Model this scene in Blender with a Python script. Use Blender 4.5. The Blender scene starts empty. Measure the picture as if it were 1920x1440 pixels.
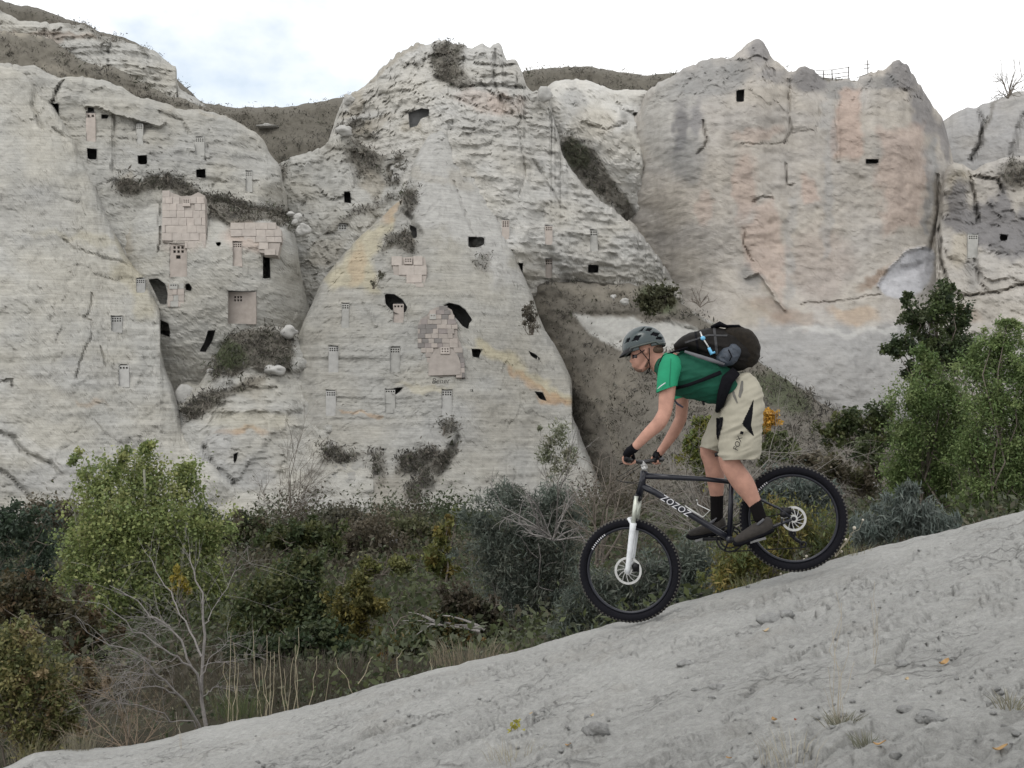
import bpy, bmesh, math, random
import numpy as np
from mathutils import Vector, Matrix
random.seed(7); RNG = np.random.default_rng(7)
SC = bpy.context.scene
COL = SC.collection
# ------------------------------------------------------------------ camera
F = 2059.0                      # focal length in pixels of the 1920 px wide picture
PITCH = math.radians(4.44)
CAM = np.array((0.0, 0.0, 1.2))
cam_d = bpy.data.cameras.new('camera'); cam = bpy.data.objects.new('camera', cam_d); COL.objects.link(cam)
cam_d.sensor_width = 36; cam_d.lens = 36*F/1920; cam_d.clip_start = 0.05; cam_d.clip_end = 3000
cam.location = CAM; cam.rotation_euler = (math.pi/2 + PITCH, 0, 0)
SC.camera = cam
# ------------------------------------------------------------------ sky, sun, exposure
SUN_EL, SUN_AZ = math.radians(52), math.radians(215)      # azimuth clockwise from +Y (view direction)
w = bpy.data.worlds.new('World'); SC.world = w; w.use_nodes = True
nt = w.node_tree; nt.nodes.clear()
def wn(t, **kw):
    n = nt.nodes.new(t)
    for k, v in kw.items(): setattr(n, k, v)
    return n
out = wn('ShaderNodeOutputWorld'); bg = wn('ShaderNodeBackground'); bg.inputs['Strength'].default_value = 0.15
sky = wn('ShaderNodeTexSky', sky_type='NISHITA', sun_disc=False, sun_elevation=SUN_EL, sun_rotation=SUN_AZ, air_density=1.6, dust_density=.3)
tc = wn('ShaderNodeTexCoord'); mp = wn('ShaderNodeMapping'); mp.inputs['Scale'].default_value = (1, 1, 1.6); mp.inputs['Location'].default_value = (1.15, .42, .51)
nz = wn('ShaderNodeTexNoise'); nz.inputs['Scale'].default_value = 2.3; nz.inputs['Detail'].default_value = 7; nz.inputs['Roughness'].default_value = 0.52
rp = wn('ShaderNodeValToRGB'); rp.color_ramp.elements[0].position = 0.34; rp.color_ramp.elements[1].position = 0.45
rp.color_ramp.elements[0].color = (.36,.36,.36,1); rp.color_ramp.elements[1].color = (1, 1, 1, 1)
mx = wn('ShaderNodeMixRGB'); mx.inputs['Color2'].default_value = (9.1, 9.1, 9.1, 1)
L = nt.links.new
L(tc.outputs['Generated'], mp.inputs['Vector']); L(mp.outputs['Vector'], nz.inputs['Vector']); L(nz.outputs['Fac'], rp.inputs['Fac'])
L(rp.outputs['Color'], mx.inputs['Fac']); L(sky.outputs['Color'], mx.inputs['Color1']); L(mx.outputs['Color'], bg.inputs['Color']); L(bg.outputs['Background'], out.inputs['Surface'])
sd = bpy.data.lights.new('sun', 'SUN'); sd.energy = 1.0; sd.angle = math.radians(25); sd.color = (1, .96, .9)
so = bpy.data.objects.new('sun', sd); COL.objects.link(so)
sv = Vector((math.sin(SUN_AZ)*math.cos(SUN_EL), math.cos(SUN_AZ)*math.cos(SUN_EL), math.sin(SUN_EL)))
so.rotation_euler = sv.to_track_quat('Z', 'Y').to_euler()
vs = SC.view_settings; vs.view_transform = 'Standard'; vs.look = 'None'; vs.exposure = 0.0; vs.gamma = 1.0; vs.use_curve_mapping = False
# ------------------------------------------------------------------ helpers
CP, SP = math.cos(PITCH), math.sin(PITCH)
def P(px, py, d):
    """point seen at pixel (px,py) of the 1920x1440 photo at depth d along the optical axis"""
    px = np.asarray(px, float); py = np.asarray(py, float); d = np.asarray(d, float)
    xc = (px-960)/F*d; yc = -(py-720)/F*d
    return np.stack(np.broadcast_arrays(CAM[0]+xc, CAM[1]+d*CP-yc*SP, CAM[2]+d*SP+yc*CP), -1)
def pix(p):
    p = np.asarray(p, float)-CAM
    d = p[..., 1]*CP+p[..., 2]*SP; yc = -p[..., 1]*SP+p[..., 2]*CP
    return 960+F*p[..., 0]/d, 720-F*yc/d, d
def V(p): return Vector((float(p[0]), float(p[1]), float(p[2])))
def hash3(ix, iy, iz, s):
    h = (ix*374761393 + iy*668265263 + iz*2147483647 + s*1274126177) & 0xffffffff
    h = ((h ^ (h >> 13))*1274126177) & 0xffffffff
    h = ((h ^ (h >> 15))*2246822519) & 0xffffffff
    return ((h ^ (h >> 16)) & 0xffff)/65535.0
def vn(x, y, z=0.0, s=0):
    x, y, z = np.broadcast_arrays(np.asarray(x, float), np.asarray(y, float), np.asarray(z, float))
    xi = np.floor(x); yi = np.floor(y); zi = np.floor(z)
    fx = x-xi; fy = y-yi; fz = z-zi
    fx = fx*fx*(3-2*fx); fy = fy*fy*(3-2*fy); fz = fz*fz*(3-2*fz)
    xi = xi.astype(np.int64); yi = yi.astype(np.int64); zi = zi.astype(np.int64)
    def c(a, b, e): return hash3(xi+a, yi+b, zi+e, s)
    if np.all(fz == 0):
        return ((c(0,0,0)*(1-fx)+c(1,0,0)*fx)*(1-fy)+(c(0,1,0)*(1-fx)+c(1,1,0)*fx)*fy)*2-1
    a = (c(0,0,0)*(1-fx)+c(1,0,0)*fx)*(1-fy)+(c(0,1,0)*(1-fx)+c(1,1,0)*fx)*fy
    b = (c(0,0,1)*(1-fx)+c(1,0,1)*fx)*(1-fy)+(c(0,1,1)*(1-fx)+c(1,1,1)*fx)*fy
    return (a*(1-fz)+b*fz)*2-1
def fbm(x, y, z=0.0, o=4, s=0, g=.5):
    t = 0; a = 1; n = 0
    for i in range(o):
        t = t+a*vn(np.asarray(x)*2**i, np.asarray(y)*2**i, np.asarray(z)*2**i, s+i*17); n += a; a *= g
    return t/n
def ridged(x, y, o=4, s=0):
    t = 0; a = 1; n = 0
    for i in range(o):
        t = t+a*(1-np.abs(vn(np.asarray(x)*2**i, np.asarray(y)*2**i, 0, s+i*31))*2); n += a; a *= .5
    return t/n
def worley(x, y, s=0):
    x = np.asarray(x, float); y = np.asarray(y, float); xi = np.floor(x).astype(np.int64); yi = np.floor(y).astype(np.int64)
    f1 = np.full(x.shape, 9.); f2 = np.full(x.shape, 9.); cid = np.zeros(x.shape)
    for a in (-1, 0, 1):
        for b in (-1, 0, 1):
            cx = xi+a; cy = yi+b; d = np.hypot(cx+hash3(cx, cy, 0, s)-x, cy+hash3(cx, cy, 1, s)-y)
            m = d < f1; f2 = np.where(m, f1, np.minimum(f2, d)); cid = np.where(m, hash3(cx, cy, 2, s), cid); f1 = np.where(m, d, f1)
    return f1, f2, cid
def setp(o, label=None, cat=None, group=None, kind=None):
    if label: o['label'] = label
    if cat: o['category'] = cat
    if group: o['group'] = group
    if kind: o['kind'] = kind
    return o
def link(name, me, mat=None, parent=None):
    if mat is not None and len(me.materials) == 0: me.materials.append(mat)
    o = bpy.data.objects.new(name, me); COL.objects.link(o)
    if parent is not None: o.parent = parent; o.matrix_parent_inverse = Matrix.Identity(4)
    return o
def empty(name, loc=(0, 0, 0), **kw):
    o = bpy.data.objects.new(name, None); COL.objects.link(o); o.location = loc; o.empty_display_size = .2
    return setp(o, **kw)
def npmesh(name, verts, faces, cols=None, smooth=False):
    """fast mesh; faces is an (n,3) or (n,4) int array or a list of such"""
    me = bpy.data.meshes.new(name)
    verts = np.asarray(verts, np.float32).reshape(-1, 3)
    fl = faces if isinstance(faces, list) else [faces]
    fl = [np.asarray(f, np.int32) for f in fl if len(f)]
    me.vertices.add(len(verts)); me.vertices.foreach_set('co', verts.ravel())
    li = np.concatenate([f.ravel() for f in fl]); cnt = np.concatenate([np.full(len(f), f.shape[1], np.int32) for f in fl])
    me.loops.add(len(li)); me.loops.foreach_set('vertex_index', li)
    st = np.zeros(len(cnt), np.int32); st[1:] = np.cumsum(cnt)[:-1]
    me.polygons.add(len(cnt)); me.polygons.foreach_set('loop_start', st)
    try: me.polygons.foreach_set('loop_total', cnt)
    except Exception: pass
    me.polygons.foreach_set('use_smooth', np.full(len(cnt), bool(smooth)))
    me.update(calc_edges=True)
    if cols is not None:
        a = me.color_attributes.new('Col', 'FLOAT_COLOR', 'POINT')
        c4 = np.ones((len(verts), 4), np.float32); c4[:, :3] = cols
        a.data.foreach_set('color', c4.ravel())
    return me
class MB:
    """collects shapes into one mesh"""
    def __init__(s): s.v = []; s.q = []; s.t = []; s.n = 0
    def add(s, v, q=None, t=None):
        v = np.asarray(v, float).reshape(-1, 3)
        if q is not None and len(q): s.q.append(np.asarray(q)+s.n)
        if t is not None and len(t): s.t.append(np.asarray(t)+s.n)
        s.v.append(v); s.n += len(v); return s
    def tube(s, pts, r, n=8, cap=True, ell=None, up=None):
        """tapered tube along pts; r scalar or list; ell = lateral radius list along vector up"""
        pts = np.asarray(pts, float); m = len(pts)
        r = np.broadcast_to(np.asarray(r, float), (m,)).copy(); rb = r if ell is None else np.broadcast_to(np.asarray(ell, float), (m,))
        tg = np.gradient(pts, axis=0); tg /= np.linalg.norm(tg, axis=1)[:, None]+1e-12
        a = np.asarray(up if up is not None else ((0, 0, 1) if abs(tg[0][2]) < .9 else (0, 1, 0)), float)
        a = a-tg[0]*a.dot(tg[0]); a /= np.linalg.norm(a)
        an = np.arange(n)/n*2*math.pi; V_ = []
        for i in range(m):
            a = a-tg[i]*a.dot(tg[i]); a /= np.linalg.norm(a)+1e-12
            if up is not None:
                u = np.asarray(up, float); u = u-tg[i]*u.dot(tg[i]); a = u/np.linalg.norm(u)
            b = np.cross(tg[i], a)
            V_.append(pts[i]+np.cos(an)[:, None]*a*rb[i]+np.sin(an)[:, None]*b*r[i])
        i = np.arange(m-1)[:, None]*n; j = np.arange(n)[None]; k = (j+1) % n
        q = np.stack([i+j, i+k, i+n+k, i+n+j], -1).reshape(-1, 4)
        vv = np.concatenate(V_)
        t = []
        if cap:
            vv = np.concatenate([vv, pts[:1], pts[-1:]])
            for jj in range(n):
                t.append((m*n, (jj+1) % n, jj)); t.append((m*n+1, (m-1)*n+jj, (m-1)*n+(jj+1) % n))
        return s.add(vv, q, t)
    def box(s, c, size, R=None):
        h = np.asarray(size, float)/2
        v = np.array([(x, y, z) for x in (-1, 1) for y in (-1, 1) for z in (-1, 1)])*h
        if R is not None: v = v@np.asarray(R).T
        return s.add(v+np.asarray(c, float), [(0,1,3,2),(4,6,7,5),(0,4,5,1),(2,3,7,6),(0,2,6,4),(1,5,7,3)])
    def ball(s, c, r, n=10, m=7, R=None):
        r = np.broadcast_to(np.asarray(r, float), (3,)); th = np.arange(1, m)/m*math.pi; ph = np.arange(n)/n*2*math.pi
        v = np.stack([np.sin(th)[:, None]*np.cos(ph), np.sin(th)[:, None]*np.sin(ph), np.cos(th)[:, None]*np.ones(n)], -1).reshape(-1, 3)
        v = np.concatenate([v, [(0, 0, 1), (0, 0, -1)]])*r
        if R is not None: v = v@np.asarray(R).T
        i = np.arange(m-2)[:, None]*n; j = np.arange(n)[None]; k = (j+1) % n
        q = np.stack([i+j, i+n+j, i+n+k, i+k], -1).reshape(-1, 4)
        t = [((m-1)*n, jj, (jj+1) % n) for jj in range(n)]+[((m-1)*n+1, (m-2)*n+(jj+1) % n, (m-2)*n+jj) for jj in range(n)]
        return s.add(v+np.asarray(c, float), q, t)
    def prism(s, poly, depthvec):
        """closed polygon (n,3) extruded along a vector"""
        p = np.asarray(poly, float); n = len(p); dv = np.asarray(depthvec, float)
        j = np.arange(n); k = (j+1) % n
        s.add(np.concatenate([p, p+dv]), np.stack([j, k, n+k, n+j], -1))
        c = p.mean(0)
        s.add(np.concatenate([p, [c]]), None, np.stack([k, j, np.full(n, n)], -1))
        return s.add(np.concatenate([p+dv, [c+dv]]), None, np.stack([j, k, np.full(n, n)], -1))
    def mesh(s, name, smooth=False):
        f = []
        if s.q: f.append(np.concatenate(s.q))
        if s.t: f.append(np.concatenate([np.asarray(t).reshape(-1, 3) for t in s.t]))
        return npmesh(name, np.concatenate(s.v), f, None, smooth)
    def build(s, name, mat, parent=None, smooth=False): return link(name, s.mesh(name, smooth), mat, parent)
# ------------------------------------------------------------------ materials
def mat_base(name):
    m = bpy.data.materials.new(name); m.use_nodes = True
    return m, m.node_tree, m.node_tree.nodes['Principled BSDF']
def N(t, ty, **kw):
    n = t.nodes.new(ty)
    for k, v in kw.items():
        if k in n.inputs: n.inputs[k].default_value = v
        else: setattr(n, k, v)
    return n
def mat_plain(name, col, rough=.6, metal=0.0, var=.12, scale=30, bump=.0, spec=.5):
    m, t, b = mat_base(name); b.inputs['Roughness'].default_value = rough; b.inputs['Metallic'].default_value = metal
    b.inputs['Specular IOR Level'].default_value = spec
    tc = N(t, 'ShaderNodeTexCoord'); nz = N(t, 'ShaderNodeTexNoise', Scale=scale, Detail=5.0, Roughness=.6)
    t.links.new(tc.outputs['Object'], nz.inputs['Vector'])
    r = N(t, 'ShaderNodeValToRGB'); e = r.color_ramp.elements
    e[0].position = .3; e[1].position = .7
    e[0].color = tuple(c*(1-var) for c in col)+(1,); e[1].color = tuple(min(1, c*(1+var)) for c in col)+(1,)
    t.links.new(nz.outputs['Fac'], r.inputs['Fac']); t.links.new(r.outputs['Color'], b.inputs['Base Color'])
    if bump:
        bp = N(t, 'ShaderNodeBump', Strength=bump, Distance=.01); t.links.new(nz.outputs['Fac'], bp.inputs['Height']); t.links.new(bp.outputs['Normal'], b.inputs['Normal'])
    return m
def mat_rock(name, strata=1.0, sc=1.0, bumpd=.10):
    m, t, b = mat_base(name); b.inputs['Roughness'].default_value = .95; b.inputs['Specular IOR Level'].default_value = .1
    l = t.links.new
    at = N(t, 'ShaderNodeAttribute', attribute_name='Col'); tc = N(t, 'ShaderNodeTexCoord')
    mp = N(t, 'ShaderNodeMapping'); mp.inputs['Scale'].default_value = (.45*sc, .45*sc, 8.0*sc); l(tc.outputs['Object'], mp.inputs['Vector'])
    n1 = N(t, 'ShaderNodeTexNoise', Scale=1.0, Detail=8.0, Roughness=.62, Distortion=.25); l(mp.outputs['Vector'], n1.inputs['Vector'])
    n2 = N(t, 'ShaderNodeTexNoise', Scale=1.7*sc, Detail=10.0, Roughness=.68); l(tc.outputs['Object'], n2.inputs['Vector'])
    n3 = N(t, 'ShaderNodeTexNoise', Scale=14*sc, Detail=6.0, Roughness=.7); l(tc.outputs['Object'], n3.inputs['Vector'])
    r1 = N(t, 'ShaderNodeMapRange'); r1.inputs['From Min'].default_value = .3; r1.inputs['From Max'].default_value = .7; r1.inputs['To Min'].default_value = 1-.17*strata; r1.inputs['To Max'].default_value = 1+.09*strata
    l(n1.outputs['Fac'], r1.inputs['Value'])
    r2 = N(t, 'ShaderNodeMapRange'); r2.inputs['From Min'].default_value = .3; r2.inputs['From Max'].default_value = .7; r2.inputs['To Min'].default_value = .82; r2.inputs['To Max'].default_value = 1.13
    l(n2.outputs['Fac'], r2.inputs['Value'])
    mq = N(t, 'ShaderNodeMapping'); mq.inputs['Scale'].default_value = (.22*sc, .22*sc, 3.6*sc); l(tc.outputs['Object'], mq.inputs['Vector'])
    n4 = N(t, 'ShaderNodeTexNoise', Scale=1.0, Detail=5.0, Roughness=.6, Distortion=.4); l(mq.outputs['Vector'], n4.inputs['Vector'])
    rr = N(t, 'ShaderNodeValToRGB'); e4 = rr.color_ramp.elements; e4[0].position = .462; e4[1].position = .485; e4[0].color = e4[1].color = (1, 1, 1, 1)
    k4 = 1-.28*min(1, strata); e5 = e4.new(.474); e5.color = (k4, k4, k4, 1); e6 = e4.new(.552); e6.color = (1, 1, 1, 1); e7 = e4.new(.562); e7.color = (k4, k4, k4, 1); e8 = e4.new(.575); e8.color = (1, 1, 1, 1)
    l(n4.outputs['Fac'], rr.inputs['Fac'])
    mv = N(t, 'ShaderNodeMath', operation='MULTIPLY'); l(r1.outputs[0], mv.inputs[0]); l(rr.outputs['Color'], mv.inputs[1])
    mu = N(t, 'ShaderNodeMath', operation='MULTIPLY'); l(mv.outputs[0], mu.inputs[0]); l(r2.outputs[0], mu.inputs[1])
    vm = N(t, 'ShaderNodeVectorMath', operation='SCALE'); l(at.outputs['Color'], vm.inputs[0]); l(mu.outputs[0], vm.inputs['Scale'])
    l(vm.outputs[0], b.inputs['Base Color'])
    ad = N(t, 'ShaderNodeMath', operation='MULTIPLY_ADD'); ad.inputs[1].default_value = strata; l(n1.outputs['Fac'], ad.inputs[0])
    a2 = N(t, 'ShaderNodeMath', operation='MULTIPLY_ADD'); a2.inputs[1].default_value = .55; l(n2.outputs['Fac'], a2.inputs[0]); l(n3.outputs['Fac'], a2.inputs[2])
    l(a2.outputs[0], ad.inputs[2])
    bp = N(t, 'ShaderNodeBump', Strength=.8, Distance=bumpd*.32); l(ad.outputs[0], bp.inputs['Height']); l(bp.outputs['Normal'], b.inputs['Normal'])
    return m
def mat_clay(name):
    m, t, b = mat_base(name); b.inputs['Roughness'].default_value = .97; b.inputs['Specular IOR Level'].default_value = .08; l = t.links.new
    at = N(t, 'ShaderNodeAttribute', attribute_name='Col'); tc = N(t, 'ShaderNodeTexCoord')
    mp = N(t, 'ShaderNodeMapping'); mp.inputs['Rotation'].default_value = (0, 0, math.radians(-25)); mp.inputs['Scale'].default_value = (9, 24, 12); l(tc.outputs['Object'], mp.inputs['Vector'])
    n0 = N(t, 'ShaderNodeTexNoise', Scale=1.0, Detail=9.0, Roughness=.72, Distortion=.6); l(mp.outputs['Vector'], n0.inputs['Vector'])
    n1 = N(t, 'ShaderNodeTexNoise', Scale=30.0, Detail=10.0, Roughness=.78); l(tc.outputs['Object'], n1.inputs['Vector'])
    n2 = N(t, 'ShaderNodeTexNoise', Scale=190.0, Detail=4.0, Roughness=.8); l(tc.outputs['Object'], n2.inputs['Vector'])
    vo = N(t, 'ShaderNodeTexVoronoi', feature='DISTANCE_TO_EDGE', Scale=.9); 
    ds = N(t, 'ShaderNodeMixRGB', Fac=.35); l(mp.outputs['Vector'], ds.inputs['Color1']); l(n1.outputs['Color'], ds.inputs['Color2']); l(ds.outputs['Color'], vo.inputs['Vector'])
    cr = N(t, 'ShaderNodeMapRange'); cr.inputs['From Max'].default_value = .06; cr.inputs['To Min'].default_value = 0; l(vo.outputs['Distance'], cr.inputs['Value'])
    pn = N(t, 'ShaderNodeTexNoise', Scale=1.6, Detail=3.0); l(tc.outputs['Object'], pn.inputs['Vector'])
    pm = N(t, 'ShaderNodeMapRange'); pm.inputs['From Min'].default_value = .50; pm.inputs['From Max'].default_value = .62; l(pn.outputs['Fac'], pm.inputs['Value'])
    cm = N(t, 'ShaderNodeMixRGB', Color1=(1, 1, 1, 1)); l(pm.outputs[0], cm.inputs['Fac']); l(cr.outputs[0], cm.inputs['Color2'])
    def mr(src, a, b_):
        r = N(t, 'ShaderNodeMapRange'); r.inputs['From Min'].default_value = .28; r.inputs['From Max'].default_value = .72; r.inputs['To Min'].default_value = a; r.inputs['To Max'].default_value = b_; l(src, r.inputs['Value']); return r.outputs[0]
    m1 = N(t, 'ShaderNodeMath', operation='MULTIPLY'); l(mr(n1.outputs['Fac'], .70, 1.22), m1.inputs[0]); l(mr(n2.outputs['Fac'], .82, 1.14), m1.inputs[1])
    ck = N(t, 'ShaderNodeMapRange'); ck.inputs['To Min'].default_value = .74; l(cm.outputs['Color'], ck.inputs['Value']); m2 = N(t, 'ShaderNodeMath', operation='MULTIPLY'); l(m1.outputs[0], m2.inputs[0]); l(ck.outputs[0], m2.inputs[1])
    vm = N(t, 'ShaderNodeVectorMath', operation='SCALE'); l(at.outputs['Color'], vm.inputs[0]); l(m2.outputs[0], vm.inputs['Scale']); l(vm.outputs[0], b.inputs['Base Color'])
    h1 = N(t, 'ShaderNodeMath', operation='MULTIPLY_ADD'); h1.inputs[1].default_value = .9; l(n0.outputs['Fac'], h1.inputs[0]); l(n1.outputs['Fac'], h1.inputs[2])
    h2 = N(t, 'ShaderNodeMath', operation='MULTIPLY_ADD'); h2.inputs[1].default_value = .35; l(cm.outputs['Color'], h2.inputs[0]); l(h1.outputs[0], h2.inputs[2])
    h3 = N(t, 'ShaderNodeMath', operation='MULTIPLY_ADD'); h3.inputs[1].default_value = .22; l(n2.outputs['Fac'], h3.inputs[0]); l(h2.outputs[0], h3.inputs[2])
    bp = N(t, 'ShaderNodeBump', Strength=1.0, Distance=.022); l(h3.outputs[0], bp.inputs['Height']); l(bp.outputs['Normal'], b.inputs['Normal'])
    return m
def mat_leaf(name, trans=.35, rough=.55):
    m, t, b = mat_base(name); l = t.links.new
    at = N(t, 'ShaderNodeAttribute', attribute_name='Col'); b.inputs['Roughness'].default_value = rough; b.inputs['Specular IOR Level'].default_value = .3
    l(at.outputs['Color'], b.inputs['Base Color'])
    tr = N(t, 'ShaderNodeBsdfTranslucent'); l(at.outputs['Color'], tr.inputs['Color'])
    mi = N(t, 'ShaderNodeMixShader', Fac=trans); l(b.outputs[0], mi.inputs[1]); l(tr.outputs[0], mi.inputs[2])
    l(mi.outputs[0], t.nodes['Material Output'].inputs['Surface'])
    return m
M_ROCK = mat_rock('layered_tuff'); M_WALL = mat_rock('weathered_tuff', .35, .8, .12)
M_SOIL = mat_rock('scrub_soil', .2, 1.5, .15); M_LEAF = mat_leaf('leaves'); M_DRY = mat_leaf('dry_leaves', .2, .8)
M_BARK = mat_plain('bark', (.13, .11, .09), .9, 0, .3, 25, .5); M_DEAD = mat_plain('dead_wood', (.20, .185, .175), .9, 0, .25, 30, .5)
M_PALEBARK = mat_plain('pale_bark', (.30, .30, .24), .85, 0, .25, 12, .3)
# ------------------------------------------------------------------ cliffs
def rbf(ctrl):
    c = np.asarray(ctrl, float); xy = c[:, :2]/100; n = len(c)
    if n == 1: return lambda x, y: np.full(np.shape(x), c[0, 2])
    r = np.linalg.norm(xy[:, None]-xy[None], axis=-1)
    A = np.zeros((n+1, n+1)); A[:n, :n] = r; A[n, :n] = 1; A[:n, n] = 1
    A[:n, :n] -= np.eye(n)*.15
    wv = np.linalg.solve(A, np.append(c[:, 2], 0))
    def f(x, y):
        o = np.full(np.shape(x), wv[n])
        for i in range(n): o = o+wv[i]*np.sqrt((x/100-xy[i, 0])**2+(y/100-xy[i, 1])**2+.02)
        return o
    return f
def inpoly(x, y, poly):
    poly = np.asarray(poly, float); ins = np.zeros(np.shape(x), bool); j = len(poly)-1
    for i in range(len(poly)):
        xi, yi = poly[i]; xj, yj = poly[j]
        if yi != yj: ins ^= ((yi > y) != (yj > y)) & (x < (xj-xi)*(y-yi)/(yj-yi)+xi)
        j = i
    return ins
def segdist(x, y, pts, closed=False):
    """distance to a polyline and the nearest point"""
    pts = np.asarray(pts, float)
    if closed: pts = np.vstack([pts, pts[:1]])
    bd = np.full(np.shape(x), 1e9); bx = np.array(x, float); by = np.array(y, float)
    for (x0, y0), (x1, y1) in zip(pts[:-1], pts[1:]):
        dx, dy = x1-x0, y1-y0; t = np.clip(((x-x0)*dx+(y-y0)*dy)/(dx*dx+dy*dy+1e-9), 0, 1)
        qx = x0+t*dx; qy = y0+t*dy; d = np.hypot(x-qx, y-qy); m = d < bd
        bd = np.where(m, d, bd); bx = np.where(m, qx, bx); by = np.where(m, qy, by)
    return bd, bx, by
CREAM = np.array((.384, .379, .356)); WHITE = np.array((.475, .468, .446)); PINK = np.array((.43, .335, .285)); GREY = np.array((.265, .265, .262))
YEL = np.array((.385, .35, .255)); ORA = np.array((.37, .25, .15)); SCRUB = np.array((.135, .125, .105)); DARK = np.array((.115, .112, .115)); BROWN = np.array((.21, .15, .11))
GREENISH = np.array((.065, .08, .04)); PALE = np.array((.46, .455, .445)); TAN = np.array((.295, .268, .22))
SCRUB_PTS = []      # (positions, weights) gathered for the scrub tufts
FORM = {}
def paint_mask(x, y, e, seed):
    kind = e[0]
    wx = x+fbm(x/26, y/26, 0, 3, seed)*16; wy = y+fbm(x/26+9, y/26, 0, 3, seed+5)*16
    if kind == 'e':
        _, cx, cy, rx, ry, ang = e[:6]; a = math.radians(ang); c, s_ = math.cos(a), math.sin(a)
        u = ((wx-cx)*c+(wy-cy)*s_)/rx; v = (-(wx-cx)*s_+(wy-cy)*c)/ry
        return np.clip((1.25-np.hypot(u, v))/.5, 0, 1), e[6], e[7]
    if kind == 'l':
        _, pts, wd = e[:3]; d, _, _ = segdist(wx, wy, pts); return np.clip((wd*1.2-d)/(wd*.6), 0, 1), e[3], e[4]
    if kind == 'p':
        _, poly, soft = e[:3]; wx = x+(wx-x)*soft/12; wy = y+(wy-y)*soft/12
        d, _, _ = segdist(wx, wy, poly, True); ins = inpoly(wx, wy, poly); sd_ = np.where(ins, d, -d)
        return np.clip(sd_/soft+.5, 0, 1), e[3], e[4]
def formation(name, T, B, ctrl, base, paints=(), cuts=(), cracks=(), step=4.0, rough=2.0, round_w=13, round_d=1.5, amp=(.5, .16, .12), strata=.14, mat=None, scrub=0.0, back=14, flute=0.0, seed=1, block=(0, 1.0), block_to=None, streak=0.0, gully=0.0, grit=.035):
    T = np.asarray(T, float); dx = np.diff(T[:, 0]); dy = np.diff(T[:, 1]); al = np.concatenate([[0], np.cumsum(np.hypot(dx, dy*.45))])
    nc = int(al[-1]/step)+2; u = np.linspace(0, al[-1], nc)
    tx = np.interp(u, al, T[:, 0]); ty = np.interp(u, al, T[:, 1])
    # soften the corners of the outline, then roughen it
    k = np.array([1, 2, 3, 2, 1.])/9
    ty[2:-2] = np.convolve(ty, k, 'valid'); tx[2:-2] = np.convolve(tx, k, 'valid')
    f1_, f2_, ci_ = worley(u/9, u*0+seed*1.7, seed); ty = ty+rough*(fbm(u/26, u*0+seed, 0, 4, seed)*2.0+(ci_-.5)*1.6)
    B_ = np.asarray(B, float); by = np.interp(tx, B_[:, 0], B_[:, 1]) if B_.ndim == 2 else np.full(nc, float(B))
    by = np.maximum(by, ty+4)
    nr = int((by-ty).max()/step)+2; v = np.linspace(0, 1, nr)
    X = np.repeat(tx[:, None], nr, 1); Y = ty[:, None]+(by-ty)[:, None]*v[None]
    f = rbf(ctrl)
    # openings: mark faces, snap the rim to the outline
    cx = .25*(X[:-1, :-1]+X[1:, :-1]+X[:-1, 1:]+X[1:, 1:]); cy = .25*(Y[:-1, :-1]+Y[1:, :-1]+Y[:-1, 1:]+Y[1:, 1:])
    kill = np.zeros(cx.shape, bool)
    for c in cuts:
        poly = np.asarray(c['poly'], float); x0, y0 = poly.min(0)-8; x1, y1 = poly.max(0)+8
        bb = (cx > x0) & (cx < x1) & (cy > y0) & (cy < y1)
        kk = np.zeros_like(kill); kk[bb] = inpoly(cx[bb], cy[bb], poly)
        vd = np.zeros(X.shape, bool); vk = np.zeros(X.shape, bool)
        for a in (0, 1):
            for b_ in (0, 1):
                vd[a:a+kk.shape[0], b_:b_+kk.shape[1]] |= kk; vk[a:a+kk.shape[0], b_:b_+kk.shape[1]] |= ~kk
        m = vd & vk
        if m.any(): _, X[m], Y[m] = segdist(X[m], Y[m], poly, True)
        kill |= kk
    tcol = np.interp(X, np.maximum.accumulate(tx), ty) if False else ty[:, None]
    slope = np.abs(np.gradient(ty)/(np.abs(np.gradient(tx))+.3)); cs = (1/np.sqrt(1+slope**2))[:, None]
    def depth(X, Y, e):
        d = f(X, Y)
        q = np.clip(1-e/round_w, 0, 1); d = d+round_d*(1-np.sqrt(np.maximum(0, 1-q*q)))
        wx = (X-960)/F*d; wz = -(Y-720)/F*d
        d = d+amp[0]*fbm(wx/5, wz/5, 0, 3, seed)+amp[1]*fbm(wx/1.3+7, wz/1.1, 0, 3, seed+3)+amp[2]*fbm(wx/.5, wz/.32, 0, 2, seed+9)
        zz = wz+.35*fbm(wx/7, wz/5, 0, 2, seed+21)
        bed = .8*np.tanh(3*vn(wx/16, zz/.6, 0, seed+40))+.6*np.tanh(3*vn(wx/9+3, zz/.27, 0, seed+41))+.4*vn(wx/5+3, zz/.14, 0, seed+42)
        d = d-strata*bed*(.55+.45*vn(wx/6, wz/6, 0, seed+50))
        if block[0]:
            bx_ = wx+.35*fbm(wx/.8, wz/.8, 0, 2, seed+90)*block[1]; bz_ = wz+.35*fbm(wx/.8+4, wz/.8, 0, 2, seed+91)*block[1]
            for k_, a_ in ((1.0, 1.0), (.42, .4)):
                f1, f2, ci = worley(bx_/(block[1]*k_), bz_/(block[1]*k_*.75), seed+92)
                fade_ = 1.0 if block_to is None else np.clip((block_to+40-Y)/90, .12, 1)
                d = d+fade_*block[0]*a_*((ci-.5)*1.1+.5*np.exp(-((f2-f1)/.07)**2))
        d = d+grit*(vn(wx/.16, wz/.13, 0, seed+95)+.6*np.abs(vn(wx/.3, wz/.2, 0, seed+96)))
        if gully: d = d+gully*(1-np.abs(fbm(wx/2.4+.5*fbm(wx/3, wz/3, 0, 2, seed+97), wz/9, 0, 3, seed+98))*2.6)
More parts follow.
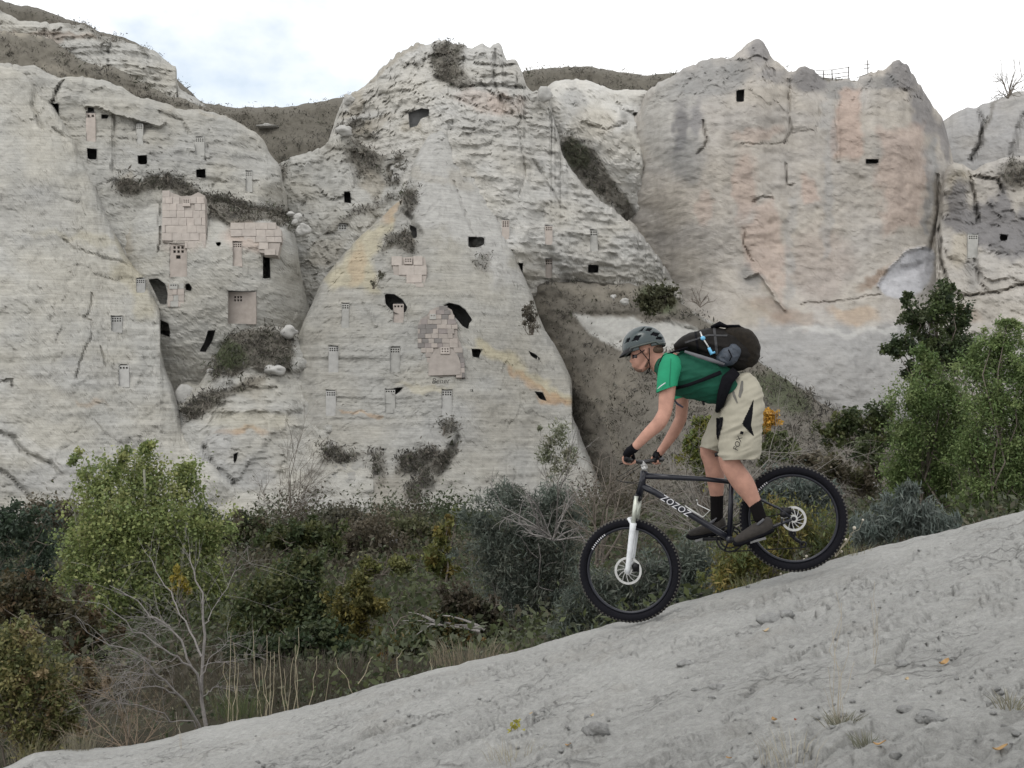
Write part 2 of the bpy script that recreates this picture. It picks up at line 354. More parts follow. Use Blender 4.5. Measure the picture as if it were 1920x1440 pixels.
        if flute: d = d+flute*fbm(wx/1.6, wz/14, 0, 4, seed+60)
        for pts, wd, dep in cracks:
            dd, _, _ = segdist(X+3*fbm(X/12, Y/12, 0, 2, seed+70), Y+3*fbm(X/12+5, Y/12, 0, 2, seed+71), pts)
            d = d+dep*.75*np.exp(-(dd/max(1.9, wd*.6))**2)
        return d
    E = np.maximum(0, (Y-ty[:, None]))*cs
    D = depth(X, Y, E)
    W = P(X, Y, D)
    colr = np.empty(X.shape+(3,)); colr[:] = base
    big = fbm(X/120, Y/120, 0, 3, seed+80)[..., None]; colr *= 1+.10*big; wm = np.clip(.5+1.1*fbm(X/70+3, Y/45, 0, 3, seed+83), 0, 1)[..., None]; colr *= 1+(np.array((.025, .0, -.05))*wm if not scrub else 0)
    if streak: colr *= 1+streak*(fbm(X/9, Y/230, 0, 3, seed+85)+.5*fbm(X/30, Y/300, 0, 2, seed+86))[..., None]
    sw = np.full(X.shape, float(scrub))
    for i, e in enumerate(paints):
        m, c, a = paint_mask(X, Y, e, seed+100+i*7); m = m*a
        colr = colr*(1-m[..., None])+np.asarray(c)*m[..., None]
        if c is SCRUB or c is GREENISH: sw = np.maximum(sw, m)
        else: sw = sw*(1-m)
    # rows running over the top to the back so that the mass has real depth
    rows = []; top = W[:, 0]
    for kx, (bk, dn) in enumerate(((.25, .05), (.5, .25), (1, .8))):
        t = top.copy(); t[:, 1] += back*bk; t[:, 2] -= dn*back*.18; t[:, 0] *= 1+back*bk/80; rows.append(t)
    bkp = top.copy(); bkp[:, 1] += back*1.1; bkp[:, 2] = W[:, -1, 2]; rows.append(bkp)
    allW = np.concatenate([np.stack(rows[::-1], 1), W], 1); allC = np.concatenate([np.repeat(colr[:, :1], 4, 1), colr], 1)
    R_ = allW.shape[1]; ii = np.arange(nc-1)[:, None]*R_; jj = np.arange(R_-1)[None]
    q = np.stack([ii+jj, ii+jj+1, ii+R_+jj+1, ii+R_+jj], -1)
    keep = np.ones((nc-1, R_-1), bool); keep[:, 4:] = ~kill
    me = npmesh(name, allW.reshape(-1, 3), q[keep], allC.reshape(-1, 3), mat is M_SOIL)
    o = link(name, me, mat or M_ROCK); setp(o, kind='structure')
    pos = W[:-1, :-1].reshape(-1, 3); SCRUB_PTS.append((pos, (sw[:-1, :-1]*(~kill)).reshape(-1), colr[:-1, :-1].reshape(-1, 3), f'{name}'))
    def dep(px, py):
        dd = (X-px)**2+(Y-py)**2; i = np.unravel_index(np.argmin(dd), dd.shape); return float(D[i])
    FORM[name] = (o, dep)
    for c in cuts: recess(o, dep, c)
    return o
def densify(poly, step=5):
    o = []
    for a, b in zip(poly, list(poly[1:])+[poly[0]]):
        n = max(1, int(math.hypot(b[0]-a[0], b[1]-a[1])/step))
        for i in range(n): o.append((a[0]+(b[0]-a[0])*i/n, a[1]+(b[1]-a[1])*i/n))
    return o
def recess(parent, dep, c):
    poly = np.array(densify([tuple(p) for p in c['poly']])); ce = poly.mean(0)
    big = ce+(poly-ce)*1.03+np.sign(poly-ce)*.5
    d0 = np.array([dep(x, y) for x, y in poly]); dm = d0.mean(); D = c.get('deep', 3.5); wid = c.get('wide', 1.25)
    r0 = P(big[:, 0], big[:, 1], d0-.02); 
    n = len(poly); rings = [r0]
    for t in (.12, .5, 1.0):
        s_ = 1+(wid-1)*min(1, t*2.2); q = ce+(big-ce)*s_
        rr = P(q[:, 0], q[:, 1], d0*(1-t*t)+dm*t*t+D*t); rings.append(rr)
    vv = np.concatenate(rings+[rings[-1].mean(0)[None]]); j = np.arange(n); k = (j+1) % n; qs = []
    for i in range(len(rings)-1): qs.append(np.stack([i*n+j, i*n+k, (i+1)*n+k, (i+1)*n+j], -1))
    L_ = (len(rings)-1)*n; t = np.stack([L_+j, L_+k, np.full(n, len(vv)-1)], -1)
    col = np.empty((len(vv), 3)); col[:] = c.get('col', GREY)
    me = npmesh(c.get('name', 'cave_opening'), vv, [np.concatenate(qs), t], col, False)
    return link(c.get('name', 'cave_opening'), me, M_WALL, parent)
def R4(x0, y0, x1, y1, j=1.2):
    r = lambda: random.uniform(-j, j)
    return [(x0+r(), y0+r()), (x1+r(), y0+r()), (x1+r(), y1+r()), (x0+r(), y1+r())]
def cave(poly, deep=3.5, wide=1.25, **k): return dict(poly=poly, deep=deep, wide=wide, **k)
def win(x0, y0, x1, y1, deep=3.0, wide=1.3): return dict(poly=R4(x0, y0, x1, y1), deep=deep, wide=wide, name='window_opening')
# dovecote panels: (formation, x0,y0,x1,y1, columns, rows, colour, label)
PANELS = [
 ('cliff_left', 365, 258, 383, 292, 4, 2, CREAM, 'dovecote panel with eight holes high on the upper left cliff, between two ledges'),
 ('cliff_left', 256, 232, 268, 272, 3, 3, CREAM, 'narrow weathered dovecote panel under the overhang on the upper left cliff'),
 ('cliff_left', 460, 322, 473, 360, 3, 2, CREAM, 'dovecote panel nearest the right end of the upper left cliff'),
 ('cliff_left', 161, 212, 179, 266, 2, 1, PINK, 'tall pink plastered niche panel, highest one on the upper left cliff'),
 ('cliff_terrace', 436, 455, 454, 500, 4, 2, PINK, 'small pink dovecote panel left of the tall dark doorway slit'),
 ('cliff_terrace', 427, 547, 480, 608, 3, 2, PINK, 'wide pale dovecote panel above the green mound'),
 ('cliff_terrace', 318, 458, 351, 520, 3, 2, PINK, 'pink dovecote panel with a dark window, below the block wall'),
 ('buttress_left', 208, 594, 229, 624, 4, 2, GREY, 'small tilted dovecote panel in a niche of the smooth left buttress'),
 ('buttress_left', 222, 685, 242, 726, 3, 1, PALE, 'white dovecote panel with three holes, lowest on the left buttress'),
 ('buttress_left', 255, 523, 272, 550, 4, 2, GREY, 'grey dovecote panel beside the big cave at the edge of the left buttress'),
 ('cliff_flank', 634, 420, 650, 434, 3, 2, GREY, 'small grey dovecote panel in the shaded gully wall'),
 ('cone_centre', 616, 650, 635, 699, 4, 2, PALE, 'white dovecote panel in the middle of the left column on the central cone'),
 ('cone_centre', 611, 733, 630, 781, 4, 2, PALE, 'white dovecote panel, lowest in the left column on the central cone'),
 ('cone_centre', 640, 570, 655, 616, 3, 2, CREAM, 'dovecote panel, topmost in the left column on the central cone'),
 ('cone_centre', 731, 652, 750, 698, 4, 2, CREAM, 'dovecote panel with large holes left of the arched pink facade'),
 ('cone_centre', 828, 732, 848, 783, 4, 2, PALE, 'long white dovecote panel below the painted letters on the cone'),
 ('cone_centre', 722, 731, 741, 780, 4, 1, CREAM, 'dovecote panel above a square black window low on the central cone'),
 ('cone_centre', 737, 570, 757, 606, 3, 1, PINK, 'crumbling dovecote panel standing inside a dark cave mouth'),
 ('peak_centre', 941, 413, 955, 450, 3, 3, PINK, 'pink dovecote panel, leftmost of the upper row on the central wall'),
 ('peak_centre', 1022, 424, 1036, 460, 3, 2, PINK, 'pink dovecote panel in the middle of the upper row on the central wall'),
 ('peak_centre', 1106, 432, 1121, 472, 3, 2, CREAM, 'dovecote panel, rightmost of the upper row on the central wall'),
 ('peak_centre', 1022, 486, 1036, 522, 3, 2, PINK, 'pale pink dovecote panel in the lower row left of the square black opening'),
 ('cliff_right', 1815, 440, 1834, 484, 4, 2, CREAM, 'dovecote panel among dark streaks on the far right rock'),
]
def panel_cuts(fname):
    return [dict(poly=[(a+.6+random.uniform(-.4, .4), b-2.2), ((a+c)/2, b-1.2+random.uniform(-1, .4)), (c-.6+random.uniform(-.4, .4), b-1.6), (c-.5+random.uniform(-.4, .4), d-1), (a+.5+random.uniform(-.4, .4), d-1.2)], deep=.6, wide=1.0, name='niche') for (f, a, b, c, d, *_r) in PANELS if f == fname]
# --- far scrub hills
formation('hill_far_left', [(-120,-40),(-40,-8),(0,2),(60,12),(130,35),(200,62),(260,82),(300,102),(335,150),(375,192),(450,202),(540,199),(600,192),(650,180),(700,168),(780,160)], 460,
  [(0,0,104),(300,150,100),(700,180,100),(0,400,88),(700,400,84)], SCRUB, step=6, rough=1.6, amp=(1.2,.5,.15), strata=0, mat=M_SOIL, scrub=1, round_d=6, back=40, seed=11)
formation('hill_far_right', [(940,150),(980,134),(1010,130),(1060,126),(1100,126),(1150,133),(1210,141),(1260,138),(1300,126),(1345,112),(1400,120),(1560,150),(1620,152)], 260,
  [(960,130,98),(1300,130,98),(960,260,88),(1400,260,88)], SCRUB, step=6, rough=1.6, amp=(.8,.4,.15), strata=0, mat=M_SOIL, scrub=1, round_d=5, back=40, seed=12)
# --- upper left ledges
formation('ledge_upper_left', [(-120,-10),(-40,10),(0,22),(40,36),(80,42),(125,44),(150,46),(176,54),(182,66),(205,72),(240,79),(280,92),(308,108),(318,118),(331,121),(333,132),(330,150),(337,168),(360,180),(380,195),(400,215)], 330,
  [(-100,30,88),(0,60,85),(180,60,84),(330,130,86),(200,130,83),(0,300,80),(400,300,82)], CREAM*.97, step=4.2, rough=2.2, amp=(.7,.35,.15), strata=.35, round_d=3,
  paints=[('l',[(-60,10),(60,22),(140,45),(220,70),(300,98)],9,SCRUB,.55),('l',[(20,66),(180,72)],7,BROWN,.45)], cracks=[([(205,75),(203,130)],3,.8),([(105,45),(100,75)],3,.5)], seed=13, block=(.35, 2.2))
formation('scrub_slope_upper_left', [(-120,20),(-60,38),(0,58),(50,64),(95,72),(120,86),(150,112),(195,126),(215,122),(240,140),(275,160),(320,180),(360,192),(400,204),(440,225),(470,240)], 330,
  [(-100,60,82),(400,200,82),(-100,300,72),(200,300,74),(460,300,76)], SCRUB*1.25, paints=[('e',20,60,50,12,8,TAN,.8),('e',130,140,60,10,18,TAN,.35)], step=5, rough=2.2, amp=(.6,.4,.2), strata=0, mat=M_SOIL, scrub=.75, round_d=3, seed=14)
# --- left cliff, upper tier
formation('cliff_left', [(-120,105),(-40,112),(10,119),(50,126),(64,122),(95,140),(110,146),(125,141),(165,145),(190,150),(232,166),(258,184),(285,186),(306,192),(335,204),(372,204),(405,212),(440,226),(468,240),(486,252),(500,268),(503,285),(516,303),(527,312),(530,345),(538,362),(540,400),(549,440),(556,520),(560,560)], 620,
  [(-60,130,70),(60,140,69),(150,180,69.5),(280,200,70.5),(400,220,71.5),(500,280,73),(540,400,74.5),(150,300,67.2),(300,300,68),(400,320,68.5),(500,340,69.5),(200,420,66),(400,420,67.5),(520,420,69),(400,600,66),(0,500,66)], CREAM*.90,
  paints=[('e',350,290,150,16,4,GREY,.35),('e',470,300,40,40,0,CREAM*.9,.5),('l',[(330,204),(420,216),(480,246)],5,TAN,.4),('e',240,340,14,22,0,TAN,.5),('l',[(232,350),(300,345),(400,378),(470,392),(540,410)],13,SCRUB,.9)],
  cuts=[win(92,195,110,221,2.5),win(369,318,386,333),win(258,291,275,309),win(164,279,182,299),win(165,203,177,218,1.2),win(190,215,203,222,1.2)]+panel_cuts('cliff_left'),
  cracks=[([(120,150),(105,172),(98,195)],4,.9),([(195,205),(300,236),(308,228)],5,-1.1),([(160,198),(195,200)],4,-.8),([(215,215),(212,320)],6,.45),([(300,210),(340,226),(355,250)],5,.4),([(388,270),(386,300)],2.5,.35)], step=3.6, rough=1.6, amp=(.7,.2,.06), strata=.11, seed=15, back=20, block=(.16, 2.4), gully=.22)
# --- gully wall / flank of the centre peak
formation('cliff_flank', [(470,360),(505,320),(530,306),(560,290),(590,282),(612,268),(632,252),(655,250),(672,262),(690,280),(720,290),(750,282),(775,300),(790,330)], 720,
  [(480,350,78),(530,340,76.5),(640,270,77),(650,370,74.5),(740,300,76.8),(560,500,74),(600,560,73),(650,470,72.5),(700,420,73),(760,380,75),(600,700,71),(780,600,74)], CREAM*.95,
  paints=[('e',690,285,36,50,20,SCRUB,.8),('e',735,260,30,12,-30,SCRUB,.8),('e',745,310,14,45,25,SCRUB,.8),('e',700,345,28,24,0,TAN,.65),('l',[(620,275),(665,290),(680,330)],7,SCRUB,.7),('l',[(610,440),(660,400),(730,375)],8,SCRUB,.5),('e',530,325,22,14,-30,SCRUB,.7),('e',610,470,40,20,-20,TAN,.4)],
  cuts=[win(645,359,658,380)]+panel_cuts('cliff_flank'), step=3.8, rough=2, amp=(.7,.35,.12), strata=.10, seed=16, block=(.25, 1.8), gully=.35, grit=.05)
# --- centre peak and right-hand wall of dovecotes
formation('peak_centre', [(575,330),(610,275),(632,215),(642,188),(655,180),(690,152),(715,128),(742,106),(770,90),(800,80),(822,78),(850,84),(872,82),(890,88),(905,84),(922,90),(930,80),(938,76),(944,92),(948,110),(962,108),(972,116),(976,132),(984,150),(986,160),(1000,172),(1012,168),(1028,172),(1035,190),(1033,205),(1040,235),(1050,262),(1052,290),(1070,320),(1100,352),(1140,385),(1170,405),(1200,430),(1225,470),(1250,505),(1290,570),(1330,640)], 680,
  [(620,220,84),(700,160,82),(800,90,82),(930,90,79),(1030,180,77.5),(1050,290,75.5),(1150,400,73.6),(1250,510,72),(780,180,79.5),(740,230,80),(850,180,76.5),(900,230,74),(960,300,73),(840,260,73.5),(1000,400,71.5),(950,470,68),(1030,480,70.5),(1110,480,71.5),(1180,470,71.6),(1000,540,70.5),(1150,540,72),(800,330,74),(1000,650,75),(1120,620,75)], WHITE*.86,
  paints=[('l',[(660,178),(720,125),(790,84)],7,TAN,.7),('e',835,118,26,34,10,SCRUB,.85),('e',860,146,34,20,30,SCRUB,.7),('e',850,90,26,8,0,SCRUB,.6),('e',900,190,46,18,14,PINK,.35),('e',950,200,40,20,14,PINK,.3),('e',670,245,40,18,-30,SCRUB,.8),('e',660,205,26,12,-30,TAN,.7),('e',700,235,40,14,-20,TAN,.6),('e',770,235,20,12,0,TAN,.6),('e',990,390,22,30,0,CREAM,.4),('e',880,330,40,12,30,TAN,.3),('e',1010,520,60,10,0,TAN,.4)],
  cuts=[cave([(766,212),(790,203),(805,205),(804,217),(790,222),(782,236),(768,240)],1.6,1.1),win(970,494,980,512,2),win(1103,496,1121,512,3)]+panel_cuts('peak_centre'),
  cracks=[([(820,145),(860,165),(905,160),(985,165)],6,.9),([(890,120),(935,125),(975,120)],5,.8),([(870,110),(865,140)],5,.6),([(930,95),(925,150),(940,190)],5,.7),([(850,180),(900,205),(960,215)],6,.6),([(975,250),(985,330),(970,370)],4,.4),([(1000,300),(1050,380)],4,.4),([(905,145),(960,140)],5,.5)], step=3.4, rough=3.6, amp=(.8,.4,.22), strata=.12, seed=17, back=22, block=(.42, 2.2), block_to=270, gully=.45, grit=.06)
# --- white dome between peak and the big wall
formation('dome_right', [(985,220),(1010,186),(1022,165),(1036,152),(1055,148),(1085,150),(1105,150),(1130,160),(1150,170),(1178,168),(1207,168),(1240,178),(1275,200),(1300,240)], 620,
  [(1000,200,80),(1060,155,80),(1150,175,79),(1250,190,79),(1080,220,76.5),(1150,250,76),(1175,300,75),(1215,260,78),(1100,330,79),(1180,420,78),(1250,520,77.5),(1150,600,79)], WHITE*.97,
  paints=[('e',1075,195,20,30,0,GREY,.55),('e',1110,230,40,30,0,TAN,.35),('e',1140,260,50,20,0,TAN,.3),('p',[(1052,262),(1075,255),(1105,268),(1135,310),(1160,350),(1195,400),(1225,440),(1215,450),(1165,400),(1130,370),(1085,350),(1060,300)],10,SCRUB,.85),('e',1080,290,28,22,30,GREENISH,.6),('e',1165,230,10,16,0,DARK,.3)],
  cracks=[([(1190,215),(1208,250),(1211,300),(1209,350),(1214,400),(1235,440)],5,1.8),([(1090,232),(1140,245),(1175,228)],4,.5),([(1150,175),(1165,205),(1195,215)],4,.5)], step=4.0, rough=1.6, amp=(.6,.3,.15), strata=.03, mat=M_WALL, seed=18, block=(.22, 2.2), gully=.25)
# --- big pink wall
formation('wall_right', [(1170,235),(1200,205),(1212,172),(1235,152),(1262,138),(1300,120),(1330,108),(1356,106),(1368,108),(1384,94),(1400,82),(1414,73),(1426,70),(1434,78),(1440,92),(1445,108),(1455,116),(1470,124),(1474,136),(1490,132),(1508,123),(1520,130),(1540,146),(1556,152),(1578,146),(1600,150),(1625,136),(1650,130),(1668,118),(1690,114),(1702,122),(1715,145),(1730,165),(1752,200),(1768,224),(1775,250),(1785,290),(1798,330),(1810,400),(1815,460)], [(1150,700),(1350,780),(1500,850),(1820,850)],
  [(1180,230,79),(1210,300,77),(1225,400,77),(1245,470,76.5),(1200,600,79),(1300,130,76),(1420,80,76),(1550,150,75),(1690,120,75),(1770,240,77),(1250,250,74),(1300,300,72.6),(1250,380,74.5),(1300,420,72),(1400,200,71.5),(1450,150,72.5),(1500,250,72.5),(1560,200,72),(1650,250,71.3),(1720,260,72),(1770,330,74),(1350,420,70.5),(1500,420,70),(1650,420,70),(1750,430,72.5),(1290,480,73),(1300,560,73.5),(1400,520,70),(1500,560,69),(1650,560,68.3),(1420,620,66),(1600,640,65),(1500,740,63),(1700,760,63),(1350,680,64),(1820,500,74)], np.array((.362,.342,.318)),
  paints=[('e',1260,230,60,90,0,WHITE*.72,.7),('e',1330,150,70,40,-10,GREY*.95,.7),('e',1275,240,15,52,6,DARK*1.2,.8),('e',1305,225,12,34,5,DARK*1.6,.7),('e',1290,300,34,46,0,GREY*.75,.6),('e',1430,100,24,30,0,DARK*1.5,.7),('e',1390,130,30,22,0,GREY*.65,.6),('e',1450,140,30,14,0,DARK*1.5,.6),('e',1515,150,38,24,0,DARK*1.25,.8),('e',1690,140,30,32,0,DARK*1.4,.75),('e',1650,150,30,14,0,GREY*.7,.6),('e',1732,205,22,56,-20,DARK*1.6,.75),('e',1768,270,12,40,-10,DARK*1.5,.7),('e',1575,168,30,10,0,GREY*.7,.6),
   ('p',[(1572,170),(1612,165),(1614,300),(1560,300)],9,PINK*.88,.8),('e',1420,250,45,14,0,PINK*.95,.45),('e',1320,390,14,30,0,PINK*.95,.45),('e',1395,350,20,70,0,PINK*.88,.6),('p',[(1395,420),(1440,370),(1470,440),(1470,560),(1420,520),(1392,470)],14,PINK*.97,.6),('p',[(1505,330),(1532,330),(1535,380),(1505,385)],9,PINK*.95,.7),('p',[(1640,250),(1730,240),(1735,330),(1720,420),(1660,440)],16,PINK*.95,.6),('e',1540,500,60,70,0,np.array((.32,.27,.24)),.5),
   ('l',[(1745,260),(1742,360),(1740,430)],9,GREY,.7),('l',[(1550,200),(1556,420),(1550,480)],10,GREY*1.12,.45),('l',[(1485,370),(1480,560)],9,GREY*1.15,.4),('e',1450,580,50,16,25,BROWN,.45),('e',1640,520,40,10,-38,BROWN*1.1,.7),('e',1600,590,40,14,0,ORA,.4),('e',1410,590,40,24,0,TAN,.4),('e',1490,600,60,16,8,BROWN*1.1,.35),('e',1700,500,34,10,-40,TAN*.8,.6),
   ('p',[(1668,502),(1700,470),(1735,463),(1752,472),(1745,520),(1725,548),(1690,560),(1662,552),(1645,536)],5,np.array((.45,.45,.47)),.95),('p',[(1380,610),(1480,612),(1600,618),(1700,612),(1760,600),(1760,800),(1380,800)],16,GREY*1.08,.8),('l',[(1480,615),(1600,625),(1680,618)],7,WHITE,.5),('e',1410,520,24,16,20,GREY*.7,.5)],
  cuts=[win(1380,168,1395,192,2.2,1.2),win(1624,299,1648,308,2.2,1.2)],
  cracks=[([(1413,378),(1430,370),(1450,373)],2.5,.4),([(1480,150),(1478,200),(1484,250),(1470,270)],4,.35),([(1484,250),(1530,245),(1540,190)],3,.2),([(1392,268),(1440,272),(1478,268)],3,.2),([(1474,310),(1476,350),(1490,345)],3,.4),([(1395,430),(1395,460),(1410,490)],2.5,.35),([(1500,570),(1580,565),(1650,552)],3,.3),([(1645,536),(1662,505),(1700,470),(1735,462)],5,-.5),([(1690,510),(1720,500)],18,.7),([(1320,225),(1325,265),(1310,290)],4,.5),([(1570,160),(1572,300)],6,-.35),([(1758,330),(1762,400),(1745,470)],6,.8),([(1400,520),(1425,510),(1445,545),(1470,580)],5,-.6)], step=3.2, rough=2.8, amp=(.35,.16,.09), strata=.012, flute=.16, mat=M_WALL, seed=19, back=18, block=(.30, 2.0), block_to=190, streak=.10, grit=.016)
# --- far right rocks
formation('cliff_far_right', [(1730,280),(1755,236),(1772,226),(1786,213),(1800,210),(1812,199),(1832,205),(1838,194),(1860,190),(1880,182),(1910,172),(1960,165),(2060,150)], 420,
  [(1760,230,84),(1810,205,84),(1900,180,83),(2050,160,83),(1800,280,81),(1870,250,80.5),(1820,330,80),(1950,250,78),(1950,400,77)], np.array((.33,.325,.32)),
  paints=[('l',[(1870,190),(1850,225),(1838,250)],6,SCRUB,.6),('l',[(1880,182),(1920,170),(1980,165)],4,SCRUB,.6)], cracks=[([(1833,205),(1842,230),(1838,270),(1820,300)],6,1.4),([(1920,215),(1895,290)],8,.8)], step=4.4, rough=1.0, amp=(.5,.2,.08), strata=0, mat=M_WALL, round_d=4, round_w=40, seed=20)
formation('cliff_right', [(1755,420),(1762,380),(1768,330),(1778,308),(1786,303),(1805,305),(1818,318),(1828,320),(1842,308),(1870,300),(1900,292),(1940,290),(1990,285),(2080,280)], 850,
  [(1760,400,73),(1790,320,71),(1900,310,71),(2060,290,69),(1800,420,69),(1850,440,68.5),(1900,460,67.5),(1770,520,69),(1830,560,66),(1950,560,64),(1760,650,65),(1900,700,63)], np.array((.36,.345,.325)),
  paints=[('e',1795,350,20,40,0,TAN*1.15,.8),('e',1850,345,26,30,0,np.array((.33,.31,.285)),.6),('p',[(1772,370),(1815,330),(1825,400),(1880,340),(1900,400),(1920,380),(1960,400),(1960,470),(1880,480),(1780,440),(1770,420)],14,DARK*1.35,.85),('e',1800,470,24,30,0,TAN*1.3,.7),('e',1825,500,16,40,0,GREY*.7,.4),('e',1905,330,24,30,0,SCRUB,.85),('e',1740,560,30,14,-30,BROWN,.6),('e',1800,590,40,12,0,BROWN,.4)],
  cuts=[win(1875,440,1889,452,2)]+panel_cuts('cliff_right'), cracks=[([(1805,305),(1822,340),(1835,420)],5,.9),([(1825,330),(1870,336),(1880,360)],4,.8),([(1780,540),(1810,556),(1880,548),(1925,530)],4,.8),([(1830,490),(1838,530),(1850,545)],7,.5),([(1760,430),(1764,490),(1775,530)],5,.8)], step=4.2, rough=1.4, amp=(.6,.3,.12), strata=.05, flute=.12, mat=M_WALL, seed=22, block=(.2, 2.0), streak=.15)
# --- left terrace with the masonry fronts
formation('cliff_terrace', [(180,470),(200,425),(222,385),(240,358),(262,350),(300,352),(330,344),(360,356),(390,362),(420,376),(460,390),(500,398),(530,410),(548,424),(556,452),(562,500),(575,560),(590,610),(600,640)], 800,
  [(190,460,67.5),(260,355,69),(330,350,69),(400,370,69),(480,398,69),(550,430,69.5),(570,520,70),(260,420,66),(330,400,65.2),(345,440,64.8),(400,430,65.3),(480,440,65),(530,440,65.4),(550,500,66.5),(260,480,65),(330,520,64.3),(450,520,64.3),(520,560,65),(560,600,67),(330,620,63.6),(420,640,64.2),(330,760,64.5),(500,700,66.5),(590,700,69)], CREAM*.96,
  paints=[('l',[(230,355),(300,352),(330,346)],8,SCRUB,.8),('p',[(388,362),(430,372),(520,398),(548,425),(540,436),(500,420),(440,428),(415,420),(395,400)],8,SCRUB,.85),('e',232,440,16,40,-15,TAN,.6),('e',475,450,52,26,5,PINK,.55),('l',[(440,424),(500,418),(530,428)],6,WHITE,.6),('e',345,440,40,30,0,PINK*.95,.3),('e',310,620,26,20,0,WHITE,.3)],
  cuts=[cave([(278,524),(296,522),(310,532),(315,552),(312,572),(300,570),(290,548)],3.5),cave([(288,604),(300,600),(316,606),(319,622),(318,632),(302,626),(288,620)],3),win(494,480,506,522,3.2,1.6),cave([(390,620),(404,619),(398,640),(385,660),(374,659),(384,640)],2),cave([(346,534),(355,531),(360,540),(358,546),(349,544)],1.6),cave([(405,455),(413,454),(415,458),(410,462),(405,459)],1.6)]+panel_cuts('cliff_terrace'),
  cracks=[([(300,352),(300,470)],3,.5),([(388,362),(386,450)],3,.4),([(395,390),(410,410),(432,424)],6,.7)], step=3.6, rough=1.8, amp=(.4,.12,.04), strata=.06, seed=23, block=(.07, 1.6))
# --- gully base between buttress and cone, with the green mound
formation('gully_base', [(280,800),(310,745),(335,722),(352,716),(372,722),(392,690),(410,660),(430,632),(455,617),(490,614),(530,612),(556,622),(575,650),(600,680),(640,720),(700,760)], 1080,
  [(300,760,63),(350,720,63),(450,620,62.6),(550,620,63.8),(620,700,64),(420,690,60.6),(500,680,61),(400,740,60),(480,740,60.2),(360,800,59),(450,800,58.5),(540,800,59.5),(420,900,57),(540,900,57.5),(650,900,57.5),(450,980,54.5),(700,1000,54.5)], CREAM*.92,
  paints=[('p',[(392,700),(412,655),(440,622),(500,612),(548,622),(556,650),(545,700),(500,706),(470,690),(430,708),(400,712)],8,SCRUB,.95),('e',430,665,26,30,-30,GREENISH,.9),('p',[(345,765),(380,735),(420,726),(470,716),(500,702),(480,728),(430,740),(395,775),(350,785)],7,SCRUB,.9),('e',450,805,50,7,3,ORA,.6),('e',470,790,80,20,0,YEL,.3),('e',470,730,30,20,0,TAN,.4),('e',360,700,20,16,0,TAN,.5),('e',395,860,30,60,30,GREY*1.2,.6),('e',460,890,60,30,0,GREY*1.05,.5)],
  cuts=[cave([(440,955),(455,956),(462,968),(440,972)],1.5),cave([(438,852),(446,848),(444,862),(438,872)],1)], cracks=[([(380,840),(400,870),(440,905)],8,.5)], step=4, rough=2, amp=(.5,.25,.12), strata=.16, seed=24, block=(.15, 1.8), gully=.25, grit=.05)
# --- left buttress
formation('buttress_left', [(-140,112),(-60,116),(0,120),(30,126),(52,140),(70,165),(88,186),(104,200),(122,236),(140,262),(152,292),(168,320),(182,352),(196,396),(212,432),(232,470),(252,500),(272,520),(284,545),(296,572),(303,590),(298,604),(292,625),(300,650),(308,690),(322,722),(334,762),(342,800),(358,830),(385,858),(420,892),(470,940),(520,1000)], 1120,
  [(-100,130,70),(0,140,69),(100,210,68),(160,310,66.8),(210,430,65.3),(270,520,63.8),(300,590,62.8),(310,700,61.5),(340,790,60),(420,890,56),(0,300,66),(100,330,65.2),(80,450,63.5),(180,480,63.6),(0,550,62),(150,600,61.2),(230,620,61.2),(0,700,59.5),(150,740,59.2),(250,740,59.5),(0,830,57.6),(150,830,58),(280,850,58.4),(100,930,56),(300,960,56),(0,900,56.6)], CREAM*.98,
  paints=[('e',245,520,40,22,30,YEL,.5),('e',270,570,22,30,0,YEL,.4),('e',140,445,90,7,5,YEL,.4),('e',235,460,14,40,-28,YEL,.35),('e',60,400,90,60,0,GREY*1.3,.3),('e',150,700,120,24,0,GREY*1.25,.35),('e',170,760,30,5,2,ORA,.3),('e',60,850,80,20,20,WHITE,.4),('e',130,900,120,30,0,GREY*1.15,.5)],
  cuts=panel_cuts('buttress_left'), cracks=[([(172,550),(172,570),(160,598),(172,600),(172,630),(150,680),(144,710)],4,.28),([(190,650),(198,685)],3,.25),([(0,715),(22,714),(22,724)],3,.4),([(0,812),(25,820),(40,845),(95,870),(115,890)],7,.5),([(0,880),(30,905),(60,935)],6,.45),([(70,165),(60,200),(80,240)],8,.5),([(120,450),(135,465),(250,500)],4,.25),([(100,240),(120,255),(140,262)],4,.4)], step=3.8, rough=1.6, amp=(.55,.13,.03), strata=.05, round_d=1.8, round_w=14, seed=25, block=(.10, 2.8), streak=.06, gully=.12)
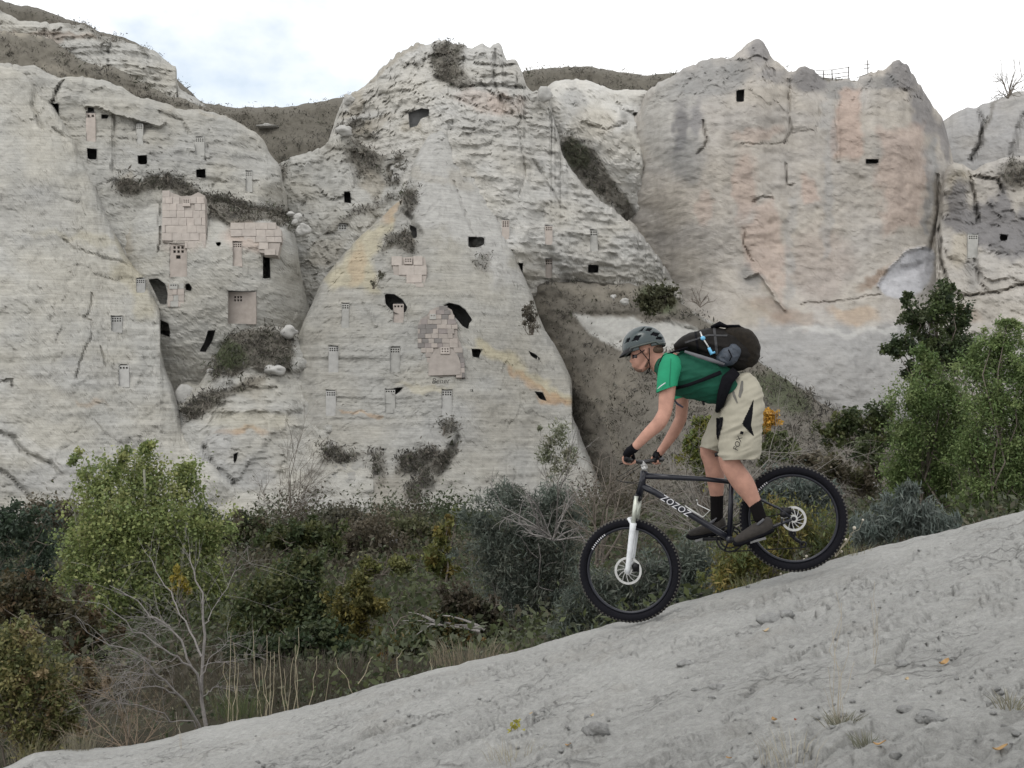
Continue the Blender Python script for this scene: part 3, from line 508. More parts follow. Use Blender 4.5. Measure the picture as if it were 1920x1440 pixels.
# --- scrub talus right of the cone
formation('talus_slope', [(930,540),(965,522),(1000,520),(1050,524),(1090,530),(1130,536),(1180,532),(1220,536),(1252,545),(1285,572),(1310,590),(1340,606),(1380,650),(1410,668),(1450,695),(1500,728),(1540,756),(1565,770),(1620,785),(1700,800),(1800,815),(1950,825),(2080,830)], 1080,
  [(940,540,73),(1050,530,71),(1200,535,69),(1300,590,67),(1400,665,63),(1560,770,57),(1750,810,56),(2000,830,57),(985,560,71.5),(1040,660,69.5),(1072,730,67.5),(1100,850,63.5),(1140,960,59),(930,700,78),(930,1000,74),(1100,620,68),(1200,600,67),(1290,620,66),(1200,700,61.5),(1200,800,57),(1300,850,50),(1220,930,50),(1500,850,47),(1260,1000,44),(1500,1000,36),(1750,1000,38),(2050,1000,40)], np.array((.15,.138,.118)),
  paints=[('p',[(1072,588),(1110,592),(1190,594),(1215,606),(1265,600),(1310,616),(1320,640),(1290,655),(1240,660),(1180,660),(1150,648),(1105,622)],6,CREAM,.95),('e',1140,545,80,14,3,TAN*.8,.5),('e',1010,560,26,20,40,TAN*.7,.5),('e',1240,562,38,26,20,GREENISH,.8),('e',1470,740,60,26,35,GREENISH,.7),('e',1360,620,30,10,40,GREENISH,.5),('e',1150,720,50,40,45,TAN*.75,.4),('l',[(1040,640),(1120,760),(1160,850)],7,TAN*.9,.4),('e',1330,590,20,16,0,WHITE,.8)],
  cracks=[([(1072,588),(1190,590),(1320,622)],5,.5)], step=4.4, rough=2.0, amp=(.5,.3,.18), strata=.02, mat=M_SOIL, scrub=.8, round_d=2, seed=26)
# --- the central cone
formation('cone_centre', [(470,960),(500,880),(518,820),(528,785),(540,735),(545,690),(552,645),(565,612),(585,568),(602,530),(625,498),(650,470),(676,443),(702,420),(728,396),(744,380),(756,372),(764,345),(772,318),(780,295),(790,275),(800,258),(812,248),(830,243),(844,256),(860,284),(880,306),(896,330),(918,362),(934,392),(950,430),(962,462),(974,500),(988,530),(1000,560),(1010,590),(1022,620),(1042,650),(1060,684),(1072,712),(1074,735),(1068,752),(1072,775),(1082,800),(1098,840),(1116,880),(1130,920),(1150,980)], 1130,
  [(510,850,61),(545,690,63.5),(600,530,65.5),(650,470,67),(745,382,69),(790,280,73.5),(830,245,74.5),(870,300,73.5),(930,390,71.5),(985,530,68.5),(1040,650,65.5),(1072,720,63.5),(1100,840,60),(1140,950,56),
   (800,310,71.8),(800,400,68.8),(860,400,69.4),(760,430,68.2),(700,470,66),(740,520,65.2),(850,500,66),(930,500,67),(620,580,63.6),(700,600,63),(830,600,63),(930,620,63.8),(580,700,61.8),(680,700,61.2),(800,720,61),(930,720,61.6),(1030,740,62.6),(560,800,60.4),(700,800,59.6),(850,800,59.6),(1000,830,60.2),(600,900,58),(720,900,57.2),(850,920,57.4),(1000,920,58),(700,1000,54.5),(900,1020,54.5)], CREAM*.80,
  paints=[('p',[(772,335),(798,240),(852,240),(945,400),(985,520),(930,540),(880,470),(820,440),(772,395)],26,WHITE*.80,.92),('p',[(745,384),(690,432),(640,482),(610,525),(640,540),(700,545),(690,480),(735,430)],14,YEL,.75),('e',668,500,16,40,10,ORA,.35),('e',735,395,20,10,-40,ORA,.45),('l',[(905,650),(960,680),(1010,720),(1060,752)],12,YEL,.75),('l',[(960,690),(1020,735)],7,ORA,.55),('e',1040,745,34,7,8,ORA,.7),('e',930,660,50,10,12,YEL,.5),('e',800,725,50,8,0,YEL,.45),('l',[(640,778),(720,778)],4,ORA,.5),('e',820,690,34,10,0,TAN,.3),('e',560,830,60,20,0,GREY*1.25,.5),
   ('e',755,455,28,20,20,SCRUB,.75),('e',730,462,12,10,0,SCRUB,.8),('e',905,495,14,18,20,SCRUB,.45),('e',765,380,14,26,20,SCRUB,.7),('e',605,850,70,16,3,SCRUB,.85),('e',790,865,50,18,-20,SCRUB,.8),('l',[(850,850),(800,890),(770,930)],12,SCRUB,.8),('e',710,880,14,40,0,SCRUB,.6),('e',705,930,70,40,0,TAN*.9,.45),('e',850,800,60,50,0,GREY*1.05,.35),('e',640,900,70,40,0,GREY,.35),('e',840,805,14,16,0,SCRUB,.6),('e',800,330,60,8,10,TAN,.3),('e',870,340,30,14,40,TAN,.4),('l',[(720,960),(800,990),(870,1020)],20,TAN*.7,.7)],
  cuts=[cave([(721,551),(740,552),(755,562),(764,576),(760,586),(748,588),(734,582),(723,570)],3),cave([(832,572),(842,568),(860,572),(872,580),(886,600),(880,606),(878,617),(868,612),(858,600),(848,590)],3.5),cave([(884,654),(904,655),(900,664),(898,671),(886,669)],2.5),win(723,757,736,774,2),cave([(734,728),(756,726),(750,734),(742,740),(736,738)],1.6),cave([(1002,734),(1018,736),(1025,752),(1012,748)],1.6),cave([(878,444),(908,445),(908,458),(896,464),(878,464)],2.2),cave([(766,420),(781,428),(782,447),(774,446)],1.4),cave([(991,658),(1003,664),(1014,672),(1010,676),(996,668)],1.3),cave([(712,841),(724,841),(726,844),(716,845)],1.2),cave([(882,731),(886,730),(887,734),(883,735)],1)]+panel_cuts('cone_centre'),
  cracks=[([(850,340),(882,430),(902,462)],4,.25),([(745,384),(770,410),(790,440)],10,.8),([(680,560),(705,610)],6,-.3),([(860,820),(830,880),(800,930)],12,.6),([(800,260),(830,262)],4,.4)], step=3.4, rough=1.7, amp=(.5,.12,.03), strata=.07, round_d=1.8, round_w=14, seed=27, block=(.08, 2.4), streak=.03, gully=.14)
# ------------------------------------------------------------------ valley floor and the foreground slope
CREST = np.array([(-420,1560),(-200,1500),(-40,1462),(28,1437),(50,1420),(111,1409),(194,1407),(278,1395),(330,1381),(389,1364),(440,1356),(530,1337),(600,1320),(673,1297),(750,1272),(841,1250),(914,1232),(987,1217),(1060,1192),(1140,1170),(1206,1155),(1270,1131),(1351,1111),(1439,1085),(1497,1069),(1570,1046),(1620,1032),(1700,1012),(1800,988),(1920,957),(2100,905),(2400,830)], float)
DC = 7.55; HG = .90
VALLEY = np.array([P(*a) for a in [(-300,1420,13),(100,1440,10.5),(400,1395,10.8),(700,1300,12.5),(520,1275,15.5),(900,1245,12.5),(1200,1190,12),(1500,1130,12),(1900,1050,12),(700,1235,20),(200,1255,22),(-300,1200,24),(900,1215,20),(1200,1150,20),(1600,1060,20),(2000,1010,20),(250,1040,45),(600,1000,48),(800,1010,46),(1100,1010,45),(1300,1010,34),(1500,1010,33),(1650,960,38),(1800,900,47),(1950,860,50),(2200,850,50),(-200,1000,48)]])
_vf = rbf(np.column_stack([VALLEY[:, 0]*10, VALLEY[:, 1]*10, VALLEY[:, 2]]))
def valley_z(x, y):
    z = _vf(np.asarray(x, float)*10, np.asarray(y, float)*10)
    return z+.25*fbm(np.asarray(x)/4, np.asarray(y)/4, 0, 3, 5)+.06*fbm(np.asarray(x)/.6, np.asarray(y)/.6, 0, 3, 6)
def fore_z(x, y):
    """height of the foreground slope at a ground point in front of the crest"""
    x = np.asarray(x, float); y = np.asarray(y, float)
    d = y
    for _ in range(3):
        px = 960+F*x/d; py = np.interp(px, CREST[:, 0], CREST[:, 1])+F*HG*(1/d-1/DC)
        d = y/(CP+SP*(py-720)/F)
    return CAM[2]+d*SP-(py-720)/F*d*CP
def relief(x, y):
    # rills run down the slope, towards the left and slightly towards the camera
    a = math.radians(205); u = x*math.cos(a)+y*math.sin(a); v = -x*math.sin(a)+y*math.cos(a)
    v2 = v+.10*fbm(u/.7, v/.5, 0, 2, 1)
    h = .040*fbm(x/.9, y/.9, 0, 3, 2)-.075*np.clip(ridged(u/1.5, v2/.30, 3, 3)-.50, 0, 1)+.030*fbm(u/.45, v2/.085, 0, 3, 4)
    crk = np.abs(fbm(u/.42+3, v2/.16, 0, 2, 5)); h = h-.030*np.exp(-(crk/.05)**2)*np.clip(fbm(x/.7, y/.7, 0, 2, 6)+.12, 0, 1)*2.4
    cl = np.clip(fbm(x/.09, y/.08, 0, 3, 7)-.05, 0, 1)*np.clip(fbm(x/.6+4, y/.6, 0, 2, 8)+.25, 0, 1); h = h+.055*cl
    f1, f2, ci = worley(u/.16+.4*fbm(x/.1, y/.1, 0, 2, 21), v2/.09, 22); pt = np.clip(fbm(x/.8+9, y/.8, 0, 2, 23)+.05, 0, 1)*2.2
    h = h+pt*(.030*(ci-.5)-.030*np.exp(-((f2-f1)/.10)**2))
    g1 = np.abs(fbm(u/.30+7, v2/.05, 0, 3, 31)); h = h-.018*np.exp(-(g1/.06)**2)*np.clip(fbm(x/.5+2, y/.5, 0, 2, 32)+.3, 0, 1)*1.6
    return h+.010*fbm(x/.035, y/.035, 0, 2, 9)+.0025*fbm(x/.012, y/.012, 0, 1, 10)
pxs = np.arange(-420, 2404, 4.6); crest = np.interp(pxs, CREST[:, 0], CREST[:, 1])
k_ = np.ones(9)/9; crest[4:-4] = np.convolve(crest, k_, 'valid')
crest = crest+2.6*fbm(pxs/26, 0*pxs, 0, 4, 3)
nrow = 270; vv_ = np.linspace(0, 1, nrow)
PXg = np.repeat(pxs[:, None], nrow, 1); e_ = vv_[None]*(1700-crest[:, None])
PYg = crest[:, None]+e_; Dg = 1/(1/DC+e_/(F*HG))
Wg = P(PXg, PYg, Dg); fade = np.clip(e_/26, 0.08, 1)
Wg[..., 2] += relief(Wg[..., 0], Wg[..., 1])*fade
colg = np.empty(Wg.shape); colg[:] = (.412, .41, .392)
t1 = fbm(Wg[..., 0]/.5, Wg[..., 1]/.4, 0, 4, 12)[..., None]; colg *= 1+.13*t1
t2 = np.clip(fbm(Wg[..., 0]/.25, Wg[..., 1]/.25, 0, 3, 14)-.2, 0, 1)[..., None]; colg = colg*(1-.5*t2)+np.array((.31, .29, .255))*.5*t2
back = []
for bk, dn in ((.18, .03), (.5, .16), (1.0, .55), (1.9, 1.25), (3.2, 2.3), (6, 4.6)):
    t = Wg[:, 0].copy(); t[:, 1] += bk; t[:, 2] -= dn; t[:, 0] *= 1+bk/7.5; back.append(t)
near = []
for kx in (.55, .12, -1.2):
    t = Wg[:, -1].copy(); t[:, 1] = t[:, 1]*kx; t[:, 0] = t[:, 0]*(1 if kx < .5 else 1); near.append(t)
AW = np.concatenate([np.stack(back[::-1], 1), Wg, np.stack(near, 1)], 1)
AC = np.concatenate([np.repeat(colg[:, :1]*.9, len(back), 1), colg, np.repeat(colg[:, -1:], 3, 1)], 1)
nr_ = AW.shape[1]; ii = np.arange(len(pxs)-1)[:, None]*nr_; jj = np.arange(nr_-1)[None]
M_CLAY = mat_clay('dusty_clay')
clay = link('ground_slope', npmesh('ground_slope', AW.reshape(-1, 3), np.stack([ii+jj, ii+jj+1, ii+nr_+jj+1, ii+nr_+jj], -1).reshape(-1, 4), AC.reshape(-1, 3), True), M_CLAY)
setp(clay, kind='structure')
def gz(x, y): return fore_z(x, y)+relief(np.asarray(x, float), np.asarray(y, float))
# valley floor sheet (runs on to the horizon under the cliffs)
gx = np.concatenate([np.linspace(-900, -62, 14), np.linspace(-60, 60, 160), np.linspace(62, 900, 14)]); gy = np.concatenate([np.linspace(8.6, 70, 120), np.linspace(72, 1500, 16)])
GX, GY = np.meshgrid(gx, gy, indexing='ij'); GZ = valley_z(np.clip(GX, -35, 40), np.clip(GY, 8, 62))
fz = fore_z(GX, np.full_like(GY, 7.4)); GZ = np.where(GY < 12.5, np.minimum(GZ, valley_z(np.clip(GX,-35,40), np.full_like(GY,12.5))+.0), GZ)
colv = np.empty(GX.shape+(3,)); colv[:] = (.05, .046, .032); colv *= 1+.35*fbm(GX/2, GY/2, 0, 3, 30)[..., None]
n2 = len(gy); ii = np.arange(len(gx)-1)[:, None]*n2; jj = np.arange(n2-1)[None]
vf = link('valley_floor', npmesh('valley_floor', np.stack([GX, GY, GZ], -1).reshape(-1, 3), np.stack([ii+jj, ii+n2+jj, ii+n2+jj+1, ii+jj+1], -1).reshape(-1, 4), colv.reshape(-1, 3), True), M_SOIL)
setp(vf, kind='structure')
# crumbs of clay and pebbles on the slope
def rock_mesh(name, seed, r=1.0, n=9, m=6, rough=.25, flat=.6):
    b = MB(); b.ball((0, 0, 0), (1, 1, 1), n, m); v = b.v[0]
    k = 1+rough*fbm(v[:, 0]*1.3+seed*5, v[:, 1]*1.3, v[:, 2]*1.3, 2, seed)*2
    b.v[0] = v*k[:, None]*np.array((1, .85, flat))*r
    return b
def scatter_crumbs():
    g = MB(); n = 0
    proto = [rock_mesh('x', s, 1, 6, 4, .35, .7) for s in range(6)]
    while n < 800:
        px = random.uniform(-50, 1980); c = np.interp(px, CREST[:, 0], CREST[:, 1]); e = random.random()**.8*(1560-c)
        d = 1/(1/DC+e/(F*HG)); p = P(px, c+e, d); x, y = p[0], p[1]
        if fbm(x/.5, y/.5, 0, 2, 8) < random.uniform(-.5, .35): continue
        r = random.choice((.003, .004, .005, .006, .007, .009, .012))*random.uniform(.7, 1.3)*(1 if random.random() < .97 else 1.7)
        pr = random.choice(proto); a = random.uniform(0, 6.3); R = np.array(((math.cos(a), -math.sin(a), 0), (math.sin(a), math.cos(a), 0), (0, 0, 1)))
        z = float(gz(x, y)); g.add((pr.v[0]*r)@R.T+np.array((x, y, z+r*.15)), pr.q[0], pr.t[0] if pr.t else None); n += 1
    me = g.mesh('clay_crumbs', True); a = me.color_attributes.new('Col', 'FLOAT_COLOR', 'POINT')
    c4 = np.ones((len(me.vertices), 4), np.float32); c4[:, :3] = (.36, .36, .35); a.data.foreach_set('color', c4.ravel())
    setp(link('clay_crumbs', me, M_CLAY), 'loose pale crumbs of clay strewn over the foreground slope', 'pebbles', kind='stuff')
scatter_crumbs()
# ------------------------------------------------------------------ dovecote panels, masonry fronts, boulders, fence
def mat_stone(name, col):
    return mat_plain(name, tuple(col), .95, 0, .14, 2.6, .5, .1)
_pm = {}
def pmat(col):
    col = np.asarray(col)*.95
    k = tuple(np.round(col, 3))
    if k not in _pm: _pm[k] = mat_stone('plaster_%d' % len(_pm), np.asarray(col)*.97)
    return _pm[k]
M_HOLE = mat_plain('painted_hole_shade', (.03, .028, .026), .95)  # near-black colour stands in for the shade inside the pigeon holes
def plane_axes(d): return np.array((1., 0, 0)), np.array((0, -SP, CP)), np.array((0, CP, SP))    # right, up, away
def tilted(x0, y0, x1, y1, dt, db):
    org = P(x0, y1, db); uv = P(x0, y0, dt)-org; h = np.linalg.norm(uv); u = uv/h; r = np.array((1., 0, 0)); return org, r, u, np.cross(u, r), (dt+db)/2/F, h/(y1-y0)
def slab_with_holes(w_, h_, t, holes):
    """slab in local x (0..w), z (0..-h), front at y=0; holes are (x0,x1,z0,z1)"""
    xs = sorted({0, w_} | {a for h in holes for a in h[:2]}); zs = sorted({0, -h_} | {a for h in holes for a in h[2:]})
    b = MB(); hb = MB()
    for x0, x1 in zip(xs[:-1], xs[1:]):
        for z0, z1 in zip(zs[:-1], zs[1:]):
            mx_, mz = (x0+x1)/2, (z0+z1)/2
            if any(h[0] < mx_ < h[1] and h[2] < mz < h[3] for h in holes): continue
            b.add([(x0, 0, z0), (x1, 0, z0), (x1, 0, z1), (x0, 0, z1)], [(0, 1, 2, 3)])
    for x0, x1, z0, z1 in holes:
        b.add([(x0,0,z0),(x1,0,z0),(x1,0,z1),(x0,0,z1),(x0,t,z0),(x1,t,z0),(x1,t,z1),(x0,t,z1)], [(0,4,5,1),(1,5,6,2),(2,6,7,3),(3,7,4,0)])
    hb.box((w_/2, t+.02, -h_/2), (w_*.98, .03, h_*.98))  # board behind all holes, its dark colour painted in place of their inner shade
    b.add([(0,0,0),(w_,0,0),(w_,0,-h_),(0,0,-h_),(0,t,0),(w_,t,0),(w_,t,-h_),(0,t,-h_)], [(0,1,5,4),(1,2,6,5),(2,3,7,6),(3,0,4,7)])
    return b, hb
def place_panel(fname, x0, y0, x1, y1, nc, nr, col, label, depth=None, inset=.05, hole_from=.07):
    o, dep = FORM[fname]
    dt = (dep(x0-3, y0)+dep(x1+3, y0))/2+inset; db = (dep(x0-3, y1)+dep(x1+3, y1))/2+inset; dt = db+min(.016*(y1-y0), max(0, dt-db)); d = (dt+db)/2
    org, r, u, a, sc, sy = tilted(x0, y0, x1, y1, dt, db); w_ = (x1-x0)*sc; h_ = (y1-y0)*sy
    hs = min(w_/(nc*1.62+.62), (4.6 if x1-x0 < 40 else 3.4)*sc); x_off = (w_-hs*(nc*1.62-.62))*(.5 if x1-x0 < 40 else .32); holes = []
    for i in range(nc):
        for j in range(nr):
            xx = x_off+i*hs*1.62+random.uniform(-.08, .08)*hs; zz = -hs*(.8 if x1-x0 < 40 else 2.4)-j*hs*1.75+random.uniform(-.1, .1)*hs
            holes.append((xx, xx+hs, zz-hs*1.15, zz))
    # keep hole edges on common lines per column/row
    holes = [(holes[i*nr][0], holes[i*nr][1], holes[j][2], holes[j][3]) for i in range(nc) for j in range(nr)]
    if y1-y0 > 55 and fname == 'cliff_terrace' and x1-x0 < 40: holes.append((w_*.36, w_*.62, -h_*.44, -hs*.9-nr*hs*1.9))
    t = empty('dovecote_panel', V(org), label=label, cat='dovecote', group='pigeon house panels walled into the cliffs')
    b, hb = slab_with_holes(w_, h_, .18, holes)
    for m in (b, hb):
        m.v = [np.array([p[0]*r+(p[2]+h_)*u+p[1]*a for p in v]) for v in m.v]
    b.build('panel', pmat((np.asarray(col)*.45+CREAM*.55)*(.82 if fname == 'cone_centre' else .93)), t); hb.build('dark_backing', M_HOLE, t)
for p in PANELS: place_panel(*p)
def masonry(name, fname, poly, sw, sh, col, label, proud=.04, jitter=.06, skip=None, cols=None, arch=None):
    o, dep = FORM[fname]; poly = np.asarray(poly, float); (x0, y0), (x1, y1) = poly.min(0), poly.max(0)
    ds_ = [dep(x, y) for x, y in poly]+[dep(x0+(x1-x0)*i/5, y0+(y1-y0)*j/5) for i in range(1, 5) for j in range(1, 5)]; ys_ = [y for x, y in poly]+[y0+(y1-y0)*j/5 for i in range(1, 5) for j in range(1, 5)]; k1, k0 = np.polyfit(ys_, ds_, 1); k1 = min(-.002, max(-.016, k1)); k0 = float(np.mean(ds_))-k1*float(np.mean(ys_)); rs_ = np.array(ds_)-(k0+k1*np.array(ys_)); k0 += float(np.percentile(rs_, 14))-proud
    d = tilted(x0, y0, x1, y1, k0+k1*y0, k0+k1*y1); org, r, u, a, sc, sy = d
    t = empty(name, V(org), label=label, cat='masonry wall')
    prt = MB(); dp = densify([tuple(p) for p in poly], 6)
    prt.prism([((px-x0)*sc)*r+((y1-py)*sy)*u+.07*a for px, py in dp], a*(.45))
    prt.build('mortar', pmat(np.asarray(col)*.86), t)
    y = y0; row = 0; pts = []
    while y < y1-2:
        hh = sh*random.uniform(.88, 1.12); hh = min(hh, y1-y); x = x0-random.uniform(0, sw)*(row % 2)*.9
        while x < x1:
            ww = sw*random.uniform(.7, 1.35); a0, a1 = max(x, x0), min(x+ww, x1); cxx, cyy = (a0+a1)/2, y+hh/2
            if a1-a0 > 4 and inpoly(np.array([a0+2, a1-2]), np.array([cyy, cyy]), poly).all() and not (skip and skip(cxx, cyy)):
                m = MB(); g = .42; zz = random.uniform(-.012, .018)
                q = [(a0+g*.5, y+g*.5), (a1-g*.5, y+g*.5), (a1-g*.5, y+hh-g*.5), (a0+g*.5, y+hh-g*.5)]
                q = [(px+random.uniform(-.3, .3), py+random.uniform(-.3, .3)) for px, py in q]
                f_ = np.array([((px-x0)*sc)*r+((y1-py)*sy)*u-zz*a for px, py in q]); ce = f_.mean(0)
                fr = ce+(f_-ce)*.99; m.add(np.concatenate([fr, f_+a*.004, f_+a*.3]), [(3,2,1,0),(0,1,5,4),(1,2,6,5),(2,3,7,6),(3,0,4,7),(4,5,9,8),(5,6,10,9),(6,7,11,10),(7,4,8,11)])
                c = random.choice(cols) if cols else col
                m.build('stone', pmat(np.asarray(c)), t)
            x += ww
        y += hh; row += 1
    return t, d
PK1, PK2, PK3 = PINK*np.array((1.0,1.03,1.04)), PINK*np.array((1.04, 1.05, 1.06)), PINK*np.array((.93, .95, .97))
PK1, PK2, PK3 = [p_*.42+CREAM*.54 for p_ in (PK1, PK2, PK3)]
SKC = [PK1, PK1, PK2, PK3, np.array((.37, .335, .305))]
def hole_block(t, org, x0, y1, d, hx0, hy0, hx1, hy1, nc, nr, col, off=0.0):
    _o, r, u, a, sc, sy = d; w_ = (hx1-hx0)*sc; h_ = (hy1-hy0)*sy; hs = w_/(nc*1.8+.8)
    holes = [(hs*.8+i*hs*1.8, hs*.8+i*hs*1.8+hs, -hs*.8-j*hs*1.9-hs*1.15, -hs*.8-j*hs*1.9) for i in range(nc) for j in range(nr)]
    b, hb = slab_with_holes(w_, h_, .1, holes)
    for m in (b, hb): m.v = [np.array([(p[0]+(hx0-x0)*sc)*r+((y1-hy1)*sy+p[2]+h_)*u+(p[1]-.05-off)*a for p in v]) for v in m.v]
    b.build('pigeon_hole_block', pmat(col), t); hb.build('dark_backing', M_HOLE, t)
# tall block front on the left terrace
po = [(304,364),(310,357),(322,360),(340,367),(358,366),(372,359),(385,366),(385,400),(384,466),(304,452)]
t, d = masonry('masonry_front', 'cliff_terrace', po, 17, 13, PK1, 'tall front of pink squared blocks under the grassy ledge on the left terrace', cols=SKC, skip=lambda x, y: 342 < x < 360 and 372 < y < 390)
hole_block(t, None, 304, 466, d, 343, 374, 357, 388, 3, 2, PK2)
po = [(432,424),(446,420),(470,424),(505,417),(524,424),(528,440),(520,478),(486,472),(480,456),(436,450)]
t, d = masonry('masonry_front', 'cliff_terrace', po, 20, 12, PK1, 'low broken front of pink stones with a white crumbling top edge', cols=SKC)
po = [(314,532),(342,531),(345,545),(345,575),(314,575)]
t, d = masonry('masonry_front', 'cliff_terrace', po, 12, 11, PK1, 'small block wall right beside the big black cave of the left terrace', cols=[PK2, CREAM, PK1], skip=lambda x, y: 318 < x < 334 and y < 543)
hole_block(t, None, 314, 575, d, 318, 532, 333, 542, 3, 1, CREAM)
po = [(734,486),(746,482),(778,480),(797,482),(801,505),(799,518),(794,536),(742,538)]
t, d = masonry('masonry_front', 'cone_centre', po, 24, 17, PK1, 'squarish pink walled front with six pigeon holes high on the central cone', cols=[PK1, PK2, PK1], skip=lambda x, y: 758 < x < 774 and y < 494)
hole_block(t, None, 734, 538, d, 758, 484, 773, 496, 3, 2, PK2)
po = [(783,656),(783,612),(788,598),(800,592),(806,582),(818,575),(836,573),(848,580),(853,596),(857,606),(858,630),(864,645),(868,665),(870,706),(852,704),(800,708),(799,660)]
BRK = [PK1*.82, PK3*.74, np.array((.23, .205, .195)), np.array((.18, .168, .16)), PK2*.84, np.array((.30, .27, .245))]
SK2 = lambda x, y: (808 < x < 858 and y > 654) 
t, d = masonry('masonry_front', 'cone_centre', po, 13, 9, PK3*.85, 'arched facade of weathered pink and sooty stones, largest on the central cone', cols=BRK, skip=SK2)
_o, r, u, a, sc, sy = d
m = MB(); arc = [(803,705)]+[(833-30*math.cos(th), 690-38*math.sin(th)) for th in np.linspace(.1, math.pi-.1, 16)]+[(862,703)]
m.prism([((x-783)*sc)*r+((708-y)*sy)*u-.04*a for x, y in arc], a*.3); m.build('arched_plaster', pmat(PK3*.8), t)
hole_block(t, None, 783, 708, d, 826, 654, 843, 666, 3, 2, PK3, .06)
hole_block(t, None, 783, 708, d, 806, 590, 818, 600, 2, 1, CREAM*.9)
# painted letters below the facade
def text_mesh(body, size, mat, name, parent=None, shear=0.0, extrude=.001):
    cu = bpy.data.curves.new(name, 'FONT'); cu.body = body; cu.size = size; cu.shear = shear; cu.extrude = extrude; cu.resolution_u = 3
    ob = bpy.data.objects.new(name, cu); COL.objects.link(ob); dg = bpy.context.evaluated_depsgraph_get(); dg.update()
    me = bpy.data.meshes.new_from_object(ob.evaluated_get(dg)); bpy.data.objects.remove(ob); bpy.data.curves.remove(cu)
    return link(name, me, mat, parent)
def orient(o, org, xdir, ydir):
    x = V(xdir).normalized(); z = x.cross(V(ydir)).normalized(); y = z.cross(x)
    o.matrix_world = Matrix(((x.x, y.x, z.x, org[0]), (x.y, y.y, z.y, org[1]), (x.z, y.z, z.z, org[2]), (0, 0, 0, 1)))
M_INK = mat_plain('dark_paint', (.06, .06, .055), .9)
cone_o, cone_d = FORM['cone_centre']; dd = min(cone_d(x, 716) for x in (812, 822, 832, 840))-.06
tx_ = text_mesh('Bener', .42, M_INK, 'painted_letters', None, .25); orient(tx_, P(809, 719, dd), (1, 0, .02), (0, -SP, CP))
setp(tx_, 'dark scrawled letters painted on the rock below the arched facade', 'graffiti')
# boulders
def boulder(px, py, wpx, d, label, seed, grp=None, flat=.75, col=None):
    r = wpx/2*d/F; p = P(px, py, d); b = rock_mesh('boulder', seed, r, 18, 12, .30, flat); b.v[0] = b.v[0]+np.array((0, 0, r*flat*.55))
    me = b.mesh('boulder', True); at = me.color_attributes.new('Col', 'FLOAT_COLOR', 'POINT'); c4 = np.ones((len(me.vertices), 4), np.float32); c4[:, :3] = col if col is not None else WHITE*.9; at.data.foreach_set('color', c4.ravel())
    o = link('boulder', me, M_WALL); o.location = V(p); setp(o, label, 'boulder', grp)
B1 = 'boulders lying in the gully'
def dof(f, x, y): return FORM[f][1](x, y)
boulder(568, 436, 26, 67.5, 'largest pale boulder of the pile where the upper cliff meets the gully', 1, B1, .8)
boulder(560, 412, 20, 68.2, 'round boulder, topmost right one of the gully pile', 2, B1, .85)
boulder(545, 404, 14, 68.6, 'small boulder, topmost left one of the gully pile', 3, B1)
boulder(553, 420, 13, 68.0, 'small boulder in the middle of the gully pile', 4, B1, .8)
boulder(514, 700, 32, dof('gully_base', 514, 698)-.3, 'whitish flat boulder at the right foot of the green mound', 5, B1, .6)
boulder(543, 628, 30, dof('gully_base', 543, 628)-.2, 'pale boulder at the top right of the green mound', 6, B1, .7)
boulder(350, 760, 40, dof('gully_base', 345, 740)-.2, 'tall pale boulder leaning by the foot of the left buttress', 7, B1, 1.3)
boulder(395, 698, 12, dof('gully_base', 395, 700)-.2, 'small white boulder at the left foot of the green mound', 8, B1, .7)
boulder(1636, 914, 20, 34, 'small white boulder among the dark bushes behind the rear wheel', 9, None, .8)
boulder(1020, 186, 26, 76.4, 'rounded boulder perched on the right shoulder of the central peak', 10, None, 1.1)
boulder(645, 252, 30, dof('cliff_flank', 645, 262)-.1, 'pale boulder on the scrubby saddle left of the central peak', 11, None, .6)
boulder(655, 192, 20, dof('peak_centre', 657, 192)-.1, 'pale knob of rock on the skyline left of the central peak', 12, None, 1.0)
boulder(502, 240, 36, dof('hill_far_left', 502, 240)-.1, 'flat white slab lying on the far scrub hill', 13, None, .16)
boulder(1172, 568, 16, 66, 'small white boulder on the scrub bench below the dovecote wall', 14, None, .8)
boulder(1150, 558, 10, 66, 'tiny white boulder left of another on the scrub bench', 15, None, .8)
boulder(735, 1015, 22, 40, 'pale grey boulder half hidden in the dry brush below the cone', 16, None, .8, GREY)
# fence on the big wall's top
M_RAIL = mat_plain('weathered_rail', (.10, .09, .08), .8)
fd = 75.5; t = empty('fence', V(P(1560, 150, fd)), label='thin dark rail fence standing on top of the big pink wall', cat='fence')
o0 = P(1560, 150, fd)
for px, ya, yb in ((1544,133,156),(1560,131,158),(1591,125,150),(1627,113,146)):
    m = MB(); m.tube(P([px, px+.5], [ya, yb], fd)-o0, .035, 5); m.build('post', M_RAIL, t)
for pts in ([(1530,132),(1560,131),(1593,126)],[(1530,139),(1560,139),(1592,135)],[(1535,146),(1562,147),(1591,142)],[(1606,146),(1628,138)],[(1619,122),(1632,120)],[(1619,129),(1632,127)]):
    m = MB(); m.tube(P([p[0] for p in pts], [p[1] for p in pts], fd-.05)-o0, .022, 5); m.build('rail', M_RAIL, t)
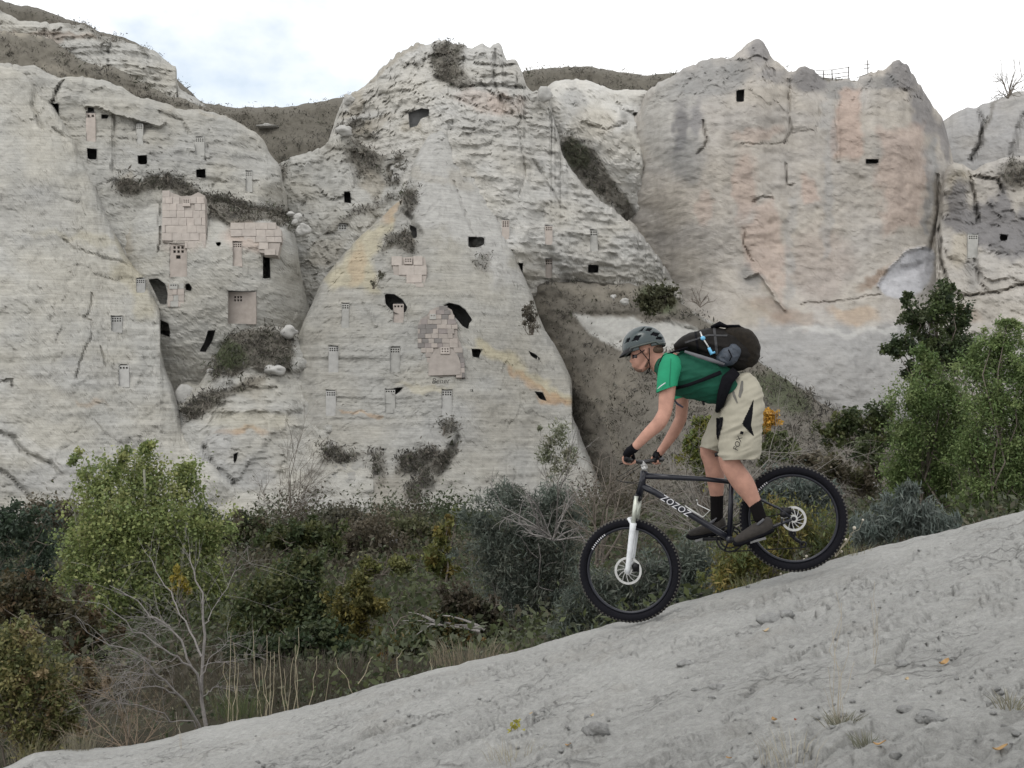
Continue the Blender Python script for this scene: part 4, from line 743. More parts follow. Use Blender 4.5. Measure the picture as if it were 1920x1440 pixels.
# ------------------------------------------------------------------ vegetation
def leaves(cen, size, col, aspect=.55, up=.25, var=.28, dirs=None, droop=0.0):
    """one quad per leaf at points cen (n,3); col (n,3)"""
    n = len(cen); rg = RNG
    t = rg.normal(size=(n, 3)) if dirs is None else dirs+rg.normal(size=(n, 3))*.35
    t[:, 2] -= droop; t /= np.linalg.norm(t, axis=1)[:, None]+1e-9
    s = rg.normal(size=(n, 3)); s[:, 2] *= 1-up; s -= t*(s*t).sum(1)[:, None]; s /= np.linalg.norm(s, axis=1)[:, None]+1e-9
    l = (size*rg.uniform(.45, 1.55, n))[:, None]; w_ = l*aspect*.5
    v = np.stack([cen-t*l*.5, cen+s*w_, cen+t*l*.5, cen-s*w_], 1).reshape(-1, 3)
    q = np.arange(n*4).reshape(-1, 4); k = (1+rg.uniform(-var, var, n))[:, None]
    c = np.repeat(np.clip(col*k, 0, 1), 4, 0)
    return v, q, c
def leaf_obj(name, parts, parent=None, mat=None):
    vs_, qs, cs_ = [], [], []; n = 0
    for v, q, c in parts: vs_.append(v); qs.append(q+n); cs_.append(c); n += len(v)
    return link(name, npmesh(name, np.concatenate(vs_), np.concatenate(qs), np.concatenate(cs_)), mat or M_LEAF, parent)
def clumps(blobs, n, shell=.45, jit=.16):
    """leaf positions in clumps spread over ellipsoids; blobs: (centre, (rx,ry,rz), weight)"""
    wt = np.array([b[2] for b in blobs], float); wt /= wt.sum(); out = []; ids = []; cid = 0
    for b, wgt in zip(blobs, wt):
        k = max(3, int(n*wgt/70)); m = max(4, int(n*wgt/k)); r = np.array(b[1])
        u = RNG.normal(size=(k, 3)); u /= np.linalg.norm(u, axis=1)[:, None]; rad = RNG.uniform(0, 1, k)**shell
        cc = b[0]+u*rad[:, None]*r*(.86+.42*RNG.uniform(-1, 1, (k, 1)))
        sz = RNG.uniform(.5, 1.4, (k, 1, 1))*jit
        pp = cc[:, None]+RNG.normal(size=(k, m, 3))*sz*r.mean()
        out.append(pp.reshape(-1, 3)); ids.append(np.repeat(np.arange(k)+cid, m)); cid += k
    return np.concatenate(out), np.concatenate(ids), cid
def pal_cols(ids, nc, pal, mix=.5):
    pal = np.asarray(pal, float); c = pal[RNG.integers(0, len(pal), nc)]; k = RNG.uniform(.78, 1.22, (nc, 1)); c = c*k
    each = pal[RNG.integers(0, len(pal), len(ids))]
    return c[ids]*(1-mix*.5)+each*mix*.5
def wig(a, b, n=6, amp=.08):
    a = np.asarray(a, float); b = np.asarray(b, float); t = np.linspace(0, 1, n)[:, None]; L_ = np.linalg.norm(b-a)
    o = RNG.normal(size=(n, 3))*amp*L_; o[0] = 0; o[-1] = 0
    return a+(b-a)*t+o
def stems_obj(name, paths, mat, parent, sides=5):
    m = MB(); sides = 4 if sides == 5 else 3
    for pts, r0, r1 in paths: m.tube(pts, np.linspace(r0, r1, len(pts)), sides, False)
    return m.build(name, mat, parent, True)
def plant(name, label, cat, d, blobs, n, size, pal, base=None, aspect=.55, stems=7, stem_r=.03, mat=None, bark=None, group=None, jit=.16, shell=.45, droop=0.0, thick=.8, trunk=None, var=.28, dirs_up=0.0, crown='crown', stem_name='stems'):
    """blobs in pixels: (px,py,rx,ry[,dd[,w]]) at depth d+dd"""
    bl = []
    for b in blobs:
        px, py, rx, ry = b[:4]; dd = d+(b[4] if len(b) > 4 else 0); k = dd/F
        bl.append((P(px, py, dd), (rx*k, rx*k*thick, ry*k), (b[5] if len(b) > 5 else rx*ry)))
    if base is None:
        lo = max(blobs, key=lambda q: q[1]+q[3]); base = (lo[0], lo[1]+lo[3])
    bp = P(base[0], base[1], d); t = empty(name, V(bp), label=label, cat=cat, group=group)
    pos, ids, nc = clumps(bl, int(n*.84), shell, jit); pos = pos-bp
    dirs = None
    if dirs_up: dirs = np.tile((0, 0, dirs_up), (len(pos), 1))+RNG.normal(size=(len(pos), 3))*.6
    v, q, c = leaves(pos, size*1.06, pal_cols(ids, nc, pal), aspect, var=var, droop=droop, dirs=dirs)
    leaf_obj(crown, [(v, q, c)], t, mat)
    paths = []
    if trunk:
        for pts, r0, r1 in trunk: paths.append((np.array([P(a, b_, d+(0 if len(z) < 1 else z[0]))-bp for a, b_, *z in pts]), r0, r1))
    for i in range(stems):
        b = bl[i % len(bl)]; e = b[0]-bp+RNG.normal(size=3)*np.array(b[1])*.45
        st = np.zeros(3)+RNG.normal(size=3)*np.array((.05, .05, 0))*np.linalg.norm(e)
        paths.append((wig(st, e, 6, .05), stem_r*random.uniform(.6, 1), stem_r*.25))
        for _ in range(3):
            k = random.uniform(.4, .9); p0 = st+(e-st)*k; paths.append((wig(p0, p0+RNG.normal(size=3)*np.array(b[1])*.55+(0, 0, .1), 4, .08), stem_r*.4, stem_r*.12))
    if paths: stems_obj('trunk' if trunk else stem_name, paths, bark or M_BARK, t)
    return t
def twig_paths(p, d, L_, r, lev, out, spread=.6, kids=3, bend=.15, grav=0.0):
    n = 4; pts = [np.array(p, float)]; d = np.array(d, float)/np.linalg.norm(d)
    for i in range(n):
        d = d+RNG.normal(size=3)*bend+np.array((0, 0, -grav)); d /= np.linalg.norm(d); pts.append(pts[-1]+d*L_/n)
    pts = np.array(pts); out.append((pts, r, r*.45))
    if lev > 0:
        for _ in range(kids):
            i = random.randint(1, n); dd = (pts[i]-pts[i-1]); dd = dd/np.linalg.norm(dd)+RNG.normal(size=3)*spread
            twig_paths(pts[i], dd, L_*random.uniform(.4, .7), r*.5, lev-1, out, spread, kids, bend, grav)
    return out
def bare(name, label, cat, d, base, tip_list, r, lev=2, kids=4, mat=None, spread=.6, group=None, grav=0.0, rmin=.0):
    bp = P(base[0], base[1], d); t = empty(name, V(bp), label=label, cat=cat, group=group); out = []
    for px, py, *z in tip_list:
        e = P(px, py, d+(z[0] if z else random.uniform(-.6, .6)))-bp
        twig_paths(RNG.normal(size=3)*.03, e, np.linalg.norm(e), r, lev, out, spread, kids, .10, grav)
    stems_obj('branches', out, mat or M_DEAD, t, 4); return t
G_POP = [(.20,.245,.085),(.24,.275,.10),(.165,.21,.08),(.30,.31,.13),(.14,.185,.07)]
G_WIL = [(.125,.185,.065),(.16,.215,.08),(.10,.155,.055),(.20,.245,.10),(.14,.19,.07)]
G_DRK = [(.045,.065,.03),(.055,.075,.035),(.035,.055,.028),(.07,.085,.04)]
G_BUSH = [(.055,.075,.03),(.075,.09,.035),(.045,.065,.03),(.10,.105,.04)]
G_OLV = [(.16,.155,.06),(.20,.18,.075),(.13,.14,.05),(.22,.16,.09),(.10,.12,.05)]
G_TAM = [(.095,.115,.095),(.12,.14,.115),(.08,.10,.085),(.15,.16,.13)]
G_YEL = [(.16,.165,.05),(.19,.17,.05),(.12,.14,.045),(.20,.15,.045)]
G_BRN = [(.10,.085,.06),(.125,.105,.075),(.085,.08,.052),(.14,.12,.085)]
G_SAGE = [(.13,.155,.14),(.16,.18,.16),(.10,.125,.11)]
G_ORA = [(.50,.27,.04),(.42,.24,.05),(.55,.33,.06)]
# scrub on the slopes: one mass of tufts
def scrub():
    parts = []
    for pos, wt, colr, nm in SCRUB_PTS:
        if wt.sum() < 5: continue
        area = {'hill_far_left': 4200, 'hill_far_right': 1900, 'talus_slope': 8200, 'scrub_slope_upper_left': 2300}.get(nm, min(1500, int(wt.sum()*.7)))
        pr = wt*(wt > .25); pr = pr/pr.sum(); idx = RNG.choice(len(pos), area, p=pr); c0 = pos[idx]+RNG.normal(size=(area, 3))*.08
        k = 13; hs = RNG.uniform(.10, .34, (area, 1, 1))*RNG.choice((.7, 1, 1, 1.5), (area, 1, 1))
        pp = c0[:, None]+RNG.normal(size=(area, k, 3))*hs*np.array((.55, .55, .4))+np.array((0, 0, .45))*hs*RNG.uniform(.2, 1.2, (area, k, 1))
        pal = np.array([(.115,.105,.085),(.15,.135,.115),(.085,.08,.062),(.19,.17,.145),(.085,.09,.06),(.11,.103,.095),(.15,.143,.12)])
        gm = np.clip((colr[idx][:, 1]-colr[idx][:, 0])*30, 0, 1)
        cc = pal[RNG.integers(0, len(pal), area)]*(1-gm[:, None])+np.array((.07,.095,.035))*gm[:, None]
        cc = cc*RNG.uniform(.45, 1.0, (area, 1))
        parts.append(leaves(pp.reshape(-1, 3), np.repeat(hs[:, 0, 0], k)*.62, np.repeat(cc, k, 0), .27, dirs=np.tile((0, 0, .8), (area*k, 1))+RNG.normal(size=(area*k, 3))*.8))
    setp(leaf_obj('hillside_scrub', parts, None, M_DRY), 'low brown and grey green scrub covering the slopes and ledges', 'scrub', kind='stuff')
scrub()
# undergrowth over the valley floor
def undergrowth():
    parts = []; n = 9000
    d = RNG.uniform(11.5, 52, n)**1.0; px = RNG.uniform(-150, 2060, n); x = (px-960)/F*d; y = d
    z = valley_z(x, y); h = RNG.uniform(.12, .6, n)*np.clip(d/20, .5, 1.7); k = 10
    c0 = np.stack([x, y, z], -1)
    pp = c0[:, None]+RNG.normal(size=(n, k, 3))*h[:, None, None]*np.array((.7, .7, .35))+np.array((0, 0, .5))*h[:, None, None]
    pal = np.array([(.06,.075,.035),(.085,.10,.045),(.085,.095,.06),(.05,.065,.032),(.10,.095,.06),(.075,.065,.045)])
    zone = fbm(x/5, y/5, 0, 2, 77); ci = np.clip(((zone+.6)/1.2*6).astype(int)+RNG.integers(-1, 2, n), 0, 5); cc = pal[ci]*RNG.uniform(.7, 1.3, (n, 1))
    # taller brush banked unevenly against the foot of the cliffs
    n2 = 1500; px2 = RNG.uniform(-60, 1200, n2); d2 = RNG.uniform(44, 53, n2); x2 = (px2-960)/F*d2; z2 = valley_z(x2, d2)
    hh = np.clip(.9+2.6*fbm(px2/90, 0*px2, 0, 3, 91), .15, 2.3)*RNG.uniform(.4, 1, n2); k2 = 26
    p2 = np.stack([x2, d2, z2], -1)[:, None]+RNG.normal(size=(n2, k2, 3))*np.array((.45, .45, .22))*np.clip(hh, .4, 2)[:, None, None]+np.array((0, 0, 1.))*hh[:, None, None]*RNG.uniform(.1, 1, (n2, k2, 1))
    c2 = pal[np.clip(((fbm(px2/70, 0*px2+5, 0, 2, 92)+.6)/1.2*6).astype(int), 0, 5)]*RNG.uniform(.7, 1.3, (n2, 1))
    parts.append(leaves(p2.reshape(-1, 3), np.full(n2*k2, .15), np.repeat(c2, k2, 0), .5))
    parts.append(leaves(pp.reshape(-1, 3), np.repeat(np.clip(h*.28, .05, .16), k), np.repeat(cc, k, 0), .5))
    setp(leaf_obj('undergrowth', parts), 'dark tangled undergrowth covering the valley floor', 'undergrowth', kind='stuff')
undergrowth()
# --- the trees
plant('poplar_tree', 'broad bright green poplar standing in front of the left buttress', 'tree', 27,
  [(265,905,75,75,.8),(180,905,48,60,-.2),(350,900,42,60,.6),(205,985,80,85,-.8),(300,990,95,90,0),(390,1010,48,75,.8),(150,1070,48,70,-.3),(230,1090,90,80,-.6),(330,1100,90,85,.2),(410,1100,36,60,.7),(270,1180,110,70,-.2),(365,1180,60,60,.3),(145,880,18,26,.6),(282,838,30,22,.6),(225,868,26,34,0),(160,1000,40,60,.1)], 60000, .072, G_POP,
  base=(215,1290), aspect=.75, stems=18, stem_r=.05, bark=M_PALEBARK, jit=.20, shell=.42, trunk=[([(215,1290),(206,1180),(203,1090),(208,1010),(212,930)],.10,.035),([(240,1290),(262,1150),(275,1000),(270,880)],.09,.03),([(300,1290),(330,1130),(350,980)],.08,.03)])
plant('dark_tree', 'dark leafy tree growing at the foot of the pale hollow in the big wall', 'tree', 47,
  [(1760,575,48,40,0),(1715,600,40,36,.5),(1800,600,34,40,.5),(1690,650,36,22,-.3),(1740,650,50,40,0),(1795,660,50,50,0),(1665,655,24,12,-.3),(1710,700,30,26,0),(1770,540,26,26,.3),(1700,560,22,20,.4)], 20000, .14, G_DRK+[(.07,.10,.035),(.08,.10,.04)], base=(1770,800), aspect=.6, stems=14, stem_r=.06, jit=.15, shell=.5, trunk=[([(1775,800),(1770,720),(1755,640),(1760,560)],.13,.04)])
plant('willow_tree', 'light green willow with drooping leaves, left one of the right hand pair', 'tree', 30,
  [(1740,690,30,42,0),(1720,750,46,50,-.3),(1770,740,40,60,.4),(1700,820,40,60,-.3),(1755,830,60,70,.3),(1690,890,34,50,0),(1760,900,60,60,.2),(1800,800,40,70,.6),(1725,660,14,24,0)], 56000, .075, G_WIL, base=(1745,1010), aspect=.45, stems=14, stem_r=.045, jit=.18, trunk=[([(1745,1010),(1742,900),(1738,780),(1740,690)],.08,.03)])
plant('willow_tree', 'tall light green willow cut by the right edge of the picture', 'tree', 28,
  [(1880,640,40,40,0),(1840,690,46,50,.3),(1910,690,50,60,0),(1860,760,60,60,0),(1930,780,50,80,0),(1830,850,50,70,.3),(1890,860,60,80,0),(1960,880,60,90,0),(1850,930,60,50,0),(1920,945,60,40,0),(1890,608,26,20,0)], 64000, .075, G_WIL, base=(1880,1030), aspect=.45, stems=18, stem_r=.045, jit=.18, trunk=[([(1880,1030),(1878,900),(1872,760),(1880,650)],.09,.03),([(1910,1030),(1925,880),(1930,760)],.07,.03)])
# --- shrubs, back to front
S1 = 'bushes filling the valley floor'
plant('twiggy_shrub', 'tall thin grey green shrub rising against the foot of the cone', 'shrub', 34, [(1040,815,26,34),(1060,850,24,36),(1025,850,20,36),(1040,880,26,24),(1012,800,8,14)], 2600, .10, [(.20,.21,.14),(.16,.18,.11),(.24,.23,.17)], base=(1040,985), aspect=.35, stems=14, stem_r=.014, jit=.3, bark=M_DEAD, thick=.7)
bare('bare_shrub', 'leafless brown shrub at the foot of the gully between buttress and cone', 'shrub', 46, (548,985), [(530,880),(548,860),(575,880),(595,920),(505,920),(560,900),(520,940),(610,930),(590,945)], .026, 3, 5, M_BARK)
plant('bush', 'dark green bush below the bare brown shrub', 'bush', 36, [(565,1000,50,38),(520,1010,40,34),(620,1010,40,30)], 6000, .13, G_BUSH, stems=5, group=S1)
plant('bush', 'brown dry bush below the scrubby foot of the cone', 'bush', 38, [(690,990,60,34),(740,1020,50,30),(650,1030,36,30)], 4200, .12, G_BRN, stems=14, stem_r=.02, group=S1, jit=.22)
plant('bush', 'yellow leaved bush peeking over the left side of the grey green tamarisk', 'bush', 24, [(848,975,22,20),(830,1010,26,30),(812,1050,34,36),(838,1060,26,30)], 4200, .085, G_YEL+[(.12,.14,.05)], stems=6, group=S1)
plant('bush', 'small yellow green bush in the middle of the dark valley brush', 'bush', 26, [(700,1065,34,26),(740,1060,28,22),(680,1080,24,20)], 3600, .08, [(.12,.135,.045),(.15,.15,.05),(.10,.11,.04)], stems=5, group=S1)
plant('bush', 'broad soft dark green bush in the centre of the valley floor', 'bush', 20, [(545,1090,70,60),(500,1130,70,60),(600,1130,60,60),(540,1170,100,50),(575,1060,40,40),(470,1170,50,50)], 17000, .075, G_BUSH, stems=9, group=S1, jit=.2)
plant('bush', 'olive yellow bush right beside the broad dark green bush', 'bush', 19, [(670,1110,44,44),(650,1150,50,50),(700,1140,34,40),(655,1190,50,30)], 8500, .07, [(.10,.10,.035),(.14,.125,.04),(.075,.085,.03),(.18,.15,.04)], stems=7, group=S1)
plant('bush', 'low very dark green bush at the lower edge of the valley brush', 'bush', 17.5, [(560,1215,80,32),(480,1220,60,34),(640,1230,60,26),(590,1190,50,30)], 8000, .08, G_DRK, stems=6, group=S1)
plant('bush', 'dark bush speckled with orange leaves just above the clay crest', 'bush', 16.5, [(800,1190,70,36),(870,1210,50,34),(760,1220,60,30),(840,1170,40,24)], 9000, .07, G_DRK+[(.10,.09,.035),(.07,.08,.03),(.22,.12,.03)], stems=6, group=S1)
plant('bush', 'brownish dark bush left of the tamarisk and above the crest', 'bush', 18, [(880,1130,50,40),(920,1170,40,50),(850,1130,36,30)], 6000, .07, [(.06,.05,.035),(.075,.06,.04),(.05,.055,.03)], stems=12, group=S1)
plant('tamarisk', 'large feathery grey green tamarisk in front of the cone, left of the bike', 'shrub', 21, [(990,1010,90,50),(930,1040,70,60),(1040,1060,80,70),(970,1110,90,70),(1060,1130,70,60),(900,990,44,44),(1000,960,80,44),(1060,990,50,50),(950,930,60,34),(1040,930,40,40)], 36000, .11, G_TAM, base=(1000,1260), aspect=.16, stems=26, stem_r=.03, jit=.2, bark=M_DEAD, var=.35)
bare('bare_branches', 'pale weeping dead branches hanging over the tamarisk', 'branches', 19.5, (1035,1010), [(985,960),(1000,945),(1060,930),(985,1000),(1075,985),(950,940),(1040,900),(1095,1000),(1010,975)], .022, 2, 5, M_DEAD, .5, None, .05)
bare('bare_shrub', 'dark leafless branches rising behind the front wheel', 'shrub', 16, (1118,1060), [(1150,920),(1180,900),(1120,930),(1100,960),(1160,960),(1200,905),(1135,880)], .022, 3, 4, M_BARK)
plant('tamarisk', 'grey green tamarisk seen through and below the front wheel', 'shrub', 15, [(1110,1120,60,50),(1180,1100,60,60),(1240,1090,60,60),(1150,1160,70,40),(1300,1060,50,60),(1060,1170,50,30),(1280,1110,50,30)], 22000, .085, G_TAM, base=(1180,1220), aspect=.18, stems=14, stem_r=.02, jit=.2, bark=M_DEAD, var=.35)
bare('fallen_branch', 'pale fallen forked branch lying in the dark brush left of the tamarisk', 'branches', 16.2, (905,1183), [(790,1172,.3),(820,1150,.2),(850,1140,0)], .028, 1, 3, M_DEAD, .35)
bare('bare_shrub', 'tangle of grey leafless twigs around the rider\'s knees', 'shrub', 17, (1330,1010), [(1250,930),(1280,900),(1310,890),(1380,880),(1420,860),(1450,850),(1470,880),(1350,900),(1270,960),(1490,900),(1240,980),(1300,930)], .016, 3, 5, mat_plain('grey_twigs', (.20,.185,.165), .9), .7)
plant('bush', 'green and yellow bush just in front of the rider\'s knees', 'bush', 19, [(1320,800,22,22),(1305,840,30,36),(1320,880,30,34),(1340,850,24,30)], 7500, .06, [(.10,.13,.04),(.14,.16,.045),(.20,.19,.04)], base=(1320,960), stems=7, group=S1)
plant('bush', 'bush with orange autumn leaves right behind the rider\'s shorts', 'bush', 19.5, [(1446,778,16,13,0,260),(1438,795,20,14,0,260)], 2600, .06, G_ORA, base=(1440,900), stems=7, stem_r=.015)
plant('bush', 'green bush below the orange leaves behind the rider', 'bush', 19.2, [(1450,830,30,24),(1470,850,30,26),(1440,860,24,26)], 5200, .06, [(.09,.115,.045),(.13,.15,.06),(.075,.09,.04)], base=(1450,950), stems=7, group=S1)
plant('bush', 'yellow green weedy bush seen through the rear wheel', 'bush', 12.5, [(1400,1050,60,40),(1460,1020,60,50),(1520,1000,50,50),(1370,1080,50,30),(1440,970,50,40),(1560,1030,36,36)], 15000, .06, G_YEL+[(.11,.13,.05),(.09,.12,.05)], base=(1440,1150), aspect=.25, stems=14, stem_r=.01, jit=.22, group=S1, dirs_up=.6)
plant('bush', 'grey green feathery bush between the rear wheel and the knees', 'bush', 14, [(1470,920,60,34),(1530,940,50,40),(1420,940,40,40)], 10000, .075, G_SAGE, base=(1470,1060), aspect=.2, stems=10, stem_r=.015, group=S1)
plant('sage_bush', 'blue grey sage bush on the crest right of the rear wheel', 'bush', 11.5, [(1700,965,50,44),(1745,975,44,40),(1650,985,44,34),(1780,985,30,24),(1620,1000,30,22),(1705,935,20,26)], 14000, .075, G_SAGE, base=(1700,1090), aspect=.16, stems=16, stem_r=.012, jit=.2, dirs_up=.9)
plant('bush', 'dark olive bush on the slope just left of the willows', 'bush', 40, [(1600,790,46,30),(1650,790,40,36),(1560,810,40,30),(1630,830,40,40)], 7500, .13, G_BUSH, stems=6, group=S1)
plant('bush', 'mottled brown bush behind the top of the rear wheel', 'bush', 33, [(1560,880,50,30),(1620,900,40,30),(1510,870,40,24)], 6000, .11, G_BRN+[(.08,.085,.035)], stems=8, group=S1)
plant('bush', 'pale green small bush left of the left willow', 'bush', 33, [(1620,830,24,28),(1640,860,20,24)], 2400, .09, [(.12,.145,.07),(.09,.115,.05)], stems=4, group=S1)
plant('bush', 'dark bush on the talus above the rider\'s backpack', 'bush', 58, [(1240,562,34,26),(1210,565,24,22)], 2600, .2, [(.06,.065,.035),(.08,.08,.045)], stems=4)
bare('bare_shrub', 'small dark leafless shrub at the foot of the big pink wall', 'shrub', 62, (1312,576), [(1300,555),(1312,548),(1325,553),(1295,565),(1330,562)], .04, 2, 4, M_BARK)
plant('bush', 'brown thorny bush clinging to the right edge of the cone', 'bush', 62.5, [(994,598,18,24),(988,580,14,18)], 2600, .09, [(.10,.09,.07),(.13,.115,.09)], base=(996,628), stems=12, stem_r=.03)
plant('bush', 'small dry bush left of the pink front high on the cone', 'bush', 64, [(712,520,12,14),(700,532,10,10)], 900, .075, [(.14,.13,.10),(.10,.10,.07)], stems=8, stem_r=.02)
# --- bushes along the foot of the cliffs
for b_, n_, p_, l_ in (([(470,985,40,26),(440,1000,34,26)], 3200, G_BRN+G_BUSH, 'brown green bush at the cliff foot left of the bare brown shrub'), ([(640,975,44,22),(680,985,30,20)], 3200, [(.10,.095,.07),(.12,.11,.085),(.08,.085,.055)], 'grey brown bush at the foot of the cone, left part'), ([(770,990,44,22),(810,1000,34,22)], 3400, [(.09,.10,.05),(.12,.12,.06)], 'olive bush at the foot of the cone, middle part'), ([(370,975,50,30),(410,1000,36,30)], 3000, G_BUSH, 'dark green bush between the poplar and the cliff foot'), ([(90,960,50,30),(140,985,40,30)], 3400, G_BRN, 'rusty brown bush left of the poplar at the cliff foot'), ([(1110,985,50,36),(1170,1000,44,34)], 4200, [(.09,.10,.06),(.11,.12,.075),(.075,.08,.05)], 'grey green bush behind the front wheel at the foot of the talus')):
    plant('bush', l_, 'bush', 43, b_, n_, .14, p_, stems=8, stem_r=.025, group=S1, jit=.24)
# --- left foreground
plant('bush', 'blue green bush at the left edge behind the poplar', 'bush', 30, [(40,980,50,44),(0,1000,50,60),(70,1040,50,60),(20,1090,60,50)], 9000, .10, [(.06,.085,.06),(.08,.105,.08),(.05,.075,.045)], stems=6)
plant('bush', 'rusty brown dark bush at the left edge below the blue green bush', 'bush', 21, [(50,1110,70,40),(120,1150,60,50),(20,1140,50,40),(170,1200,60,50)], 9000, .08, [(.07,.06,.03),(.10,.065,.035),(.055,.06,.03),(.05,.045,.03)], stems=8)
plant('bush', 'tuft of yellow leaves low in front of the poplar', 'bush', 22, [(333,1085,20,22),(345,1105,16,16)], 1000, .07, [(.30,.24,.04),(.26,.22,.05)], base=(335,1200), stems=4, stem_r=.015)
plant('bush', 'large olive and yellow bush in the lower left corner', 'bush', 11, [(30,1210,60,50),(70,1270,60,60),(20,1300,70,70),(110,1320,50,60),(60,1380,80,50),(-40,1280,70,90),(130,1360,40,36),(45,1175,30,16)], 20000, .042, G_OLV, base=(50,1470), stems=16, stem_r=.015, jit=.2)
plant('bush', 'slender pale green sprig right of the large olive bush', 'bush', 11.4, [(112,1190,12,24),(105,1215,20,18),(92,1235,16,14),(122,1170,6,12)], 900, .038, [(.22,.24,.12),(.16,.18,.08)], base=(85,1330), stems=6, stem_r=.008)
plant('bush', 'small brown leafed bush between the olive bush and the dead tree', 'bush', 11.5, [(170,1250,26,24),(180,1290,30,24),(150,1300,26,20)], 2400, .035, [(.17,.13,.08),(.14,.12,.06),(.20,.15,.09)], base=(170,1400), stems=8, stem_r=.008)
bare('dry_shrub', 'dry brown twiggy shrub with seed heads at the foot of the dead tree', 'shrub', 9.3, (250,1420), [(170,1340),(200,1320),(230,1310),(260,1330),(300,1330),(320,1350),(180,1370),(280,1310),(340,1370),(215,1340)], .006, 3, 4, mat_plain('brown_twigs', (.21,.16,.115), .9), .6)
# the dead tree, branch by branch
DT = [([(388,1400),(380,1304),(383,1173),(374,1095),(354,1040)],.040,.008,.3),([(380,1304),(361,1254),(328,1234),(289,1212),(242,1173),(192,1134)],.024,.006,-.5),([(361,1251),(344,1209),(319,1176),(283,1154),(255,1123),(205,1095)],.022,.006,.1),([(378,1229),(350,1179),(328,1129),(305,1087),(278,1045)],.020,.005,.6),([(385,1380),(350,1318),(305,1276),(267,1237),(222,1212),(164,1191)],.026,.006,-.8),([(340,1306),(305,1287),(255,1288),(228,1300),(222,1330)],.013,.004,-.5),([(385,1395),(361,1359),(319,1346),(264,1323),(211,1309),(178,1301)],.016,.004,-.7),([(380,1304),(403,1287),(444,1284)],.011,.004,.4),([(375,1279),(394,1234),(417,1212),(430,1195)],.011,.004,.5),([(328,1234),(290,1240),(262,1235),(230,1222)],.010,.003,-.2),([(267,1237),(240,1255),(225,1280)],.008,.003,-.7),([(292,1214),(289,1190),(300,1178)],.008,.003,-.2),([(319,1176),(300,1170),(275,1140)],.010,.004,.1),([(383,1173),(400,1140),(440,1075),(470,1045)],.010,.003,.7),([(380,1250),(420,1240),(470,1225)],.009,.003,.6),([(305,1276),(280,1262),(240,1268),(215,1290)],.009,.003,-.8)]
DT = [(a, r0*.5, r1*.45, c) for a, r0, r1, c in DT]
bp = P(388, 1400, 9.9); t = empty('dead_tree', V(bp), label='grey leafless dead tree leaning left beside the clay crest', cat='tree')
for i, (pts, r0, r1, dd) in enumerate(DT):
    base_d = 9.9; q = np.array([P(a, b, base_d+dd*j/(len(pts)-1)) for j, (a, b) in enumerate(pts)])-bp
    nn = 14; tt = np.linspace(0, len(pts)-1, nn); q2 = np.stack([np.interp(tt, np.arange(len(pts)), q[:, k]) for k in range(3)], 1)+RNG.normal(size=(nn, 3))*.012
    m = MB(); m.tube(q2, np.linspace(r0, r1, nn), 6, False); br = m.build('trunk' if i == 0 else 'branch', M_DEAD, t, True)
    tw = []
    for k in range(13):
        j = random.randint(4, nn-1); dv = q2[j]-q2[j-1]; dv = dv/np.linalg.norm(dv)+RNG.normal(size=3)*.55; twig_paths(q2[j], dv, random.uniform(.12, .45), max(.0022, r1*.7), 1, tw, .55, 3, .12)
    stems_obj('twigs', tw, M_DEAD, br, 4)['kind'] = 'stuff'
# dry stalks and grass on the crest
M_STRAW = mat_plain('straw', (.30, .26, .18), .85, 0, .25, 20)
def stalks(label, d, specs, r=.004, name='dry_stalks', mat=None):
    x0, y0 = specs[0][0]; bp = P(x0, y0, d); t = empty(name, V(bp), label=label, cat='dry grass')
    for pts in specs:
        q = np.array([P(a, b, d+.0) for a, b in pts])-bp; n = 7; tt = np.linspace(0, len(pts)-1, n); q = np.stack([np.interp(tt, np.arange(len(pts)), q[:, k]) for k in range(3)], 1)+RNG.normal(size=(n, 3))*.008; q[:, 1] += random.uniform(-.3, .3)
        m = MB(); m.tube(q, np.linspace(r, r*.5, n), 4, False); m.build('stalk', mat or M_STRAW, t)
st = []
for x, top, dx in ((432,1210,-6),(440,1180,4),(455,1230,8),(470,1190,-10),(486,1195,3),(495,1250,-14),(505,1225,6),(515,1210,2),(528,1240,10),(540,1250,-4),(560,1170,8),(552,1215,-6),(575,1235,12),(600,1260,14),(420,1250,-16),(447,1255,14),(478,1262,-4),(532,1195,-12)):
    st.append([(x, 1372-(x-430)*.22), (x+dx*.5, (1372+top)/2), (x+dx, top)])
stalks('cluster of tall straw coloured stalks on the crest right of the dead tree', 9.0, st)
stalks('thin forked dry stalk standing alone on the crest below the centre', 8.4, [[(678,1310),(660,1265),(637,1228)],[(670,1290),(690,1250),(697,1232)],[(815,1270),(812,1225)],[(742,1285),(735,1245),(748,1232)]], .004)
